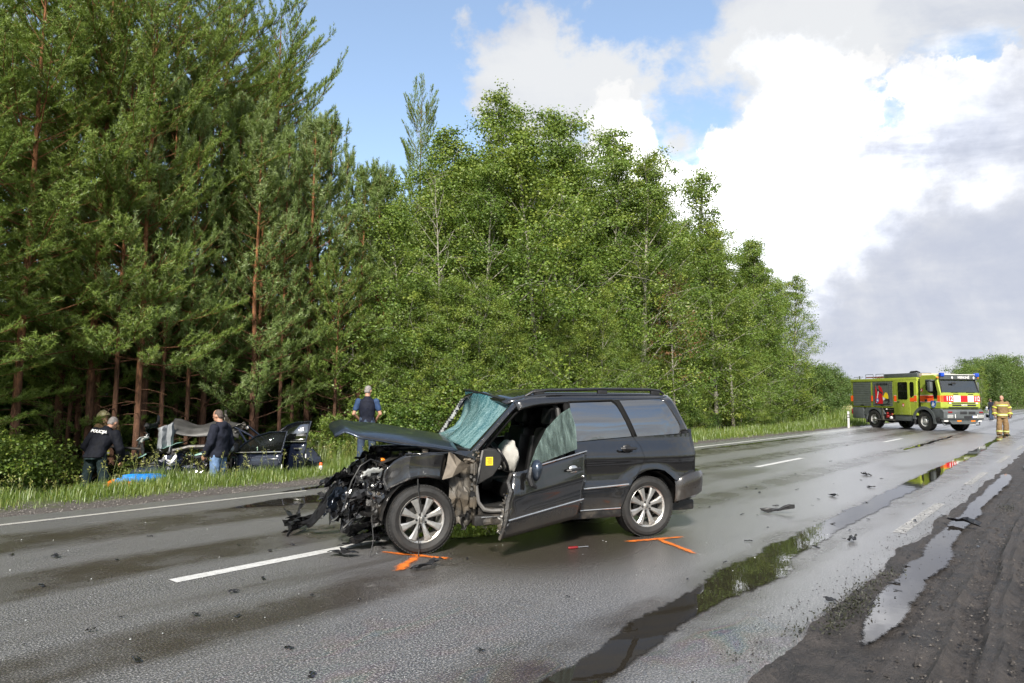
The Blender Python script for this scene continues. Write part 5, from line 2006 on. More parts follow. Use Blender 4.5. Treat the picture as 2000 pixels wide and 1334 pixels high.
# wheels
def wheel(cx, cy, sgn, cz=.325, camber=0.0, steer=0.0, R=.328):
    w = bpy.data.objects.new('wheel', None)
    col.objects.link(w)
    w.parent = suv
    w.location = (cx, cy, cz)
    w.rotation_euler = (camber, 0.35, steer)
    w.rotation_mode = 'XYZ'
    hw = .105
    prof = [(.222, hw * .86), (.235, hw), (.27, hw * 1.12), (.30, hw * 1.08), (R - .008, hw * .86), (R, hw * .70), (R, hw * .36), (R - .010, hw * .345), (R - .010, hw * .29), (R, hw * .275), (R, .012), (R - .010, .010), (R - .010, -.010), (R, -.012),
            (R, -hw * .275), (R - .010, -hw * .29), (R - .010, -hw * .345), (R, -hw * .36), (R, -hw * .70), (R - .008, -hw * .86), (.30, -hw * 1.08), (.27, -hw * 1.12), (.235, -hw), (.222, -hw * .86)]
    ty = MB().lathe([(r, a) for r, a in prof], 56, 'y')
    # shoulder tread blocks
    for k_ in range(64):
        a = 2 * math.pi * k_ / 64
        for s_ in (-1, 1):
            M = Matrix.Rotation(-a, 4, 'Y') @ Matrix.Translation((R - .006, s_ * hw * .76, 0))
            ty.box(-.004, .0075, -hw * .14, hw * .14, -.011, .011, M)
    ty.build('tyre', rubber, w, angle=25)
    rm = MB()
    f = sgn
    rm.lathe([(.225, f * .098), (.232, f * .092), (.222, f * .080), (.205, f * .070), (.198, f * .03), (.195, -f * .09)], 48, 'y')
    # eight tapering spokes
    for k_ in range(8):
        a = 2 * math.pi * k_ / 8
        M = Matrix.Rotation(-a, 4, 'Y')
        out = []
        for r_, wd, yy in ((.045, .0175, .062), (.085, .0205, .070), (.15, .029, .080), (.205, .042, .078)):
            out.append((r_, wd, yy))
        vs = []
        for r_, wd, yy in out:
            vs += [M @ Vector((r_, f * (yy - .006), -wd)), M @ Vector((r_, f * (yy + .005), -wd * .55)), M @ Vector((r_, f * (yy + .005), wd * .55)), M @ Vector((r_, f * (yy - .006), wd)), M @ Vector((r_, f * (yy - .035), wd * .8)), M @ Vector((r_, f * (yy - .035), -wd * .8))]
        fs = []
        for i in range(3):
            for q in range(6):
                fs.append([i * 6 + q, i * 6 + (q + 1) % 6, (i + 1) * 6 + (q + 1) % 6, (i + 1) * 6 + q])
        rm.add(vs, fs)
    rm.lathe([(0, f * .070), (.03, f * .070), (.034, f * .066), (.062, f * .064), (.066, f * .05), (.066, f * .02)], 24, 'y')
    rm.build('rim', alloy, w, angle=28)
    ln = MB()
    for k_ in range(5):
        a = 2 * math.pi * k_ / 5 + .3
        ln.lathe([(.012, f * .045), (.012, f * .074), (.007, f * .078), (0, f * .078)], 6, 'y', (.050 * math.cos(a), 0, .050 * math.sin(a)))
    ln.build('lug_nuts', plastic, w)
    hc = MB().ell((0, f * .070, 0), (.024, .006, .024), 14, 6)
    hc.build('centre_cap', steel, w)
    bd = MB()
    bd.lathe([(.05, f * .01), (.135, f * .01), (.135, -f * .012), (.05, -f * .012)], 32, 'y')
    bd.box(.03, .12, -.03, .03, .05, .13)
    bd.build('brake_disc', dark_steel, w)
    return w


wheel(0, .735, 1)
wheel(2.545, .735, 1, camber=0.03, steer=0.03)
wheel(0, -.735, -1)
wheel(2.50, -.72, -1, camber=-.05, steer=0.1)

# open front left door: torn from its hinges, front edge swung out and dropped
crb, cfb, cft, crt = np.array([.945, .985, .285]), np.array([1.965, 1.385, .205]), np.array([1.815, 1.365, .80]), np.array([.845, .985, .955])
rows = []
for i in range(19):
    u = i / 18          # rear -> front
    row = []
    for j in range(15):
        v = j / 14
        lo = crb + (cfb - crb) * u
        hi = crt + (cft - crt) * u
        p = lo + (hi - lo) * v
        z0 = v
        out = .045 * math.sin(math.pi * min(1, v * .9 + .08)) + .010 * math.exp(-((v - .62) / .07) ** 2) - .012 * math.exp(-((v - .42) / .07) ** 2)
        out += .018 * nz(u * 4, v * 4, 1, 3) * sm(.45, 1, u) - .07 * sm(.90, 1.0, u) * sm(.2, .9, v) * abs(math.sin(v * 9))
        p = p + np.array([-.36, .93, 0]) * out
        if u == 0: p = p + np.array([0, 0, 0])
        row.append(tuple(p))
    rows.append(row)
fd = MB().grid(rows).build('front_door', suv_paint, suv, angle=40, solid=.012)
di = MB()
inn = [[tuple(np.array(rows[i][j]) + np.array([.36, -.93, 0]) * .085) for j in (1, 5, 9, 13)] for i in range(0, 18, 3)]
di.grid(inn)
di.build('door_card', trim_dark, fd, solid=.03)
ed = MB()
ed.tube([rows[18][j] for j in range(0, 15, 2)], [.015, .02, .026, .03, .03, .028, .026, .02], 6)
edo = ed.build('torn_door_edge', plastic_dirty, fd, angle=20)
for i in range(9):
    p = rows[18][1 + i]
    crumple('torn_metal', (p[0] - .005 + .02 * math.sin(i * 2.3), p[1] - .03, p[2] + .03), (.075, .10), 200 + i, steel if i % 3 == 0 else (dirty_steel if i % 3 == 1 else gloss_black), fd, .5, 6, (i * .9, i * .7, i))
hb2 = MB()
hb2.tube([(2.0, 1.30, .36), (2.04, 1.25, .345), (2.01, 1.18, .35)], [.03, .034, .02], 8)
hb2.build('broken_hinge', dirty_steel, fd)
bl = MB()
bl.tube([tuple(np.array(rows[i][14]) + np.array([0, .004, .004])) for i in range(0, 15, 2)], .008, 6)
bl.build('belt_moulding', chrome, fd)
ts = MB()
ts.tube([tuple(np.array(rows[i][4]) * .96 + np.array(rows[i][3]) * .04 + np.array([-.36, .93, 0]) * .006) for i in range(0, 19, 2)], .009, 6)
ts.build('trim_strip', chrome, fd)
hu = np.array(rows[2][11]) + np.array([-.36, .93, 0]) * .012
e1 = (cfb - crb) / np.linalg.norm(cfb - crb)
hd = MB()
hd.tube([tuple(hu + e1 * .0), tuple(hu + e1 * .03 + np.array([-.36, .93, 0]) * .028), tuple(hu + e1 * .17 + np.array([-.36, .93, 0]) * .028), tuple(hu + e1 * .20)], [.012, .015, .014, .011], 8)
hd.build('door_handle', plastic, fd)
MB().ell(tuple(hu + e1 * .10 - np.array([-.36, .93, 0]) * .004), (.055, .018, .042)).build('handle_cup', chrome, fd)
lk = np.array(rows[1][9]) + np.array([-.36, .93, 0]) * .008
MB().ell(tuple(lk), (.012, .008, .012)).build('door_lock', chrome, fd)
# frameless glass standing in the door
def ong(px_, pz_):
    y = .985 + (px_ - .845) * .40 - (pz_ - .9) * .22
    return (px_, y, pz_)


glass_outline = [(1.63, .842), (1.52, 1.02), (1.37, 1.20), (1.16, 1.345), (1.015, 1.405), (.955, 1.21), (.965, .985), (1.30, .915)]
gm = MB()
gm.add([ong(*p) for p in glass_outline] + [ong(1.22, 1.05)], [[i, (i + 1) % 8, 8] for i in range(8)])
gm.build('window_glass', clear_glass, fd, smooth=False, solid=.004, rim=False)
# mirror: knocked upright, its painted shell towards the road
mp = np.array([1.60, 1.405, .825])
mr = MB()
mr.ell((0, 0, 0), (.055, .075, .10), 18, 14)
mr.v = [tuple(mp + np.array([p[0] * (1 + .25 * p[2] / .1), max(-.03, p[1]), p[2] - .25 * p[0]])) for p in mr.v]
mro = mr.build('door_mirror', sky_tinted_paint, fd, angle=50)
ms = MB()
ms.tube([tuple(mp + np.array([.055, .0, .03])), tuple(mp + np.array([.075, .01, -.06])), tuple(mp + np.array([.05, .015, -.13])), tuple(mp + np.array([-.0, .01, -.16]))], [.022, .034, .032, .014], 8)
ms.tube([tuple(mp + np.array([.02, -.03, -.03])), tuple(np.array(rows[14][13]))], [.035, .03], 8)
ms.build('mirror_foot', plastic, mro)

# smashed front: buckled bumper, slam panel, radiator, lamps, hoses
rr = random.Random(77)
# engine block and cross member give the heap its mass
eb = MB()
eb.box(2.15, 2.80, -.42, .36, .36, .80, bev=.05)
eb.box(2.30, 2.72, -.30, .25, .78, .90, bev=.04)
eb.tube([(2.45, .30, .62), (2.45, .46, .62)], [.09, .09], 14)
eb.tube([(2.75, .10, .55), (2.92, .10, .53)], [.11, .10], 14)
eb.build('engine', dark_steel, suv, angle=30)
rd_ = MB()
Mr = Matrix.Translation((2.88, -.12, .55)) @ Matrix.Rotation(.35, 4, 'Y') @ Matrix.Rotation(.12, 4, 'Z')
rd_.box(-.02, .02, -.42, .42, -.25, .25, Mr)
for i in range(26):
    y = -.40 + i * .032
    rd_.box(.02, .032, y, y + .012, -.23, .23, Mr)
rd_.build('radiator', dark_steel, suv, smooth=False)
cmx = MB()
cmx.tube([(2.78, -.62, .42), (2.98, -.25, .40), (3.02, .2, .34), (2.88, .62, .38)], [.05, .055, .055, .05], 6)
cmx.tube([(2.35, .48, .62), (2.60, .52, .66), (2.80, .55, .56), (2.94, .50, .46)], [.05, .06, .06, .045], 6)
cmx.build('front_cross_member', dark_steel, suv, angle=20)
spec = [  # name, centre, size, material, rot, amp
    ('bumper_fragment', (3.02, .55, .50), (.42, .34), gloss_black, (1.1, .3, .3), .32),
    ('bumper_fragment', (3.10, .25, .42), (.46, .34), gloss_black, (1.2, .6, .1), .34),
    ('bumper_fragment', (3.16, -.15, .50), (.40, .40), gloss_black, (1.0, .9, -.2), .32),
    ('bumper_fragment', (3.05, -.45, .52), (.42, .40), plastic, (.8, .8, .4), .32),
    ('bumper_fragment', (2.93, .66, .62), (.26, .30), suv_paint, (1.4, .2, .1), .30),
    ('bumper_fragment', (3.24, .16, .66), (.40, .24), gloss_black, (.35, .1, .3), .26),
    ('bumper_fragment', (3.20, .05, .40), (.36, .34), gloss_black, (1.1, .5, .9), .3),
    ('bumper_fragment', (3.30, .36, .46), (.24, .28), sky_tinted_paint, (1.2, .2, .5), .28),
    ('slam_panel', (2.74, .28, .80), (.38, .34), dark_steel, (.4, .2, .2), .34),
    ('slam_panel', (2.78, -.10, .78), (.40, .34), plastic, (.3, -.2, .5), .36),
    ('slam_panel', (2.76, -.42, .80), (.40, .34), dark_steel, (.5, .3, -.3), .34),
    ('crushed_inner_wing', (2.72, .60, .80), (.36, .28), dark_steel, (.6, .2, .1), .34),
    ('crushed_inner_wing', (2.86, .62, .40), (.28, .28), plastic_dirty, (1.3, .2, .2), .34),
    ('crushed_inner_wing', (2.94, .45, .70), (.28, .30), gloss_black, (1.2, .5, .6), .38),
    ('crushed_inner_wing', (2.96, .08, .66), (.32, .34), gloss_black, (1.0, .8, -.3), .38),
    ('undertray', (3.0, .36, .08), (.46, .30), gloss_black, (.15, .05, .4), .18),
    ('undertray', (2.96, .12, .16), (.40, .34), plastic, (.3, .2, -.2), .24),
    ('undertray', (2.78, -.25, .18), (.50, .50), plastic, (.1, .1, .3), .16),
]
for i, (nm, c, sz, m_, rt_, amp) in enumerate(spec):
    crumple(nm, c, sz, 300 + i, m_, suv, amp, 11, rt_)
for i in range(46):        # broken clips, brackets and splinters
    c = (rr.uniform(2.62, 3.16), rr.uniform(-.5, .72), rr.uniform(.30, .92))
    c = (c[0] - .22 * max(0, c[2] - .6), c[1], c[2] if c[0] < 2.75 else min(c[2], .62 + .2 * rr.random()))
    crumple('broken_bracket', c, (rr.uniform(.07, .16), rr.uniform(.05, .12)), 500 + i, rr.choice([gloss_black, gloss_black, dark_steel, plastic, plastic, dirty_steel, steel if i % 4 == 0 else dark_steel]), suv, .4, 5, (rr.uniform(0, 3), rr.uniform(0, 3), rr.uniform(0, 3)))
hs = MB()
hs.lathe([(.0, .0), (.085, .012), (.095, .05), (.085, .09), (0, .10)], 16, 'y', (2.6, .4, .80))
hs.build('air_filter_housing', plastic, suv, angle=25)
crumple('headlamp', (2.99, .60, .735), (.22, .16), 611, lamp_clear, suv, .22, 8, (1.2, .2, .25), .012, True)
crumple('headlamp', (2.95, -.50, .70), (.26, .18), 612, lamp_clear, suv, .25, 8, (1.2, .6, -.3), .012, True)
MB().ell((2.86, .40, .87), (.035, .03, .02)).build('orange_connector', lamp_amber, suv)
bx_ = MB()
bx_.box(2.42, 2.48, .50, .56, .945, .985, bev=.008)
bx_.build('broken_bracket', brown_plate, suv)
for i in range(22):        # hoses and cables
    a = Vector((rr.uniform(2.5, 3.0), rr.uniform(-.4, .7), rr.uniform(.45, .9)))
    b = a + Vector((rr.uniform(-.1, .32), rr.uniform(-.3, .3), rr.uniform(-.55, .05)))
    mid = (a + b) / 2 + Vector((rr.uniform(-.05, .15), rr.uniform(-.1, .1), rr.uniform(-.12, .12)))
    b.z = max(b.z, .04)
    pts = [tuple((a * (1 - f) ** 2 + mid * 2 * f * (1 - f) + b * f * f)) for f in np.linspace(0, 1, 9)]
    MB().tube(pts, rr.uniform(.004, .011), 6).build('hose', wire_mat, suv)
cb = MB()      # the long cable arching forward to the ground
pts = [(2.92, .60, .86), (3.02, .64, .90), (3.12, .66, .84), (3.20, .68, .70), (3.25, .70, .55), (3.27, .72, .46)]
cb.tube(pts, .008, 6)
cb.build('loose_cable', wire_mat, suv)
cb = MB()      # cable hanging over the wheel
pts = [(2.60, .86, .72), (2.605, .89, .62), (2.57, .90, .45), (2.60, .90, .25), (2.585, .90, .06), (2.60, .93, .012)]
cb.tube(pts, .005, 6)
cb.build('loose_cable', wire_mat, suv)
cb = MB()
cb.tube([(2.97, .62, .60), (3.0, .68, .35), (2.99, .74, .15), (3.03, .8, .012)], .005, 6)
cb.build('loose_cable', wire_mat, suv)
# bumper skin still hanging on and trailing to the road
pb = [(3.26, .14, .56), (3.31, -.02, .44), (3.36, -.18, .30), (3.41, -.32, .16), (3.49, -.46, .06), (3.57, -.72, .06), (3.62, -1.0, .12)]
rows = []
for i in range(15):
    p = poly_at(pb, i / 14)
    w_ = .03 + .05 * sm(.55, .95, i / 14)
    row = []
    for j in range(6):
        v = j / 5 - .5
        q = p + np.array([.20 * v * w_ / .1, -.1 * v, 1.1 * v * w_ + .05]) + np.array([.02 * nz(i * .7, j, 1, 3), .03 * nz(i * .6, j * .8, 1, 8), .03 * nz(i * .9, j, 1, 5)])
        q[2] = max(q[2], .012)
        row.append(tuple(q))
    rows.append(row)
bs_ = MB().grid(rows).build('bumper_strip', plastic, suv, angle=22, solid=.006)
crumple('bumper_fragment', (3.58, -.85, .13), (.42, .24), 640, plastic, bs_, .3, 8, (1.1, .2, 1.2))
crumple('bumper_fragment', (3.50, -.55, .12), (.42, .18), 641, plastic, bs_, .35, 8, (1.2, .2, .7))
# ------------------------------------------------------------------ fire engine (local x forward, y to its left, origin on the ground under the front axle)
lime = mat('lime_yellow_paint', (0.33, 0.40, 0.05), 0.28, 0, 0.06, 3, coat=0.5, dirt=(0.25, 0.28, 0.06), dirt_amt=0.1)
orange = mat('fluorescent_orange_film', (0.95, 0.12, 0.02), 0.4, 0, 0.05, 4)
shutter_grey = mat('grey_roller_shutter', (0.17, 0.19, 0.18), 0.4, 0.5, 0.08, 4)
chassis_grey = mat('dark_grey_panel', (0.085, 0.095, 0.098), 0.45, 0, 0.1, 5)
truck_black = mat('truck_black_plastic', (0.022, 0.022, 0.024), 0.5, 0, 0.2, 6)
truck_white = mat('white_film', (0.74, 0.73, 0.72), 0.4, 0, 0.05, 4)
truck_red = mat('red_film', (0.52, 0.012, 0.02), 0.4, 0, 0.08, 4)
blue_lamp = mat('blue_beacon_lens', (0.01, 0.06, 0.45), 0.2, 0, 0.2, 6, coat=0.8)
crest_blue = mat('crest_blue', (0.02, 0.10, 0.36), 0.4, 0, 0.1, 6)
yellow_film = mat('yellow_film', (0.78, 0.58, 0.02), 0.4, 0, 0.06, 4)
cream_panel = mat('cream_panel', (0.55, 0.45, 0.33), 0.5, 0, 0.06, 4)
truck_glass = tinted_glass('truck_window_glass', (0.12, 0.13, 0.13), 0.35)
screen_glass = tinted_glass('truck_windscreen_glass', (0.45, 0.50, 0.48), 0.45, ior=2.4)

TR_O = (22.64, 35.96, 0.0)
TR_RZ = math.atan2(-.982, .187)
trk = thing('fire_engine', 'lime yellow fire engine with orange stripe parked across the wet road', 'fire engine', TR_O, TR_RZ)
YH = 1.17


def tb(name, m, parent, *boxes, bev=.02, **kw):
    mb = MB()
    for b in boxes: mb.box(*b, bev=bev)
    return mb.build(name, m, parent, **kw)


# equipment body
bdy = tb('equipment_body', lime, trk, (-5.55, -.42, -YH + .01, YH - .01, 1.14, 2.78), bev=.05)
tb('roof_edge', lime, bdy, (-5.58, -.40, -YH - .012, -YH + .06, 2.62, 2.79), (-5.58, -.40, YH - .06, YH + .012, 2.62, 2.79), bev=.02)
tb('rear_wall', chassis_grey, trk, (-5.58, -5.54, -1.0, 1.0, 1.2, 2.6), bev=.01)
tb('lower_body', chassis_grey, trk, (-5.50, -4.55, -YH + .015, YH - .015, .50, 1.14), (-5.45, -2.9, -.9, .9, .7, 1.14), bev=.03)


def shutter(x0, x1, z0, z1, y, name='roller_shutter'):
    mb = MB()
    n = 26
    rows = []
    for i in range(n + 1):
        z = lerp(z0, z1, i / n)
        d = .006 if i % 2 else 0
        rows.append([(x0, y + d * (1 if y < 0 else -1), z), (x1, y + d * (1 if y < 0 else -1), z)])
    mb.grid(rows)
    return mb.build(name, shutter_grey, trk, smooth=False, solid=.004)


for y in (-YH - .012, YH + .012):
    s1 = shutter(-5.37, -3.86, 1.24, 2.61, y)
    s2 = shutter(-3.70, -2.16, 1.24, 2.61, y)
    for xx in (-4.6, -2.95):
        tb('shutter_handle', truck_black, trk, (xx - .12, xx + .12, y - .02, y + .02, 1.26, 1.30), bev=.006)
# stripe pieces on the body corners
Ys = -YH - .016
for (x0, x1) in ((-5.58, -5.40), (-3.845, -3.715), (-2.06, -1.76), (-1.04, -.92), (-.60, -.43)):
    tb('orange_stripe', orange, trk, (x0, x1, Ys - .003, Ys + .006, 1.50, 1.82), bev=0)
tb('orange_stripe', orange, trk, (-1.76, -1.04, Ys - .003, Ys + .006, 1.50, 1.60), (-.92, -.60, Ys - .003, Ys + .006, 1.50, 1.70), bev=0)
for z in (1.485, 1.825):
    tb('white_stripe', truck_white, trk, (-2.06, -1.76, Ys - .003, Ys + .004, z, z + .02), (-1.04, -.92, Ys - .003, Ys + .004, z, z + .02), (-.6, -.43, Ys - .003, Ys + .004, z, z + .02), bev=0)
# crew section
cw_ = tb('crew_section', lime, trk, (-2.10, -.43, -YH - .010, YH + .010, .77, 2.72), bev=.03)
tb('crew_door', lime, cw_, (-1.86, -.90, -YH - .022, -YH, .80, 2.60), bev=.01)
w1 = MB()
w1.prism([(-1.74, 1.66), (-1.70, 1.61), (-1.10, 1.61), (-1.05, 1.66), (-1.05, 2.50), (-1.10, 2.55), (-1.70, 2.55), (-1.74, 2.50)], -YH - .030, -YH - .020, 'xz')
w1o = w1.build('crew_window', truck_glass, cw_, smooth=False)
tb('window_bar', truck_black, w1o, (-1.74, -1.05, -YH - .034, -YH - .028, 2.05, 2.075), bev=0)
w2_ = MB()
w2_.prism([(-.87, 1.82), (-.80, 1.72), (-.61, 1.84), (-.60, 2.48), (-.65, 2.54), (-.84, 2.54), (-.88, 2.48)], -YH - .024, -YH - .011, 'xz')
w2_.build('crew_window', truck_glass, cw_, smooth=False)
tb('door_handle', truck_black, cw_, (-1.84, -1.64, -YH - .04, -YH - .02, 1.465, 1.495), bev=.006)
tb('step_panel', chassis_grey, trk, (-2.06, -.80, -YH + .02, -YH + .10, .46, .78), bev=.02)
tb('step_panel', chassis_grey, trk, (-2.06, -.80, YH - .10, YH - .02, .46, .78), bev=.02)
tb('body_underframe', truck_black, trk, (-5.2, 1.0, -.45, .45, .55, .95), (-2.9, -.8, -1.0, 1.0, .48, .9), bev=.03)
tb('crew_bulkhead', truck_black, trk, (-.43, -.22, -1.05, 1.05, .9, 2.70), bev=.01)
# open pump compartment with hoses and extinguishers
pc = tb('pump_compartment', truck_black, trk, (-3.1, -2.1, -YH + .12, -YH + .5, .52, 1.14), bev=0)
tb('compartment_side', steel, pc, (-3.06, -2.98, -YH + .0, -YH + .4, .5, 1.13), (-2.55, -2.12, -YH + .02, -YH + .08, 1.04, 1.08), bev=0)
tb('fold_down_step', steel, pc, (-3.75, -2.05, -YH - .10, -YH + .06, .455, .49), bev=.01)
for (x, z, r_, m_) in ((-2.68, .66, .10, 'r'), (-2.68, .84, .07, 'r'), (-2.32, .78, .075, 'r'), (-2.40, .60, .09, 'w'), (-2.72, 1.06, .04, 'w'), (-2.18, .8, .03, 'y')):
    mb = MB().lathe([(0, -.02), (r_ * .7, -.02), (r_, .02), (r_, .2), (r_ * .6, .24)], 14, 'y', (x, -YH + .03, z))
    mb.build('hose_coupling', {'r': lamp_red, 'w': truck_white, 'y': yellow_film}[m_], pc)
tb('tail_lamp', lamp_red, trk, (-5.57, -5.50, -YH - .005, -YH + .06, .75, 1.05), bev=.02)


def arch(cx, cz, r0, r1, y0, y1, a0, a1, name, m, parent):
    mb = MB()
    rows = []
    for i in range(17):
        a = lerp(a0, a1, i / 16)
        ca, sa = math.cos(a), math.sin(a)
        rows.append([(cx + r0 * ca, y0, cz + r0 * sa), (cx + r1 * ca, y0, cz + r1 * sa), (cx + r1 * ca, y1, cz + r1 * sa), (cx + r0 * ca, y1, cz + r0 * sa), (cx + r0 * ca, y0, cz + r0 * sa)])
    mb.grid(rows)
    return mb.build(name, m, parent, angle=30)


for sg in (-1, 1):
    arch(-3.72, .47, .60, .72, sg * (YH - .02), sg * .5, 0.0, math.pi, 'rear_mudguard', chassis_grey, trk)
    arch(0, .48, .62, .78, sg * (YH + .02), sg * .45, math.radians(-8), math.radians(172), 'front_mudguard', chassis_grey, trk)
    arch(-3.72, .47, .70, .92, sg * (YH - .03), sg * .9, 0.35, math.pi - .35, 'arch_panel', chassis_grey, trk)

# cab
cab_poly = [(-.20, 1.15), (1.08, 1.15), (1.13, 1.22), (1.13, 1.95), (.94, 2.64), (.90, 2.80), (.70, 2.88), (-.05, 2.88), (-.20, 2.78)]
cb_ = MB()
cb_.prism(cab_poly, -YH, YH, 'xz')
cab = cb_.build('cab', lime, trk, smooth=False, bevel=.03)
tb('cab_lower', chassis_grey, cab, (.55, 1.15, -YH - .005, -YH + .12, .70, 1.15), (.55, 1.15, YH - .12, YH + .005, .70, 1.15), bev=.03)
tb('cab_step', truck_black, cab, (.62, 1.02, -YH - .012, -YH + .10, .50, .70), bev=.02)
for sg in (-1, 1):
    cwn = MB()
    cwn.prism([(.20, 2.12), (.42, 1.98), (.66, 1.93), (.72, 1.66), (.90, 1.66), (.97, 1.95), (.80, 2.60), (.76, 2.64), (.24, 2.64), (.20, 2.60)], sg * (YH + .004), sg * (YH + .012), 'xz')
    cwn.build('cab_window', truck_glass, cab, smooth=False)
    mr_ = MB()
    mr_.box(.60, .82, sg * (YH + .22) - .09, sg * (YH + .22) + .09, 2.02, 2.52, bev=.05)
    mr_.tube([(.75, sg * YH, 2.60), (.72, sg * (YH + .22), 2.60), (.71, sg * (YH + .22), 2.45)], .022, 6)
    mr_.box(.40, .78, sg * (YH + .10) - .12, sg * (YH + .10) + .12, 2.56, 2.64, bev=.03)
    mr_.build('wing_mirror', chassis_grey, cab)
    tb('orange_stripe', orange, cab, (-.20, .68, sg * (YH + .004) - .004, sg * (YH + .004) + .004, 1.50, 1.82), (.93, 1.10, sg * (YH + .004) - .004, sg * (YH + .004) + .004, 1.50, 1.82), bev=0)
    tb('white_stripe', truck_white, cab, (-.20, .66, sg * (YH + .005) - .004, sg * (YH + .005) + .004, 1.82, 1.845), (-.2, 1.1, sg * (YH + .005) - .004, sg * (YH + .005) + .004, 1.475, 1.50), bev=0)
    MB().ell((1.0, sg * (YH + .02), 2.73), (.06, .06, .06)).build('orange_marker_lamp', lamp_amber, cab)
tb('door_handle', truck_black, cab, (.12, .28, -YH - .025, -YH, 1.50, 1.62), bev=.01)
# windscreen lies on the raked front
wsn = MB()
wsn.add([(1.14, -1.06, 1.98), (1.14, 1.06, 1.98), (.965, 1.02, 2.60), (.965, -1.02, 2.60)], [[0, 1, 2, 3]])
wso = wsn.build('windscreen', screen_glass, cab, smooth=False, solid=.01)
tb('wiper', truck_black, wso, (1.155, 1.17, -.55, -.1, 1.985, 2.0), (1.155, 1.17, .35, .85, 1.985, 2.0), bev=0)
tb('cab_mirror', truck_black, wso, (1.10, 1.16, -.48, -.24, 2.40, 2.50), bev=.03)
for sg in (-1, 1):
    mb = MB()
    mb.tube([(1.145, sg * 1.09, 1.97), (.975, sg * 1.05, 2.62)], .035, 6)
    mb.build('windscreen_pillar', truck_black, cab)
vis = MB()
vis.prism([(.95, 2.62), (1.08, 2.64), (1.12, 2.84), (.95, 2.87)], -1.08, 1.10, 'xz', None)
vis.build('sun_visor', chassis_grey, cab, smooth=False, bevel=.02)
tb('roof_board', truck_white, cab, (.80, 1.10, -1.05, 1.08, 2.875, 2.905), bev=.01)
for sg in (-1.0, 1.06):
    mb = MB()
    mb.box(.98, 1.16, sg - .10, sg + .10, 2.78, 2.98, bev=.04)
    mb.build('blue_beacon', blue_lamp, cab)
FRX = 1.137
ROTF = (math.pi / 2, 0, math.pi / 2)        # text reads from in front of the cab
tf = lambda n_, tx, sz, m_, y, z, x=FRX, **k_: text_obj(n_, tx, sz, m_, cab, (x, y, z), ROTF, **k_)
tf('visor_lettering', 'MERKINĖ', .17, truck_white, .25, 2.735, 1.118, bold=True, depth=.006)
MB().ell((1.11, -.42, 2.73), (.012, .05, .07)).build('visor_badge', truck_white, cab)
MB().ell((1.11, .86, 2.73), (.012, .05, .07)).build('visor_badge', truck_white, cab)
# red and white band with the emergency number
for (y0, y1, m_, nm) in ((-1.0, -.42, truck_red, 'red_panel'), (-.42, 0.0, truck_white, 'white_panel'), (0, .42, truck_red, 'red_panel'), (.42, .78, truck_white, 'white_panel'), (.78, 1.16, truck_red, 'red_panel')):
    tb(nm, m_, cab, (FRX - .01, FRX + .004, y0 + .003, y1 - .003, 1.50, 1.82), bev=0)
tb('orange_stripe', orange, cab, (FRX - .01, FRX + .003, -1.16, -1.003, 1.50, 1.82), bev=0)
tf('emergency_number', '112', .33, truck_white, -.66, 1.655, FRX + .008, bold=True, xscale=.82, depth=.006)
tf('emergency_number', '112', .33, truck_white, .975, 1.655, FRX + .008, bold=True, xscale=.66, depth=.006)
tb('grille_slot', truck_black, cab, (FRX - .02, FRX + .006, -.74, 1.02, 1.415, 1.46), bev=.004)
tb('grille_slot', truck_black, cab, (FRX - .02, FRX + .006, -.50, .90, 1.29, 1.37), bev=.004)
tb('grille_slot', truck_black, cab, (FRX - .02, FRX + .006, -.72, 1.04, 1.205, 1.25), bev=.004)
tf('maker_lettering', 'IVECO', .12, truck_white, .20, 1.33, FRX + .010, bold=True, depth=.006)
for y in (-.62, .95):
    MB().ell((FRX, y, 1.435), (.02, .08, .035)).build('flashing_lamp', mat('lit_flash_lamp', (.75, .82, .95), .2), cab)
tb('handle_slot', truck_black, cab, (FRX - .02, FRX + .005, -.42, -.12, 1.87, 1.91), bev=.004)
tb('handle_slot', truck_black, cab, (FRX - .02, FRX + .005, .46, .76, 1.87, 1.91), bev=.004)
# bumper
bp_ = MB()
bp_.prism([(1.05, .60), (1.25, .60), (1.30, .70), (1.30, 1.0), (1.22, 1.10), (1.05, 1.13)], -1.18, 1.20, 'xz')
bmp = bp_.build('front_bumper', chassis_grey, trk, smooth=False, bevel=.02)
BX = 1.302
tb('air_intake', truck_black, bmp, (BX - .03, BX + .004, -.22, .18, .88, 1.02), bev=.004)
tb('air_intake', truck_black, bmp, (BX - .03, BX + .004, .28, .68, .88, 1.02), bev=.004)
tb('air_intake', truck_black, bmp, (BX - .03, BX + .004, .0, .46, .68, .80), bev=.004)
for y in (-.80, 1.02):
    tb('headlamp', lamp_clear, bmp, (BX - .03, BX + .006, y - .17, y + .17, .68, .86), bev=.02)
    tb('red_strobe', lamp_red, bmp, (BX - .03, BX + .006, y - .12, y + .12, .94, 1.02), bev=.01)
tf2 = lambda tx, y: text_obj('unit_number', tx, .27, truck_white, bmp, (BX + .008, y, .77), ROTF, bold=True, depth=.006)
tf2('1', -.52)
tf2('1', .80)
npl = tb('number_plate', truck_white, bmp, (BX - .01, BX + .008, .48, .74, .70, .80), bev=0)
tb('plate_strip', crest_blue, npl, (BX - .008, BX + .010, .48, .51, .70, .80), bev=0)
lowb = MB()
lowb.prism([(-.85, .60), (1.0, .60), (.75, .38), (-.60, .38)], 1.0, 1.2, 'yz')
lwo = lowb.build('lower_valance', chassis_grey, trk, smooth=False)
for y in (-.2, .62):
    tb('fog_lamp', lamp_amber, lwo, (1.19, 1.215, y - .13, y + .13, .50, .57), bev=.01)
for y in (-.95, 1.02):
    tb('tow_bracket', truck_white, trk, (1.0, 1.2, y - .12, y + .12, .50, .60), bev=.01)
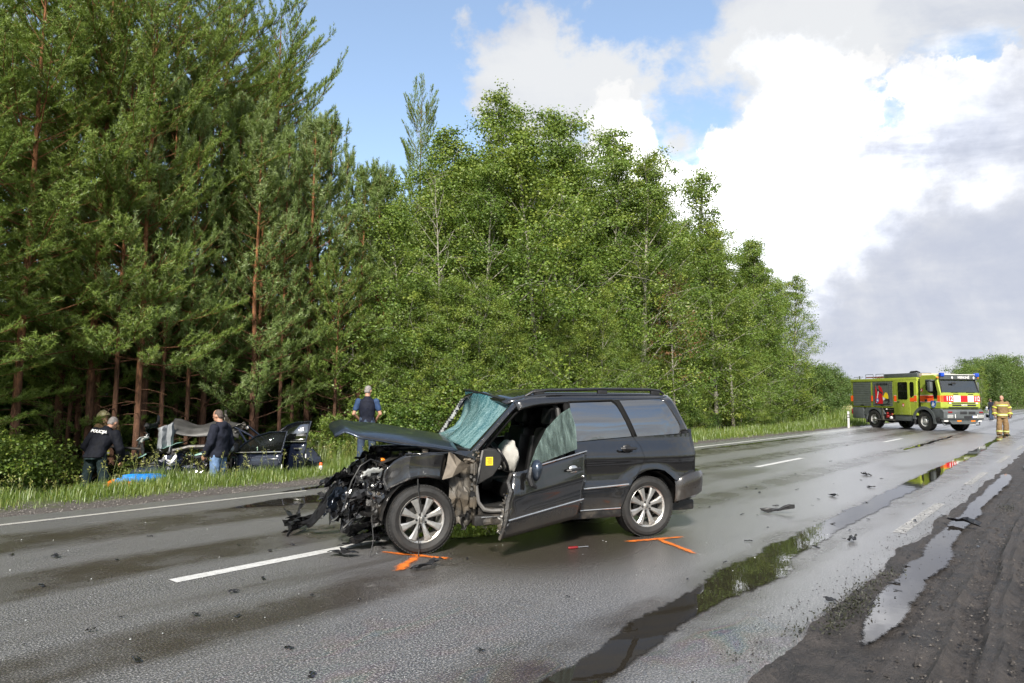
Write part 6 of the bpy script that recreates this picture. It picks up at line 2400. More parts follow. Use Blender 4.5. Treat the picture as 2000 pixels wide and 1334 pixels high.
for y in (-1.05, 1.1):
    mb = MB()
    mb.tube([(1.1, y, .60), (1.1, y, .34), (1.1, y - .18 * (1 if y > 0 else -1), .33)], .03, 6)
    mb.build('bumper_step', chassis_grey, trk)
# crests
def shield(x, z, w_, h_, m_, parent, name, white=True):
    mb = MB()
    pts = [(-.5, .5), (.5, .5), (.5, -.05), (.32, -.38), (0, -.5), (-.32, -.38), (-.5, -.05)]
    mb.prism([(x + a * w_, z + b * h_) for a, b in pts], -YH - .03, -YH - .012, 'xz')
    o = mb.build(name, m_, parent, smooth=False)
    if white:
        q = MB()
        q.prism([(x + a * w_, z + b * h_) for a, b in ((-.28, -.1), (-.1, .32), (.05, .34), (.02, .1), (.3, .12), (.32, -.02), (.1, -.08), (.22, -.34), (.08, -.34), (-.05, -.12), (-.2, -.3), (-.3, -.28))], -YH - .034, -YH - .028, 'xz')
        q.build('crest_emblem', truck_white, o, smooth=False)
    return o


shield(.68, 1.37, .30, .36, crest_blue, cab, 'crest')
shield(-.06, 2.10, .13, .18, truck_red, cab, 'crest')
shield(-1.38, 1.30, .13, .18, truck_red, cw_, 'crest')
text_obj('station_lettering', 'MERKINĖ', .12, truck_red, cab, (.42, -YH - .012, 1.735), (math.pi / 2, 0, 0), bold=True, depth=.004)
# picture on the second shutter: axe, flames and a helmet
pic = tb('picture_panel', shutter_grey, trk, (-3.50, -2.37, -YH - .026, -YH - .018, 1.34, 2.52), bev=0)
def flat(name, m_, pts, lay):
    mb = MB()
    mb.prism(pts, -YH - .027 - lay * .003, -YH - .024 - lay * .003, 'xz')
    return mb.build(name, m_, pic, smooth=False)


flat('panel_border', truck_black, [(-3.50, 1.34), (-2.37, 1.34), (-2.37, 1.365), (-3.50, 1.365)], 1)
flat('panel_border', truck_black, [(-2.395, 1.365), (-2.37, 1.365), (-2.37, 2.52), (-2.395, 2.52)], 1)
flat('flame_shape', truck_red, [(-3.48, 1.40), (-3.30, 1.36), (-3.38, 1.6), (-3.30, 1.9), (-3.36, 2.12), (-3.46, 2.38), (-3.48, 2.0)], 1)
flat('flame_shape', truck_red, [(-3.28, 1.36), (-2.92, 1.36), (-2.86, 1.6), (-2.90, 1.85), (-2.88, 2.05), (-2.98, 2.26), (-3.16, 2.40), (-3.22, 2.36), (-3.14, 2.1), (-3.22, 1.85), (-3.34, 1.62)], 1)
flat('axe_head', truck_black, [(-3.30, 2.22), (-3.10, 2.08), (-2.92, 1.98), (-2.90, 1.84), (-3.06, 1.98), (-3.22, 2.06), (-3.34, 2.12)], 2)
flat('axe_handle', truck_white, [(-3.26, 2.08), (-3.20, 2.06), (-3.36, 1.42), (-3.42, 1.42)], 2)
flat('helmet_shape', yellow_film, [(-2.94, 1.76), (-2.82, 1.82), (-2.72, 1.98), (-2.62, 2.0), (-2.52, 1.93), (-2.46, 1.75), (-2.47, 1.64), (-2.66, 1.66), (-2.80, 1.72)], 2)
flat('helmet_visor', truck_white, [(-2.90, 1.74), (-2.78, 1.70), (-2.72, 1.62), (-2.88, 1.54)], 2)
flat('neck_guard', truck_black, [(-2.74, 1.60), (-2.50, 1.63), (-2.42, 1.62), (-2.40, 1.5), (-2.46, 1.40), (-2.66, 1.36), (-2.48, 1.46), (-2.50, 1.54), (-2.70, 1.53)], 2)
sh_ = MB()
sh_.prism([(-3.42, 1.66), (-3.22, 1.66), (-3.22, 1.5), (-3.32, 1.40), (-3.42, 1.5)], -YH - .036, -YH - .033, 'xz')
sho = sh_.build('crest', crest_blue, pic, smooth=False)
q = MB()
q.prism([(-3.38, 1.50), (-3.34, 1.63), (-3.29, 1.58), (-3.25, 1.6), (-3.28, 1.46), (-3.33, 1.52)], -YH - .039, -YH - .036, 'xz')
q.build('crest_emblem', truck_white, sho, smooth=False)
text_obj('panel_lettering', 'FEUERWEHR', .155, truck_black, pic, (-2.93, -YH - .034, 2.46), (math.pi / 2, 0, 0), bold=True, depth=.004)
# roof load
tb('roof_locker', chassis_grey, trk, (-2.88, -.44, -1.08, -.2, 2.79, 3.03), bev=.015)
tb('roof_locker_end', cream_panel, trk, (-.44, -.20, -1.0, 1.0, 2.78, 2.98), (-2.6, -.46, -.1, 1.0, 2.80, 2.99), bev=.01)
ld = MB()
for y in (-.75, -.35):
    ld.box(-4.75, -2.9, y - .03, y + .03, 2.86, 2.92)
for i in range(7): ld.box(-4.6 + i * .26, -4.56 + i * .26, -.75, -.35, 2.87, 2.91)
ld.build('roof_ladder', mat('red_ladder', (.22, .06, .05), .5), trk, smooth=False)
rk = MB()
for x in (-4.6, -3.75):
    rk.tube([(x, -.9, 2.79), (x, -.9, 3.05), (x + .62, -.9, 3.05), (x + .66, -.9, 2.79)], .018, 6)
rk.tube([(-5.5, -1.0, 2.92), (-4.7, -1.0, 2.92)], .015, 6)
rk.tube([(-5.0, -1.0, 2.79), (-5.0, -1.0, 2.98)], .04, 6)
rk.build('roof_railing', chassis_grey, trk)
mn = MB()
mn.tube([(-1.5, -.6, 3.03), (-1.4, -.6, 3.10), (-1.0, -.6, 3.12), (-.8, -.6, 3.05)], [.05, .06, .05, .04], 8)
mn.tube([(-1.15, -.6, 3.0), (-1.15, -.6, 3.14)], .06, 8)
mn.build('roof_monitor', dark_steel, trk)


def truck_wheel(x, y, sg):
    w = bpy.data.objects.new('wheel', None)
    col.objects.link(w)
    w.parent = trk
    w.location = (x, y, .49)
    R = .49
    hw = .165
    ty = MB().lathe([(.27, hw * .9), (.30, hw), (.40, hw * 1.06), (R - .015, hw * .95), (R, hw * .8), (R, hw * .3), (R - .015, hw * .27), (R - .015, -hw * .27), (R, -hw * .3), (R, -hw * .8), (R - .015, -hw * .95), (.40, -hw * 1.06), (.30, -hw), (.27, -hw * .9)], 44, 'y')
    for k_ in range(36):
        a = 2 * math.pi * k_ / 36
        M = Matrix.Rotation(-a, 4, 'Y') @ Matrix.Translation((R - .006, 0, 0))
        ty.box(-.006, .014, -hw * .92, -hw * .35, -.022, .022, M)
        ty.box(-.006, .014, hw * .35, hw * .92, -.022, .022, M)
    ty.build('tyre', rubber, w, angle=25)
    rm = MB()
    f = sg
    rm.lathe([(.275, f * .14), (.285, f * .15), (.265, f * .14), (.25, f * .06), (.20, f * .04), (.13, f * .06), (.125, f * .12), (.09, f * .15), (0, f * .15)], 28, 'y')
    rm.build('rim', mat('silver_truck_rim', (.62, .62, .60), .35, .5, .1, 8), w, angle=28)
    hb_ = MB()
    for k_ in range(10):
        a = 2 * math.pi * k_ / 10
        hb_.lathe([(.022, f * .04), (.022, f * .085), (0, f * .09)], 6, 'y', (.17 * math.cos(a), 0, .17 * math.sin(a)))
        hb_.lathe([(.026, f * .045), (0, f * .052)], 8, 'y', (.225 * math.cos(a + .3), 0, .225 * math.sin(a + .3)))
    hb_.build('wheel_nuts', truck_black, w)


for x in (0.0, -3.72):
    for sg in (-1, 1): truck_wheel(x, sg * (YH - .20), sg)
ax_ = MB()
ax_.tube([(0, -1, .49), (0, 1, .49)], .09, 8)
ax_.tube([(-3.72, -1, .49), (-3.72, 1, .49)], .11, 8)
ax_.ell((-3.72, 0, .49), (.25, .28, .22))
ax_.build('axle', truck_black, trk)
for x in (-4.35, -.68):
    for sg in (-1, 1): tb('mud_flap', truck_black, trk, (x - .015, x + .015, sg * .95 - .2, sg * .95 + .2, .28, .75), bev=0)


# ------------------------------------------------------------------ white car far behind the fire engine
car_white = mat('white_car_paint', (.72, .72, .71), .25, 0, .05, 4, coat=.6)
wc = thing('parked_car', 'white car parked far behind the fire engine, beside a standing man', 'car', (47.2, 66.5, 0), math.atan2(-.80, -.45))
low_ = MB()
sec = [(-2.1, .55, .80), (-2.05, .9, .86), (-1.2, .95, .88), (.7, .95, .88), (1.7, .82, .86), (2.1, .68, .78), (2.15, .5, .74)]
rows = []
for (x, zt, hw) in sec:
    rows.append([(x, -hw + .05, .22), (x, -hw, .4), (x, -hw, zt - .12), (x, -hw * .9, zt), (x, hw * .9, zt), (x, hw, zt - .12), (x, hw, .4), (x, hw - .05, .22)])
low_.grid(rows)
low_.build('body', car_white, wc, solid=.02, angle=40)
gh = MB()
gh.prism([(-1.9, .92), (.85, .92), (.15, 1.44), (-1.55, 1.46)], -.66, .66, 'xz')
gho = gh.build('cabin', car_white, wc, smooth=False, bevel=.06)
for sg in (-1, 1):
    mb = MB()
    mb.prism([(-1.6, .97), (.62, .97), (.10, 1.36), (-1.45, 1.38)], sg * .665, sg * .672, 'xz')
    mb.build('side_window', privacy_glass, gho, smooth=False)
mb = MB()
mb.add([(.82, -.6, .98), (.82, .6, .98), (.22, .56, 1.40), (.22, -.56, 1.40)], [[0, 1, 2, 3]])
mb.build('windscreen', screen_glass, gho, smooth=False, solid=.01)
for x in (-1.3, 1.35):
    for sg in (-1, 1):
        w = bpy.data.objects.new('wheel', None)
        col.objects.link(w)
        w.parent = wc
        w.location = (x, sg * .76, .31)
        MB().lathe([(.19, .1), (.27, .11), (.31, .08), (.31, -.08), (.27, -.11), (.19, -.1)], 24, 'y').build('tyre', rubber, w)
        MB().lathe([(.2, sg * .09), (.18, sg * .06), (.05, sg * .08), (0, sg * .08)], 16, 'y').build('rim', alloy, w)
for sg in (-1, 1):
    MB().ell((2.08, sg * .58, .66), (.06, .14, .07)).build('headlamp', lamp_clear, wc)
    MB().ell((.55, sg * .95, 1.0), (.06, .09, .06)).build('wing_mirror', car_white, wc)


# ------------------------------------------------------------------ marker posts and the spray can
def marker_post(x, y, h, label, refl, band=True):
    s, t = st_of(x, y)
    o = thing('marker_post', label, 'marker post', (x, y, ground_z(s, t) - .02), ROAD_RZ, 'roadside marker posts')
    mb = MB()
    mb.prism([(-.055, -.04), (.055, -.05), (.03, .05), (-.03, .05)], 0, h, 'xy')
    mb.build('post', truck_white, o, smooth=False, bevel=.008)
    mb = MB()
    mb.prism([(-.057, -.043), (.057, -.053), (.032, .053), (-.032, .053)], h * .62, h * .82, 'xy')
    mb.build('reflector_band', truck_black if not refl else lamp_red, o, smooth=False)
    mb = MB()
    mb.box(-.06, -.055, -.03, .03, h * .66, h * .78)
    mb.box(-.02, .02, -.055, -.048, h * .66, h * .78)
    mb.build('reflector', truck_white, o, smooth=False)


marker_post(19.2, 39.1, .95, 'white marker post with black band right beside the rear of the fire engine', False)
marker_post(25.4, 56.9, .95, 'white marker post with red reflector standing in the meadow grass', True)
sp = rw(8.1, -11.7)
can = thing('spray_can', 'white marking spray can with orange cap standing on the grass verge', 'spray can', (sp.x, sp.y, ground_z(8.1, -11.7) - .01), 0.4)
can.scale = (.8, .8, .8)
MB().lathe([(0, 0), (.042, 0), (.045, .01), (.045, .17), (.036, .20), (.03, .205)], 16, 'z').build('can', truck_white, can)
MB().lathe([(.037, .195), (.037, .26), (.03, .27), (0, .27)], 16, 'z').build('cap', orange, can)
mb = MB()
mb.box(-.018, .018, -.0465, -.044, .05, .10)
mb.build('printed_mark', truck_black, can)
# ------------------------------------------------------------------ people
def fuse(name, mb, voxel, m, parent, smooth_it=4, wrinkle=0.0, wscale=9.0, seed=1):
    """melt overlapping shapes into one continuous surface"""
    me = npmesh('tmp', mb.v, mb.f)
    bm = bmesh.new()
    bm.from_mesh(me)
    bmesh.ops.remove_doubles(bm, verts=bm.verts, dist=1e-5)
    bmesh.ops.recalc_face_normals(bm, faces=bm.faces)
    bm.to_mesh(me)
    bm.free()
    ob = bpy.data.objects.new('tmp', me)
    md = ob.modifiers.new('r', 'REMESH')
    md.mode = 'VOXEL'
    md.voxel_size = voxel
    sd = ob.modifiers.new('s', 'SMOOTH')
    sd.iterations = smooth_it
    sd.factor = .5
    nm = evaluated_mesh(ob)
    bpy.data.meshes.remove(me)
    nm.name = name
    n = len(nm.vertices)
    if wrinkle > 0:
        co = np.empty(n * 3, dtype=np.float32)
        nr = np.empty(n * 3, dtype=np.float32)
        nm.vertices.foreach_get('co', co)
        nm.vertex_normals.foreach_get('vector', nr)
        co, nr = co.reshape(-1, 3), nr.reshape(-1, 3)
        w2 = wscale * 2.3
        d = np.array([mnoise.noise(Vector((c[0] * wscale + seed, c[1] * wscale, c[2] * wscale * .8))) + .5 * mnoise.noise(Vector((c[0] * w2, c[1] * w2 + seed, c[2] * w2 * .8))) for c in co.tolist()])
        co = co + nr * (d * wrinkle)[:, None]
        nm.vertices.foreach_set('co', co.astype(np.float32).ravel())
    nm.polygons.foreach_set('use_smooth', np.ones(len(nm.polygons), dtype=bool))
    nm.materials.clear()
    nm.materials.append(m)
    return link(name, nm, parent)


def V(*a): return np.array(a, float)


def limb(mb, pts, rad, flat=1.0, n=12):
    """tapered limb with rounded joints"""
    P = [V(*p) for p in pts]
    mb.tube([tuple(p) for p in P], rad, n, True, flat)
    for p, r in zip(P, rad): mb.ell(tuple(p), (r, r, r), 10, 8)


def loft(mb, rings, n=18):
    """rings: (centre, half width vector, half depth vector)"""
    vs, fs = [], []
    for c, a, b in rings:
        for k in range(n):
            th = 2 * math.pi * k / n
            ct, st_ = math.cos(th), math.sin(th)
            e = .85
            vs.append(tuple(V(*c) + V(*a) * math.copysign(abs(ct) ** e, ct) + V(*b) * math.copysign(abs(st_) ** e, st_)))
    m = len(rings)
    for i in range(m - 1):
        for k in range(n):
            fs.append([i * n + k, i * n + (k + 1) % n, (i + 1) * n + (k + 1) % n, (i + 1) * n + k])
    fs.append(list(range(n))[::-1])
    fs.append([(m - 1) * n + k for k in range(n)])
    mb.add(vs, fs)


def make_hand(mb, wrist, d, palm_n, side, curl=.5, s=1.0):
    """palm, four unequal bent fingers and a thumb leaving the side of the palm"""
    d = V(*d) / np.linalg.norm(d)
    pn = V(*palm_n) / np.linalg.norm(palm_n)
    w = np.cross(d, pn) * side
    w /= np.linalg.norm(w)
    wr = V(*wrist)
    pal = wr + d * .05 * s
    loft(mb, [(wr, w * .026 * s, pn * .018 * s), (pal, w * .040 * s, pn * .015 * s), (wr + d * .095 * s, w * .041 * s, pn * .012 * s)], 12)
    for i, (o, L) in enumerate(((-.030, .068), (-.010, .078), (.011, .074), (.031, .058))):
        b = wr + d * .088 * s + w * o * s
        d1 = d * math.cos(curl * .6) + pn * math.sin(curl * .6)
        d2 = d * math.cos(curl * 1.5) + pn * math.sin(curl * 1.5)
        p1 = b + d1 * L * .5 * s
        p2 = p1 + d2 * L * .5 * s
        limb(mb, [b, p1, p2], [.0095 * s, .009 * s, .0075 * s], 1, 8)
    tb_ = wr + d * .03 * s - w * .03 * s
    t1 = tb_ + (d * .6 - w * .7 + pn * .25) * .042 * s
    t2 = t1 + (d * .9 - w * .1 + pn * .4) * .034 * s
    limb(mb, [tb_, t1, t2], [.014 * s, .012 * s, .009 * s], 1, 8)


skin_mat = mat('skin', (.42, .23, .155), .5, 0, .12, 18, .1, 90)
hair_grey = mat('grey_hair', (.22, .20, .19), .7, 0, .3, 60, .5, 160)
hair_dark = mat('dark_short_hair', (.075, .055, .045), .7, 0, .3, 60, .5, 160)
eye_mat = mat('eye', (.03, .02, .015), .2)
navy_vest = mat('navy_quilted_vest', (.010, .012, .022), .7, 0, .25, 14, .3, 60, spec=0.15)
blue_tee = mat('blue_cotton', (.018, .045, .115), .8, 0, .15, 14, .2, 90)
jeans_dark = mat('dark_blue_denim', (.030, .048, .085), .8, 0, .25, 9, .3, 120)
jeans_light = mat('light_blue_denim', (.115, .19, .33), .8, 0, .3, 8, .3, 120)
hoodie_mat = mat('navy_hoodie_fleece', (.016, .018, .028), .85, 0, .25, 12, .3, 80, spec=0.15)
police_black = mat('black_police_jacket', (.006, .007, .011), .75, 0, .25, 10, .3, 70, spec=0.15)
police_trouser = mat('dark_green_trousers', (.014, .024, .026), .75, 0, .25, 10, .3, 80, spec=0.15)
turnout = mat('tan_turnout_fabric', (.20, .125, .055), .8, 0, .18, 9, .35, 70)
refl_yellow = mat('reflective_yellow', (.52, .57, .06), .5, 0, .08, 9)
refl_silver = mat('reflective_silver', (.55, .56, .55), .4, .3, .08, 9)
shoe_mat = mat('dark_leather', (.014, .012, .011), .5, 0, .2, 14)
helmet_mat = mat('khaki_helmet_shell', (.34, .31, .17), .4, 0, .1, 10)


def make_person(label, x, y, z, rz, J, wear, height=1.78, hair=None, helmet=None, name='person', group=None):
    """J: joint positions in a frame that faces +y, x to the person's right, feet near the origin"""
    o = thing(name, label, 'person', (x, y, z), rz, group)
    k = height / 1.78
    o.scale = (k, k, k)
    hd, nk, ch, wa, pv = [V(*J[q]) for q in ('head', 'neck', 'chest', 'waist', 'pelvis')]
    look = V(*J.get('look', (0, 1, 0)))
    look /= np.linalg.norm(look)
    sx = J['rsho'] if 'rsho' in J else None
    rs, ls = V(*J['rsho']), V(*J['lsho'])
    sh = (rs - ls) / 2
    su = sh / np.linalg.norm(sh)
    upv = ch - pv
    upv /= np.linalg.norm(upv)
    fw_ = np.cross(upv, su)
    if fw_[1] < 0 and J.get('flipf', False): fw_ = -fw_
    hipx = (V(*J['rhip']) - V(*J['lhip'])) / np.linalg.norm(V(*J['rhip']) - V(*J['lhip']))
    hf = np.cross(V(0, 0, 1), hipx)
    # --- body: one continuous surface
    b = MB()
    hup = V(*J.get('hup', (0, 0, 1)))
    hup = hup - look * (hup @ look)
    hup /= np.linalg.norm(hup)
    hr = np.cross(look, hup)
    Mh = Matrix(((hr[0], look[0], hup[0]), (hr[1], look[1], hup[1]), (hr[2], look[2], hup[2])))
    hv = lambda a, bb, c: tuple(hd + hr * a + look * bb + hup * c)
    b.ell(tuple(hd + hup * .02), (.075, .095, .105), 16, 12, Mh)
    b.ell(hv(0, .025, -.055), (.058, .070, .062), 14, 10, Mh)
    b.ell(hv(0, .045, -.085), (.036, .042, .030), 10, 8, Mh)               # chin
    b.tube([hv(0, .090, .02), hv(0, .108, -.015), hv(0, .092, -.028)], [.010, .016, .012], 8)   # nose
    b.tube([hv(-.024, .086, -.052), hv(.024, .086, -.052)], [.010, .010], 6)       # lips
    for s_ in (-1, 1):
        b.ell(hv(s_ * .077, -.005, -.005), (.012, .022, .032), 8, 8, Mh)
        b.ell(hv(s_ * .03, .078, .022), (.024, .014, .010), 8, 6, Mh)
    limb(b, [tuple(nk - upv * .03), tuple(hd - hup * .06 - look * .015)], [.062, .056])
    loft(b, [(pv - upv * .06, hipx * .14, hf * .095), (pv + upv * .05, hipx * .155, hf * .105), (wa, su * .135, fw_ * .095), (ch, su * .165, fw_ * .11), (ch + (nk - ch) * .75, sh * .82, fw_ * .085), (nk, su * .07, fw_ * .065)])
    for s_ in ('r', 'l'):
        S, E, W = [V(*J[s_ + q]) for q in ('sho', 'elb', 'wri')]
        limb(b, [S, E, W], [.055, .042, .028])
        dd = W - E
        dd /= np.linalg.norm(dd)
        make_hand(b, tuple(W), J.get(s_ + 'hd', dd), J.get(s_ + 'pn', tuple(-su if s_ == 'r' else su)), 1 if s_ == 'r' else -1, J.get('curl', .6), 1.1)
        Hp, K, A = [V(*J[s_ + q]) for q in ('hip', 'kne', 'ank')]
        limb(b, [Hp, K, A], [.085, .056, .040])
    fuse('body', b, .0105, skin_mat, o, 3)
    ey = MB()
    for s_ in (-1, 1): ey.ell(hv(s_ * .03, .093, .020), (.011, .006, .006), 8, 6, Mh)
    ey.build('eyes', eye_mat, o)
    if hair is not None:
        h = MB()
        h.ell(tuple(hd + hup * .030 - look * .012), (.0775, .094, .094), 18, 12, Mh)
        h.ell(hv(0, -.055, -.02), (.066, .045, .06), 14, 10, Mh)
        me_v = []
        for p in h.v:
            q = V(*p) - hd
            if q @ look > .035: q = q - look * max(0, (q @ look) - .035) * .8
            low = -.01 - .05 * sm(.02, -.05, q @ look)
            if q @ hup < low: q = q + hup * (low - q @ hup)
            me_v.append(tuple(hd + q))
        h.v = me_v
        fuse('hair', h, .010, hair, o, 2, .003, 60)
    if helmet is not None:
        h = MB()
        h.ell(tuple(hd + hup * .045), (.112, .135, .115), 20, 14, Mh)
        h.v = [tuple(hd + (V(*p) - hd) + hup * max(0, .015 - ((V(*p) - hd) @ hup))) for p in h.v]
        loft(h, [(tuple(hd + hup * .018), hr * .122, look * .150), (tuple(hd + hup * .035), hr * .118, look * .142)])
        fuse('helmet', h, .010, helmet, o, 2)
        r_ = MB()
        r_.tube([hv(0, -.11, .09), hv(0, -.05, .155), hv(0, .03, .162), hv(0, .10, .11)], .018, 8)
        r_.build('helmet_ridge', helmet, o)
        st_ = MB()
        st_.tube([hv(-.085, 0, .01), hv(-.07, .03, -.08), hv(0, .05, -.12), hv(.07, .03, -.08), hv(.085, 0, .01)], .008, 6)
        st_.build('chin_strap', shoe_mat, o)
    # --- clothes
    ex = wear.get('loose', .018)
    if 'trousers' in wear:
        t_ = MB()
        lo_ = wear.get('leg', .022)
        loft(t_, [(pv - upv * .10, hipx * .145, hf * .105), (pv, hipx * .178, hf * .128), (pv + upv * .12, hipx * .165, hf * .115), (pv + upv * .16, hipx * .155, hf * .108)])
        for s_ in ('r', 'l'):
            Hp, K, A = [V(*J[s_ + q]) for q in ('hip', 'kne', 'ank')]
            limb(t_, [Hp, (Hp + K) / 2, K, (K + A) / 2, A + V(0, 0, .0)], [.094 + lo_ * .4, .080 + lo_ * .6, .062 + lo_, .058 + lo_ * 1.1, .050 + lo_ * 1.3])
        fuse('trousers', t_, .0125, wear['trousers'], o, 3, .010 if lo_ < .03 else .016, 11, 3)
        if wear.get('bands'):
            for s_ in ('r', 'l'):
                K, A = V(*J[s_ + 'kne']), V(*J[s_ + 'ank'])
                for f, m_ in ((.70, refl_yellow), (.745, refl_silver), (.79, refl_yellow)):
                    p = K + (A - K) * f
                    q = K + (A - K) * (f + .045)
                    r__ = .058 + lo_ * 1.25
                    MB().tube([tuple(p), tuple(q)], [r__ + .012, r__ + .013], 16).build('reflective_band', m_, o)
    for s_ in ('r', 'l'):
        A = V(*J[s_ + 'ank'])
        ft = V(*J.get(s_ + 'foot', (0, 1, 0)))
        ft /= np.linalg.norm(ft)
        sd = np.cross(ft, V(0, 0, 1))
        s2_ = MB()
        z0 = A[2] - .075
        c0 = V(A[0], A[1], z0)
        loft(s2_, [(c0 - ft * .075 + V(0, 0, .035), sd * .036, V(0, 0, .034)), (c0 + V(0, 0, .042), sd * .042, V(0, 0, .042)), (c0 + ft * .10 + V(0, 0, .032), sd * .048, V(0, 0, .032)), (c0 + ft * .17 + V(0, 0, .024), sd * .042, V(0, 0, .022)), (c0 + ft * .20 + V(0, 0, .02), sd * .025, V(0, 0, .014))], 12)
        limb(s2_, [tuple(c0 + V(0, 0, .05)), tuple(A + V(0, 0, .05))], [.046, .050])
        fuse('shoe', s2_, .012, wear.get('shoes', shoe_mat), o, 2)

    def torso(mb, g, hem, top=True):
        rings = [(pv + upv * hem, hipx * (.165 + g), hf * (.115 + g)), (pv + upv * (hem + .10), hipx * (.160 + g), hf * (.112 + g)), (wa, su * (.150 + g), fw_ * (.108 + g)), (ch, su * (.178 + g), fw_ * (.125 + g)), (ch + (nk - ch) * .72, sh * (.90 + g), fw_ * (.100 + g * .6)), (ch + (nk - ch) * .98, su * (.095 + g), fw_ * (.082 + g * .5))]
        loft(mb, rings)
    if 'shirt' in wear:
        t_ = MB()
        torso(t_, .0, .02)
        for s_ in ('r', 'l'):
            S, E = V(*J[s_ + 'sho']), V(*J[s_ + 'elb'])
            limb(t_, [S, S + (E - S) * .62], [.072, .062])
        fuse('shirt', t_, .0125, wear['shirt'], o, 3, .006, 12, 2)
    if 'vest' in wear:
        t_ = MB()
        torso(t_, .014, -.06)
        loft(t_, [(nk - upv * .03, su * .085, fw_ * .080), (nk + upv * .045, su * .072, fw_ * .072)])
        fuse('vest', t_, .0125, wear['vest'], o, 3, .007, 12, 4)
    if 'jacket' in wear:
        t_ = MB()
        g = wear.get('jg', .018)
        torso(t_, g, wear.get('hem', -.10))
        for s_ in ('r', 'l'):
            S, E, W = [V(*J[s_ + q]) for q in ('sho', 'elb', 'wri')]
            limb(t_, [S, (S + E) / 2, E, (E + W) / 2, W - (W - E) * .06], [.072 + g * .6, .066 + g * .7, .058 + g * .7, .054 + g * .6, .046 + g * .6])
        loft(t_, [(nk - upv * .03, su * .092, fw_ * .085), (nk + upv * .05, su * .076, fw_ * .076)])
        if wear.get('hood'):
            c = nk - fw_ * .085 - upv * .02
            Mt = Matrix(((su[0], fw_[0], upv[0]), (su[1], fw_[1], upv[1]), (su[2], fw_[2], upv[2])))
            t_.ell(tuple(c), (.105, .055, .085), 14, 10, Mt)
        fuse('jacket', t_, .0125, wear['jacket'], o, 3, .010 if not wear.get('bands') else .014, 11, 5)
        if wear.get('bands'):
            def ring_at(c, a, bb, m_, h_):
                mb = MB()
                loft(mb, [(c, a, bb), (c + upv * h_, a, bb)], 24)
                mb.build('reflective_band', m_, o)
            gg = g + .022
            hemc = pv + upv * (wear.get('hem', -.10) + .10)
            for q_, m_ in ((0, refl_yellow), (.028, refl_silver), (.066, refl_yellow)):
                ring_at(hemc + upv * q_, hipx * (.160 + gg), hf * (.112 + gg), m_, .028 if m_ is refl_yellow else .038)
            for q_, m_ in ((.02, refl_yellow), (.045, refl_silver), (.075, refl_yellow)):
                ring_at(ch + upv * q_, su * (.176 + gg), fw_ * (.123 + gg), m_, .03)
            for s_ in ('r', 'l'):
                S, E, W = [V(*J[s_ + q]) for q in ('sho', 'elb', 'wri')]
                for A_, B_, f in ((S, E, .55), (E, W, .68)):
                    p = A_ + (B_ - A_) * f
                    q = A_ + (B_ - A_) * (f + .16)
                    MB().tube([tuple(p), tuple(q)], [.068 + g, .066 + g], 14).build('reflective_band', refl_yellow, o)
        if wear.get('letter'):
            c = ch + upv * .07 - fw_ * (.125 + g + .028)
            Mt = Matrix(((su[0], upv[0], -fw_[0], c[0]), (su[1], upv[1], -fw_[1], c[1]), (su[2], upv[2], -fw_[2], c[2]), (0, 0, 0, 1)))
            tx = text_obj('back_lettering', wear['letter'], .082, truck_white, o, (0, 0, 0), (0, 0, 0), depth=.012, bold=True)
            tx.matrix_local = Mt
    return o


def base_pose(**kw):
    J = dict(head=(0, .02, 1.665), neck=(0, -.01, 1.50), chest=(0, 0, 1.28), waist=(0, .005, 1.08), pelvis=(0, 0, .94),
             rsho=(.195, -.01, 1.43), lsho=(-.195, -.01, 1.43), relb=(.25, -.03, 1.14), lelb=(-.25, -.03, 1.14), rwri=(.25, .06, .90), lwri=(-.25, .06, .90),
             rhip=(.09, 0, .92), lhip=(-.09, 0, .92), rkne=(.105, .02, .50), lkne=(-.105, .02, .50), rank=(.11, -.01, .085), lank=(-.11, -.01, .085))
    J.update(kw)
    return J


# man in a vest, seen from behind, hands in front of him
p = (-3.27, 15.55)
s_, t_ = st_of(*p)
make_person('grey haired man in navy vest and jeans standing on the verge, back turned', p[0], p[1], ground_z(s_, t_) + .01, R_(8),
            base_pose(relb=(.29, -.02, 1.15), lelb=(-.29, -.03, 1.15), rwri=(.17, .17, .97), lwri=(-.14, .17, .97), look=(.45, 1, -.25), head=(.01, .03, 1.66), rank=(.14, 0, .085), lank=(-.13, .03, .085), rkne=(.125, .02, .5), lkne=(-.12, .03, .5)),
            dict(shirt=blue_tee, vest=navy_vest, trousers=jeans_dark), 1.80, hair_grey)
# man in a hoodie, looking left at the wreck
p = (-5.72, 13.5)
s_, t_ = st_of(*p)
make_person('man in navy hooded top and light blue jeans standing before the wrecked sedan', p[0], p[1], -.57, R_(78),
            base_pose(relb=(.27, -.06, 1.14), rwri=(.24, .05, .90), lelb=(-.25, .02, 1.15), lwri=(-.20, .16, .94), look=(.0, 1, -.22), head=(.0, .05, 1.66), rank=(.10, .04, .085), lank=(-.10, -.05, .085)),
            dict(jacket=hoodie_mat, hood=True, trousers=jeans_light, jg=.030, hem=-.07), 1.80, hair_dark)
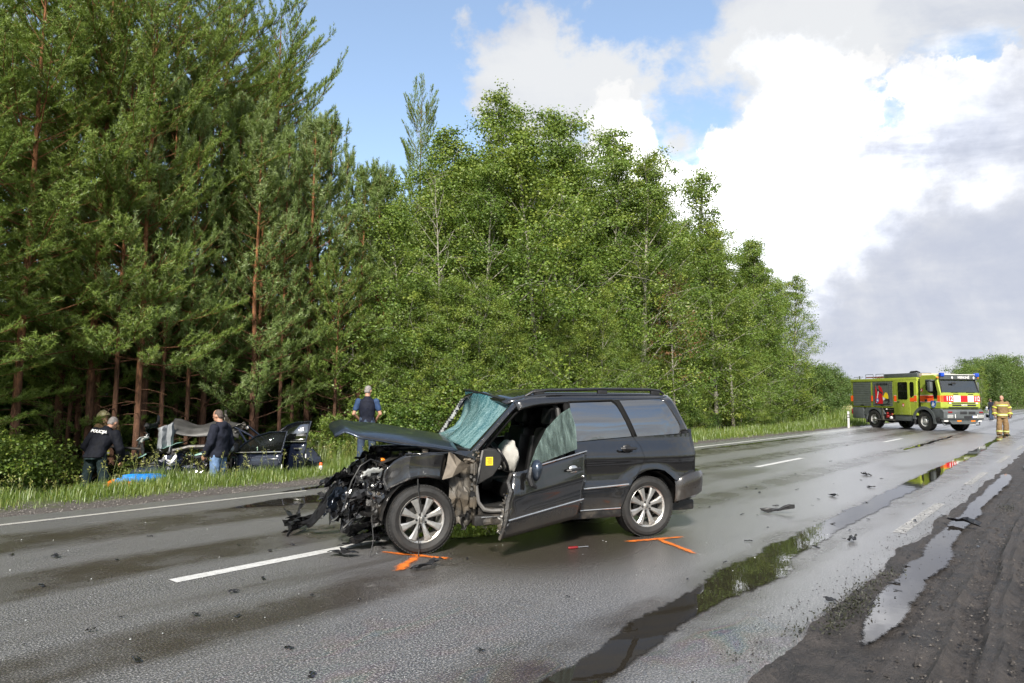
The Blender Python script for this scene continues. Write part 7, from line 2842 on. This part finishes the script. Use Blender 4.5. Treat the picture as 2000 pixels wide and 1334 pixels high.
# policeman stooping towards the ground, seen from behind
p = (-7.85, 13.05)
make_person('policeman in black jacket with white back lettering, stooping forward in the grass', p[0], p[1], -.56, R_(-6),
            base_pose(head=(.055, .34, 1.50), neck=(.04, .22, 1.38), chest=(.02, .13, 1.20), waist=(0, .04, 1.04), pelvis=(0, -.03, .93), rsho=(.24, .17, 1.30), lsho=(-.18, .19, 1.34), relb=(.36, .16, 1.02), lelb=(-.36, .16, 1.06), rwri=(.30, .30, .80), lwri=(-.26, .28, .84),
                      look=(.15, 1, -.55), rank=(.16, .02, .085), lank=(-.20, -.05, .085), rkne=(.15, .04, .5), lkne=(-.17, .02, .5)),
            dict(jacket=police_black, trousers=police_trouser, jg=.03, hem=-.06, letter='POLICIJA', leg=.03), 1.80, hair_grey)
# firefighter behind him
p = (-8.42, 14.3)
make_person('firefighter in khaki helmet and tan suit half hidden behind the policeman', p[0], p[1], -.62, R_(75),
            base_pose(head=(0, .08, 1.62), look=(0, 1, -.35), chest=(0, .03, 1.28), neck=(0, .04, 1.48), rwri=(.24, .20, .98), lwri=(-.22, .22, 1.0)),
            dict(jacket=turnout, trousers=turnout, jg=.04, hem=-.16, leg=.045, bands=True), 1.80, None, helmet_mat)
# firefighter on the road by the fire engine
make_person('bareheaded firefighter in tan suit with yellow bands standing on the road', 22.50, 31.45, .0, R_(158),
            base_pose(look=(.55, 1, .12), head=(.0, .02, 1.665), relb=(.30, -.02, 1.15), lelb=(-.29, -.02, 1.15), rwri=(.30, .08, .90), lwri=(-.27, .10, .90), rank=(.15, .05, .085), lank=(-.12, -.02, .085), rkne=(.14, .03, .5), lkne=(-.12, .02, .5)),
            dict(jacket=turnout, trousers=turnout, jg=.045, hem=-.17, leg=.05, bands=True), 1.80, hair_dark)
# man by the white car
make_person('man in dark jacket and blue jeans standing beside the far white car', 41.0, 58.6, .0, R_(20), base_pose(), dict(jacket=hoodie_mat, trousers=jeans_dark, jg=.02), 1.78, hair_dark)
# ------------------------------------------------------------------ wrecked blue sedan in the ditch
navy_paint = car_paint('navy_car_paint', (0.006, 0.009, 0.020), mud_top=0.45, wet=0.3)
grey_liner = mat('grey_roof_lining', (0.060, 0.059, 0.057), 0.5, 0.1, 0.25, 7, 0.4, 16)
bag_grey = mat('grey_curtain_airbag', (0.22, 0.235, 0.25), 0.75, 0, 0.15, 9, 0.5, 18)
green_shards = mat('green_glass_crumbs', (0.16, 0.30, 0.26), 0.3, 0, 0.35, 30, 0.8, 40, coat=0.5)

WR_O = (-6.50, 14.60, -0.50)
WR_RZ = R_(198)
wr = thing('wrecked_sedan', 'dark blue sedan crushed against the trees in the ditch, doors hanging open', 'car', WR_O, WR_RZ)
# local: x forward (left in the photo), y to its left (towards the road)
tub = MB()
tub.box(-2.2, 1.0, -.70, .70, .22, .36, bev=.04)
tub.box(-.95, 1.0, .62, .72, .26, .46, bev=.02)
tub.build('floor_pan', plastic_dirty, wr)
rows = []
for i in range(9):
    x = lerp(-2.35, -.95, i / 8)
    zt = float(np.interp(x, [-2.35, -2.2, -1.6, -.95], [.70, .90, .96, .95]))
    rows.append([(x, .72, .28), (x, .80, .45), (x, .80, .75), (x, .74, zt), (x, 0, zt + .03), (x, -.74, zt), (x, -.8, .75), (x, -.8, .4)])
MB().grid(rows).build('rear_body', navy_paint, wr, solid=.02, angle=40)
# rear pillar stubs and torn roof panel folded up
pl = MB()
pl.tube([(-1.3, -.62, .93), (-.8, -.55, 1.35)], [.05, .04], 8, flat=.6)
pl.build('roof_pillar', navy_paint, wr)
pl = MB()
pl.tube([(-1.25, .66, .93), (-.95, .60, 1.18), (-.62, .54, 1.36)], [.05, .045, .04], 8, flat=.6)
pl.build('roof_pillar', navy_paint, wr)
pl = MB()
pl.tube([(-.95, .72, .40), (-.93, .70, .95), (-.70, .58, 1.30)], [.05, .045, .04], 8, flat=.6)
pl.build('roof_pillar', navy_paint, wr)
rows = []
for i in range(13):
    u = i / 12
    x = lerp(-.70, .62, u)
    row = []
    for j in range(9):
        v = j / 8
        y = lerp(.52, -.3, v)
        z = 1.28 + .08 * u + .12 * v + .05 * math.sin(u * 7) + .05 * nz(u * 4, v * 4, 1, 3) - .16 * sm(.25, 0, v) * (1 - .4 * u)
        row.append((x, y, z))
    rows.append(row)
MB().grid(rows).build('torn_roof', grey_liner, wr, angle=30, solid=.02)
crumple('roof_flange', (-.70, .50, 1.33), (.30, .22), 31, steel, wr, .4, 8, (.7, .4, 0))
crumple('roof_flange', (-.45, .42, 1.52), (.10, .36), 32, dirty_steel, wr, .3, 7, (1.45, .3, .2))
crumple('roof_flange', (.95, .30, 1.40), (.30, .26), 33, plastic, wr, .45, 8, (.5, .4, .3))
bg = MB()
rows = []
for i in range(9):
    u = i / 8
    rows.append([(lerp(.52, .82, v) + .03 * nz(u * 5, v * 4, 1, 2), .56 + .07 * math.sin(v * 11) + .03 * nz(u * 3, v * 5, 1, 5), 1.46 - .60 * u - .12 * v * (1 - u)) for v in np.linspace(0, 1, 10)])
bg.grid(rows)
bg.build('curtain_airbag', bag_grey, wr, angle=60, solid=.02)
# broken windscreen draped over the dashboard
rows = []
for i in range(9):
    u = i / 8
    rows.append([(lerp(.35, 1.15, u) + .03 * nz(u * 5, v * 5, 1, 2), lerp(.62, -.5, v), 1.06 - .28 * u + .06 * nz(u * 4, v * 4, 1, 8) - .1 * v * u) for v in np.linspace(0, 1, 9)])
MB().grid(rows).build('windscreen', green_shards, wr, angle=30, solid=.01)
rows = []
for i in range(6):
    u = i / 5
    rows.append([(lerp(-.55, .28, u), .64 - .03 * v, 0.80 + .14 * v * math.sin(math.pi * min(1, u + .2)) + .02 * nz(u * 4, v * 4, 1, 4)) for v in np.linspace(0, 1, 5)])
MB().grid(rows).build('side_glass', green_shards, wr, angle=30, solid=.01)
db2 = MB()
db2.tube([(-.72, .66, .86), (-.3, .70, .98), (.2, .70, .97), (.5, .66, .90)], [.04, .05, .05, .04], 8)
db2.tube([(.95, .55, .25), (1.02, .56, .6), (1.10, .52, 1.05)], [.03, .035, .03], 6)
db2.tube([(1.15, .30, .3), (1.22, .32, .65), (1.18, .30, 1.10)], [.03, .03, .02], 6)
db2.tube([(1.05, .5, .92), (1.9, .15, .98), (2.3, -.2, .95)], [.03, .025, .02], 6)
db2.build('bent_pillars', dark_steel, wr)
sdash = MB()
sdash.box(.3, .8, -.62, .58, .6, .95, bev=.06)
sdash.build('dashboard', trim_dark, wr)
st2 = MB()
for y in (-.35, .3):
    st2.box(-.55, -.1, y - .24, y + .24, .40, .58, bev=.06)
    st2.box(-.72, -.55, y - .23, y + .23, .5, 1.05, bev=.06)
st2.build('seats', leather, wr)
rw_ = random.Random(9)
for i, (c, sz, m_, rt_) in enumerate([((.45, .70, .55), (.75, .55), navy_paint, (1.35, .1, 0)), ((.95, .62, .50), (.55, .5), gloss_black, (1.2, .3, .2)), ((1.35, .35, .42), (.6, .5), navy_paint, (.6, .3, .2)), ((1.6, .1, .52), (.7, .6), gloss_black, (.3, .1, 0)),
                                     ((1.85, .35, .30), (.6, .5), plastic, (.4, .2, .3)), ((2.1, -.1, .40), (.6, .6), gloss_black, (.2, .2, .1)), ((1.2, -.3, .62), (.7, .6), navy_paint, (.2, .1, .4)), ((.1, .72, .60), (.5, .4), gloss_black, (1.4, 0, 0)), ((.75, .68, .80), (.4, .3), suv_paint, (.9, .2, .1)), ((1.35, .62, .20), (.7, .3), plastic, (.5, .1, .4)), ((2.3, .3, .2), (.6, .4), gloss_black, (.1, .1, .7))]):
    crumple('crushed_panel', c, sz, 800 + i, m_, wr, .22, 10, rt_)
for i in range(34):
    c = (rw_.uniform(-.3, 1.6), rw_.uniform(.35, .76), rw_.uniform(.22, .92))
    crumple('broken_part', c, (rw_.uniform(.07, .2), rw_.uniform(.05, .16)), 850 + i, rw_.choice([gloss_black, dark_steel, plastic, steel, dirty_steel]), wr, .4, 5, (rw_.uniform(0, 3), rw_.uniform(0, 3), rw_.uniform(0, 3)))
for i in range(8):
    a = Vector((rw_.uniform(.2, 1.3), rw_.uniform(.3, .72), rw_.uniform(.5, .95)))
    b_ = a + Vector((rw_.uniform(-.3, .4), rw_.uniform(0, .15), rw_.uniform(-.4, .1)))
    MB().tube([tuple(a), tuple((a + b_) / 2 + Vector((0, .04, .08))), tuple(b_)], .010, 6).build('hose', wire_mat, wr)
crumple('headlamp', (1.10, .42, 1.13), (.22, .16), 880, lamp_clear, wr, .4, 7, (.6, .5, .2), .01, True)
fw2 = bpy.data.objects.new('wheel', None)
col.objects.link(fw2)
fw2.parent = wr
fw2.location = (.72, .62, .30)
fw2.rotation_euler = (.2, .1, .35)
MB().lathe([(.19, .1), (.27, .11), (.31, .08), (.31, -.08), (.27, -.11), (.19, -.1)], 28, 'y').build('tyre', rubber, fw2)
MB().lathe([(.2, .09), (.18, .06), (.05, .08), (0, .08)], 16, 'y').build('rim', alloy, fw2)
fw3 = bpy.data.objects.new('wheel', None)
col.objects.link(fw3)
fw3.parent = wr
fw3.location = (-1.65, .70, .30)
MB().lathe([(.19, .1), (.27, .11), (.31, .08), (.31, -.08), (.27, -.11), (.19, -.1)], 28, 'y').build('tyre', rubber, fw3)
MB().lathe([(.2, .09), (.18, .06), (.05, .08), (0, .08)], 16, 'y').build('rim', alloy, fw3)


def sedan_door(hinge, ang, L, parent, mirror, name, tail=.12):
    """door hanging open: local u runs back from its hinge edge"""
    d = Vector((-math.cos(ang), math.sin(ang), 0))
    n_ = Vector((math.sin(ang), math.cos(ang), 0))
    H0 = Vector(hinge)

    def P(u, z, o=0): return tuple(H0 + d * u * L + n_ * o + Vector((0, 0, z)))
    rows = []
    for i in range(9):
        u = i / 8
        rows.append([P(u, z, .05 * math.sin(math.pi * (z / .62)) - .02) for z in np.linspace(0, .60 + .03 * u, 8)])
    dr = MB().grid(rows).build(name, navy_paint, parent, solid=.05, angle=40)
    fr = [P(0.03, .60), P(.22, .80, -.03), P(.45, .95, -.06), P(.72, 1.03, -.08), P(1.06, 1.05, -.08), P(1.0, .63)]
    mb = MB()
    mb.tube(fr, .026, 8, flat=.7)
    mb.build('window_frame', navy_paint, dr)
    g = MB()
    c = P(.6, .8, -.05)
    g.add(fr + [c], [[i, (i + 1) % 6, 6] for i in range(6)])
    g.build('window_glass', dark_glass if mirror else privacy_glass, dr, solid=.004)
    mb = MB()
    mb.tube([P(0.02, .615, .03), P(1.0, .645, .03)], .012, 6)
    mb.build('chrome_strip', chrome, dr)
    mb = MB()
    mb.tube([P(.74, .50, .05), P(.77, .50, .075), P(.90, .505, .075), P(.93, .505, .05)], .013, 6)
    mb.build('door_handle', chrome, dr)
    mb = MB()
    mb.box(-.01, .01, -.03, .03, -.04, .04, Matrix.Translation(P(1.01, .35, .0)))
    mb.build('door_latch', truck_white, dr)
    if mirror:
        mb = MB()
        mb.ell(P(.02, .70, .14), (.07, .10, .075), 14, 10)
        m_ = mb.build('door_mirror', bag_grey, dr)
        mb = MB()
        mb.tube([P(.06, .64, .0), P(.03, .68, .10)], .025, 6)
        mb.build('mirror_foot', plastic, m_)
    return dr


sedan_door((-.62, .80, .24), R_(22), 1.02, wr, True, 'front_door')
sedan_door((-1.28, .62, .44), R_(34), .90, wr, False, 'rear_door')

# ------------------------------------------------------------------ things lying round the wreck
bag_navy = mat('dark_blue_nylon', (.012, .02, .04), .55, 0, .25, 8, .4, 30)
cloth_blue = mat('bright_blue_fabric', (.01, .20, .62), .6, 0, .15, 8, .4, 20)
cloth_orange = mat('orange_fabric', (.80, .17, .01), .6, 0, .2, 10, .5, 24)
green_case = mat('dark_green_case', (.02, .06, .03), .45, 0, .2, 8)


def on_ground(px, t, dz=0.0):
    x, y = at_px(px, t)
    s, tt = st_of(x, y)
    return x, y, ground_z(s, tt) + dz


def lump(name, label, cat, px, t, size, seed, m_, dz=0.0, rz=0.0):
    x, y, z = on_ground(px, t, dz)
    mb = MB()
    mb.ell((0, 0, 0), (1, 1, 1), 20, 14)
    vs = []
    for p in mb.v:
        k_ = 1 + .35 * nz(p[0] * 1.7 + p[2], p[1] * 1.7, 1, seed) + .25 * abs(nz(p[0] * 4, p[1] * 4 + p[2] * 3, 1, seed + 2))
        vs.append((p[0] * size[0] * k_, p[1] * size[1] * k_, max(-.02, p[2] * size[2] * k_ + size[2] * .7)))
    mb.v = vs
    o = mb.build(name, m_, None, angle=50, loc=(x, y, z), rot=(0, 0, rz))
    return tag(o, label, cat)


bp2x, bp2y, bp2z = on_ground(303, -13.0, .0)
bpk = thing('backpack', 'dark blue stuffed backpack lying beside the crushed sedan', 'backpack', (bp2x, bp2y, bp2z), .3)
mb = MB()
mb.ell((0, 0, .17), (.36, .22, .19), 18, 12)
mb.v = [(p[0] * (1 + .15 * nz(p[0] * 5, p[2] * 6, 1, 3)), p[1], max(0, p[2] + .02 * nz(p[0] * 9, p[1] * 9, 1, 2))) for p in mb.v]
mb.build('bag_body', bag_navy, bpk)
mb = MB()
mb.ell((.05, -.17, .15), (.20, .09, .11), 14, 10)
mb.build('front_pocket', bag_navy, bpk)
for y in (-.05, .1):
    mb = MB()
    mb.tube([(-.3, y, .2), (-.15, y, .37), (.1, y, .39), (.3, y, .22)], .02, 6, flat=.4)
    mb.build('strap', shoe_mat, bpk)
lump('orange_jacket', 'crumpled orange jacket lying in the grass at the left', 'jacket', 248, -12.45, (.26, .14, .10), 4, cloth_orange, .06)
lump('blue_blanket', 'bright blue blanket heaped on the grass in front of the wreck', 'blanket', 287, -12.40, (.38, .13, .09), 9, cloth_blue, .06, .8)
gx, gy, gz = on_ground(300, -12.75, .02)
gc = thing('first_aid_case', 'dark green case with white label behind the blue blanket', 'case', (gx, gy, gz), .8)
tb('case_body', green_case, gc, (-.22, .22, -.12, .12, 0, .14), bev=.02)
tb('case_label', truck_white, gc, (-.18, -.02, -.1235, -.121, .06, .11), bev=0)
tb('case_handle', lamp_amber, gc, (.12, .24, -.135, -.12, .02, .07), bev=.01)
bx2, by2, bz2 = on_ground(262, -15.8, 0)
brd = MB()
brd.box(-.55, .55, -.05, .05, .05, .30, bev=.01)
o = brd.build('grey_panel', mat('grey_board', (.16, .17, .18), .5, 0, .15, 6), None, loc=(bx2, by2, bz2), rot=(0.1, 0.05, .3))
tag(o, 'flat grey panel lying on the forest floor behind the pine', 'panel')

# ------------------------------------------------------------------ crash debris on the road
DB = [  # s, t, size, seed, material, label
    (4.02, -5.42, (.26, .15), 901, gloss_black, 'flat black plastic cover lying just left of the near front wheel'),
    (4.24, -4.50, (.28, .13), 902, plastic, 'curled black plastic strip on the road below the orange T'),
    (4.95, -6.15, (.34, .20), 903, gloss_black, 'black plastic shard next to the crushed front of the SUV'),
    (4.62, -5.85, (.30, .12), 904, gloss_black, 'long black splinter by the crushed front of the SUV'),
    (15.32, -3.45, (.22, .14), 905, plastic, 'upright black fragment alone in the far right lane'),
    (9.38, -3.20, (.42, .07), 906, plastic, 'long thin black strip in the middle of the right lane'),
    (8.07, -1.97, (.20, .08), 907, plastic, 'black fragment near the puddle at the right edge line'),
    (10.03, -1.20, (.34, .07), 908, gloss_black, 'dark strip of plastic lying in the muddy puddle'),
    (5.55, -1.52, (.09, .06), 909, plastic, 'small dark stone like fragment at the broken asphalt edge'),
    (11.6, -3.1, (.16, .07), 910, plastic, 'small black fragment in the right lane past the long strip'),
    (13.2, -2.9, (.14, .06), 911, plastic, 'black fragment near the far end of the puddle'),
    (12.2, -6.9, (.30, .10), 912, gloss_black, 'black fragment on the left lane behind the SUV'),
    (2.25, -7.35, (.16, .08), 913, plastic, 'black fragment alone at the left of the left lane'),
    (2.75, -5.05, (.13, .05), 914, plastic, 'black sliver below the near centre line dash'),
    (2.30, -4.72, (.12, .07), 915, plastic, 'dark flake on the near left foreground asphalt'),
    (1.72, -4.9, (.09, .06), 916, plastic, 'black crumb near the bottom left corner'),
]
for s0, t0, sz, sd, m_, lab in DB:
    p = rw(s0, t0, .035)
    o = crumple('debris_fragment', (0, 0, 0), sz, sd, m_, None, .22, 7, (.25, .1, 0), .006)
    if s0 < 3.5: o.scale = (.6, .6, .6)
    o.location = p
    o.rotation_euler = (0, 0, sd * 1.3)
    zmin = min(v.co.z for v in o.data.vertices)
    o.location.z = .010 - zmin * o.scale.z
    tag(o, lab, 'debris', 'larger crash fragments on the road')
sdv = thing('screwdriver', 'screwdriver with red handle lying on the road beside the SUV', 'screwdriver', rw(5.77, -4.0, .014), .4)
MB().tube([(-.06, 0, 0), (-.05, 0, 0), (.04, 0, 0), (.05, 0, 0)], [.008, .013, .012, .008], 8).build('handle', lamp_red, sdv)
MB().tube([(.05, 0, 0), (.17, 0, 0)], .004, 6).build('shaft', chrome, sdv)
shard_meshes = []
for i in range(6):
    o = crumple('plastic_shard', (0, 0, 0), (.08 + .02 * (i % 3), .035 + .012 * (i % 2)), 950 + i, [plastic, gloss_black][i % 2], None, .22, 4, (0, 0, 0), .005)
    shard_meshes.append(o)
dr_ = random.Random(12)
spots = []
for i in range(34): spots.append((dr_.gauss(9.5, 2.6), dr_.uniform(-4.6, -1.6)))
for i in range(26): spots.append((dr_.uniform(.9, 5.5), dr_.uniform(-7.8, -2.6)))
for i in range(18): spots.append((dr_.gauss(4.9, .7), dr_.gauss(-5.9, .6)))
for i in range(12): spots.append((dr_.uniform(9, 26), dr_.uniform(-8, -3)))
for i in range(10): spots.append((dr_.uniform(5, 11), dr_.uniform(-1.5, -.8)))
for i, (s0, t0) in enumerate(spots):
    src = shard_meshes[i % 6]
    o = src if i < 6 else src.copy()
    if i >= 6: col.objects.link(o)
    k_ = dr_.uniform(.22, .75)
    o.scale = (k_, k_, k_)
    p = rw(s0, t0, .014)
    o.location = p
    o.rotation_euler = (dr_.uniform(-.2, .2), dr_.uniform(-.2, .2), dr_.uniform(0, 6.28))
    tag(o, 'small black plastic shard scattered on the wet asphalt', 'shard', 'small shards scattered on the road')


def crumbs(name, label, n, box, size, m_, seed, zf=lambda s, t: .006):
    rng = np.random.default_rng(seed)
    s = rng.uniform(box[0], box[1], n)
    t = rng.uniform(box[2], box[3], n)
    V_, F_ = [], []
    for a, b in zip(s, t):
        r_ = size * rng.uniform(.4, 1.3)
        z = zf(a, b)
        base = len(V_)
        th = rng.uniform(0, 6.28)
        for k_ in range(4):
            V_.append((a + r_ * math.cos(th + k_ * 1.57) * rng.uniform(.6, 1.2), -b + r_ * math.sin(th + k_ * 1.57) * rng.uniform(.6, 1.2), z))
        V_.append((a, -b, z + r_ * rng.uniform(.5, 1.0)))
        F_ += [[base, base + 1, base + 4], [base + 1, base + 2, base + 4], [base + 2, base + 3, base + 4], [base + 3, base, base + 4]]
    me = npmesh(name, V_, F_, [m_])
    o = link(name, me, None, None, (0, 0, ROAD_RZ))
    return tag(o, label, None, None, 'stuff')


crumbs('glass_crumbs', 'tiny pale glass crumbs strewn over the asphalt', 150, (.8, 9, -9, -2.2), .006, mat('pale_glass_crumb', (.42, .44, .43), .3), 3)
crumbs('grit', 'dark grit and mud crumbs along the broken asphalt edge', 1300, (2.6, 16, -1.75, -1.0), .008, mat('dark_grit', (.02, .018, .016), .7), 5)
crumbs('pebbles', 'small pebbles and clods pressed into the muddy right shoulder', 1600, (2.0, 14, -1.0, .6), .010, mat('muddy_pebble', (.075, .066, .058), .8, 0, .5, 40), 11, lambda s, t: -.004)
crumbs('clods', 'dark mud clods along the ruts of the right shoulder', 900, (1.8, 12, -1.05, .5), .018, mat('mud_clod', (.026, .022, .02), .85, 0, .4, 40), 13, lambda s, t: -.012)
crumbs('gravel', 'loose gravel on the strip between edge line and grass', 1400, (.5, 18, -11.0, -10.2), .014, mat('grey_gravel', (.16, .145, .13), .8), 7, lambda s, t: ground_z(s, t) + .012)


# weeds growing at the broken edge on the right
def weeds():
    rng = np.random.default_rng(8)
    pos = []
    for c in [(5.3, -1.38, .16, 260), (5.6, -1.36, .14, 220), (6.1, -1.42, .12, 160), (4.75, -1.5, .08, 60), (6.7, -1.36, .10, 90), (12.0, -.9, .12, 100), (5.0, -1.33, .08, 80)]:
        n = c[3]
        pos.append(np.column_stack([rng.normal(c[0], c[2] * 1.4, n), -rng.normal(c[1], c[2] * .45, n), rng.uniform(.0, .035, n)]))
    pos = np.concatenate(pos)
    V_, F_ = leaves_np(rng, pos, .024, -.5, .45)
    me = npmesh('edge_weeds', V_, F_, [mat('muddy_weed', (.022, .024, .012), .6, 0, .4, 30)])
    o = link('edge_weeds', me, None, None, (0, 0, ROAD_RZ))
    tag(o, 'muddy little weeds at the broken asphalt edge', None, None, 'stuff')


weeds()
bpy.data.scenes.remove(work)
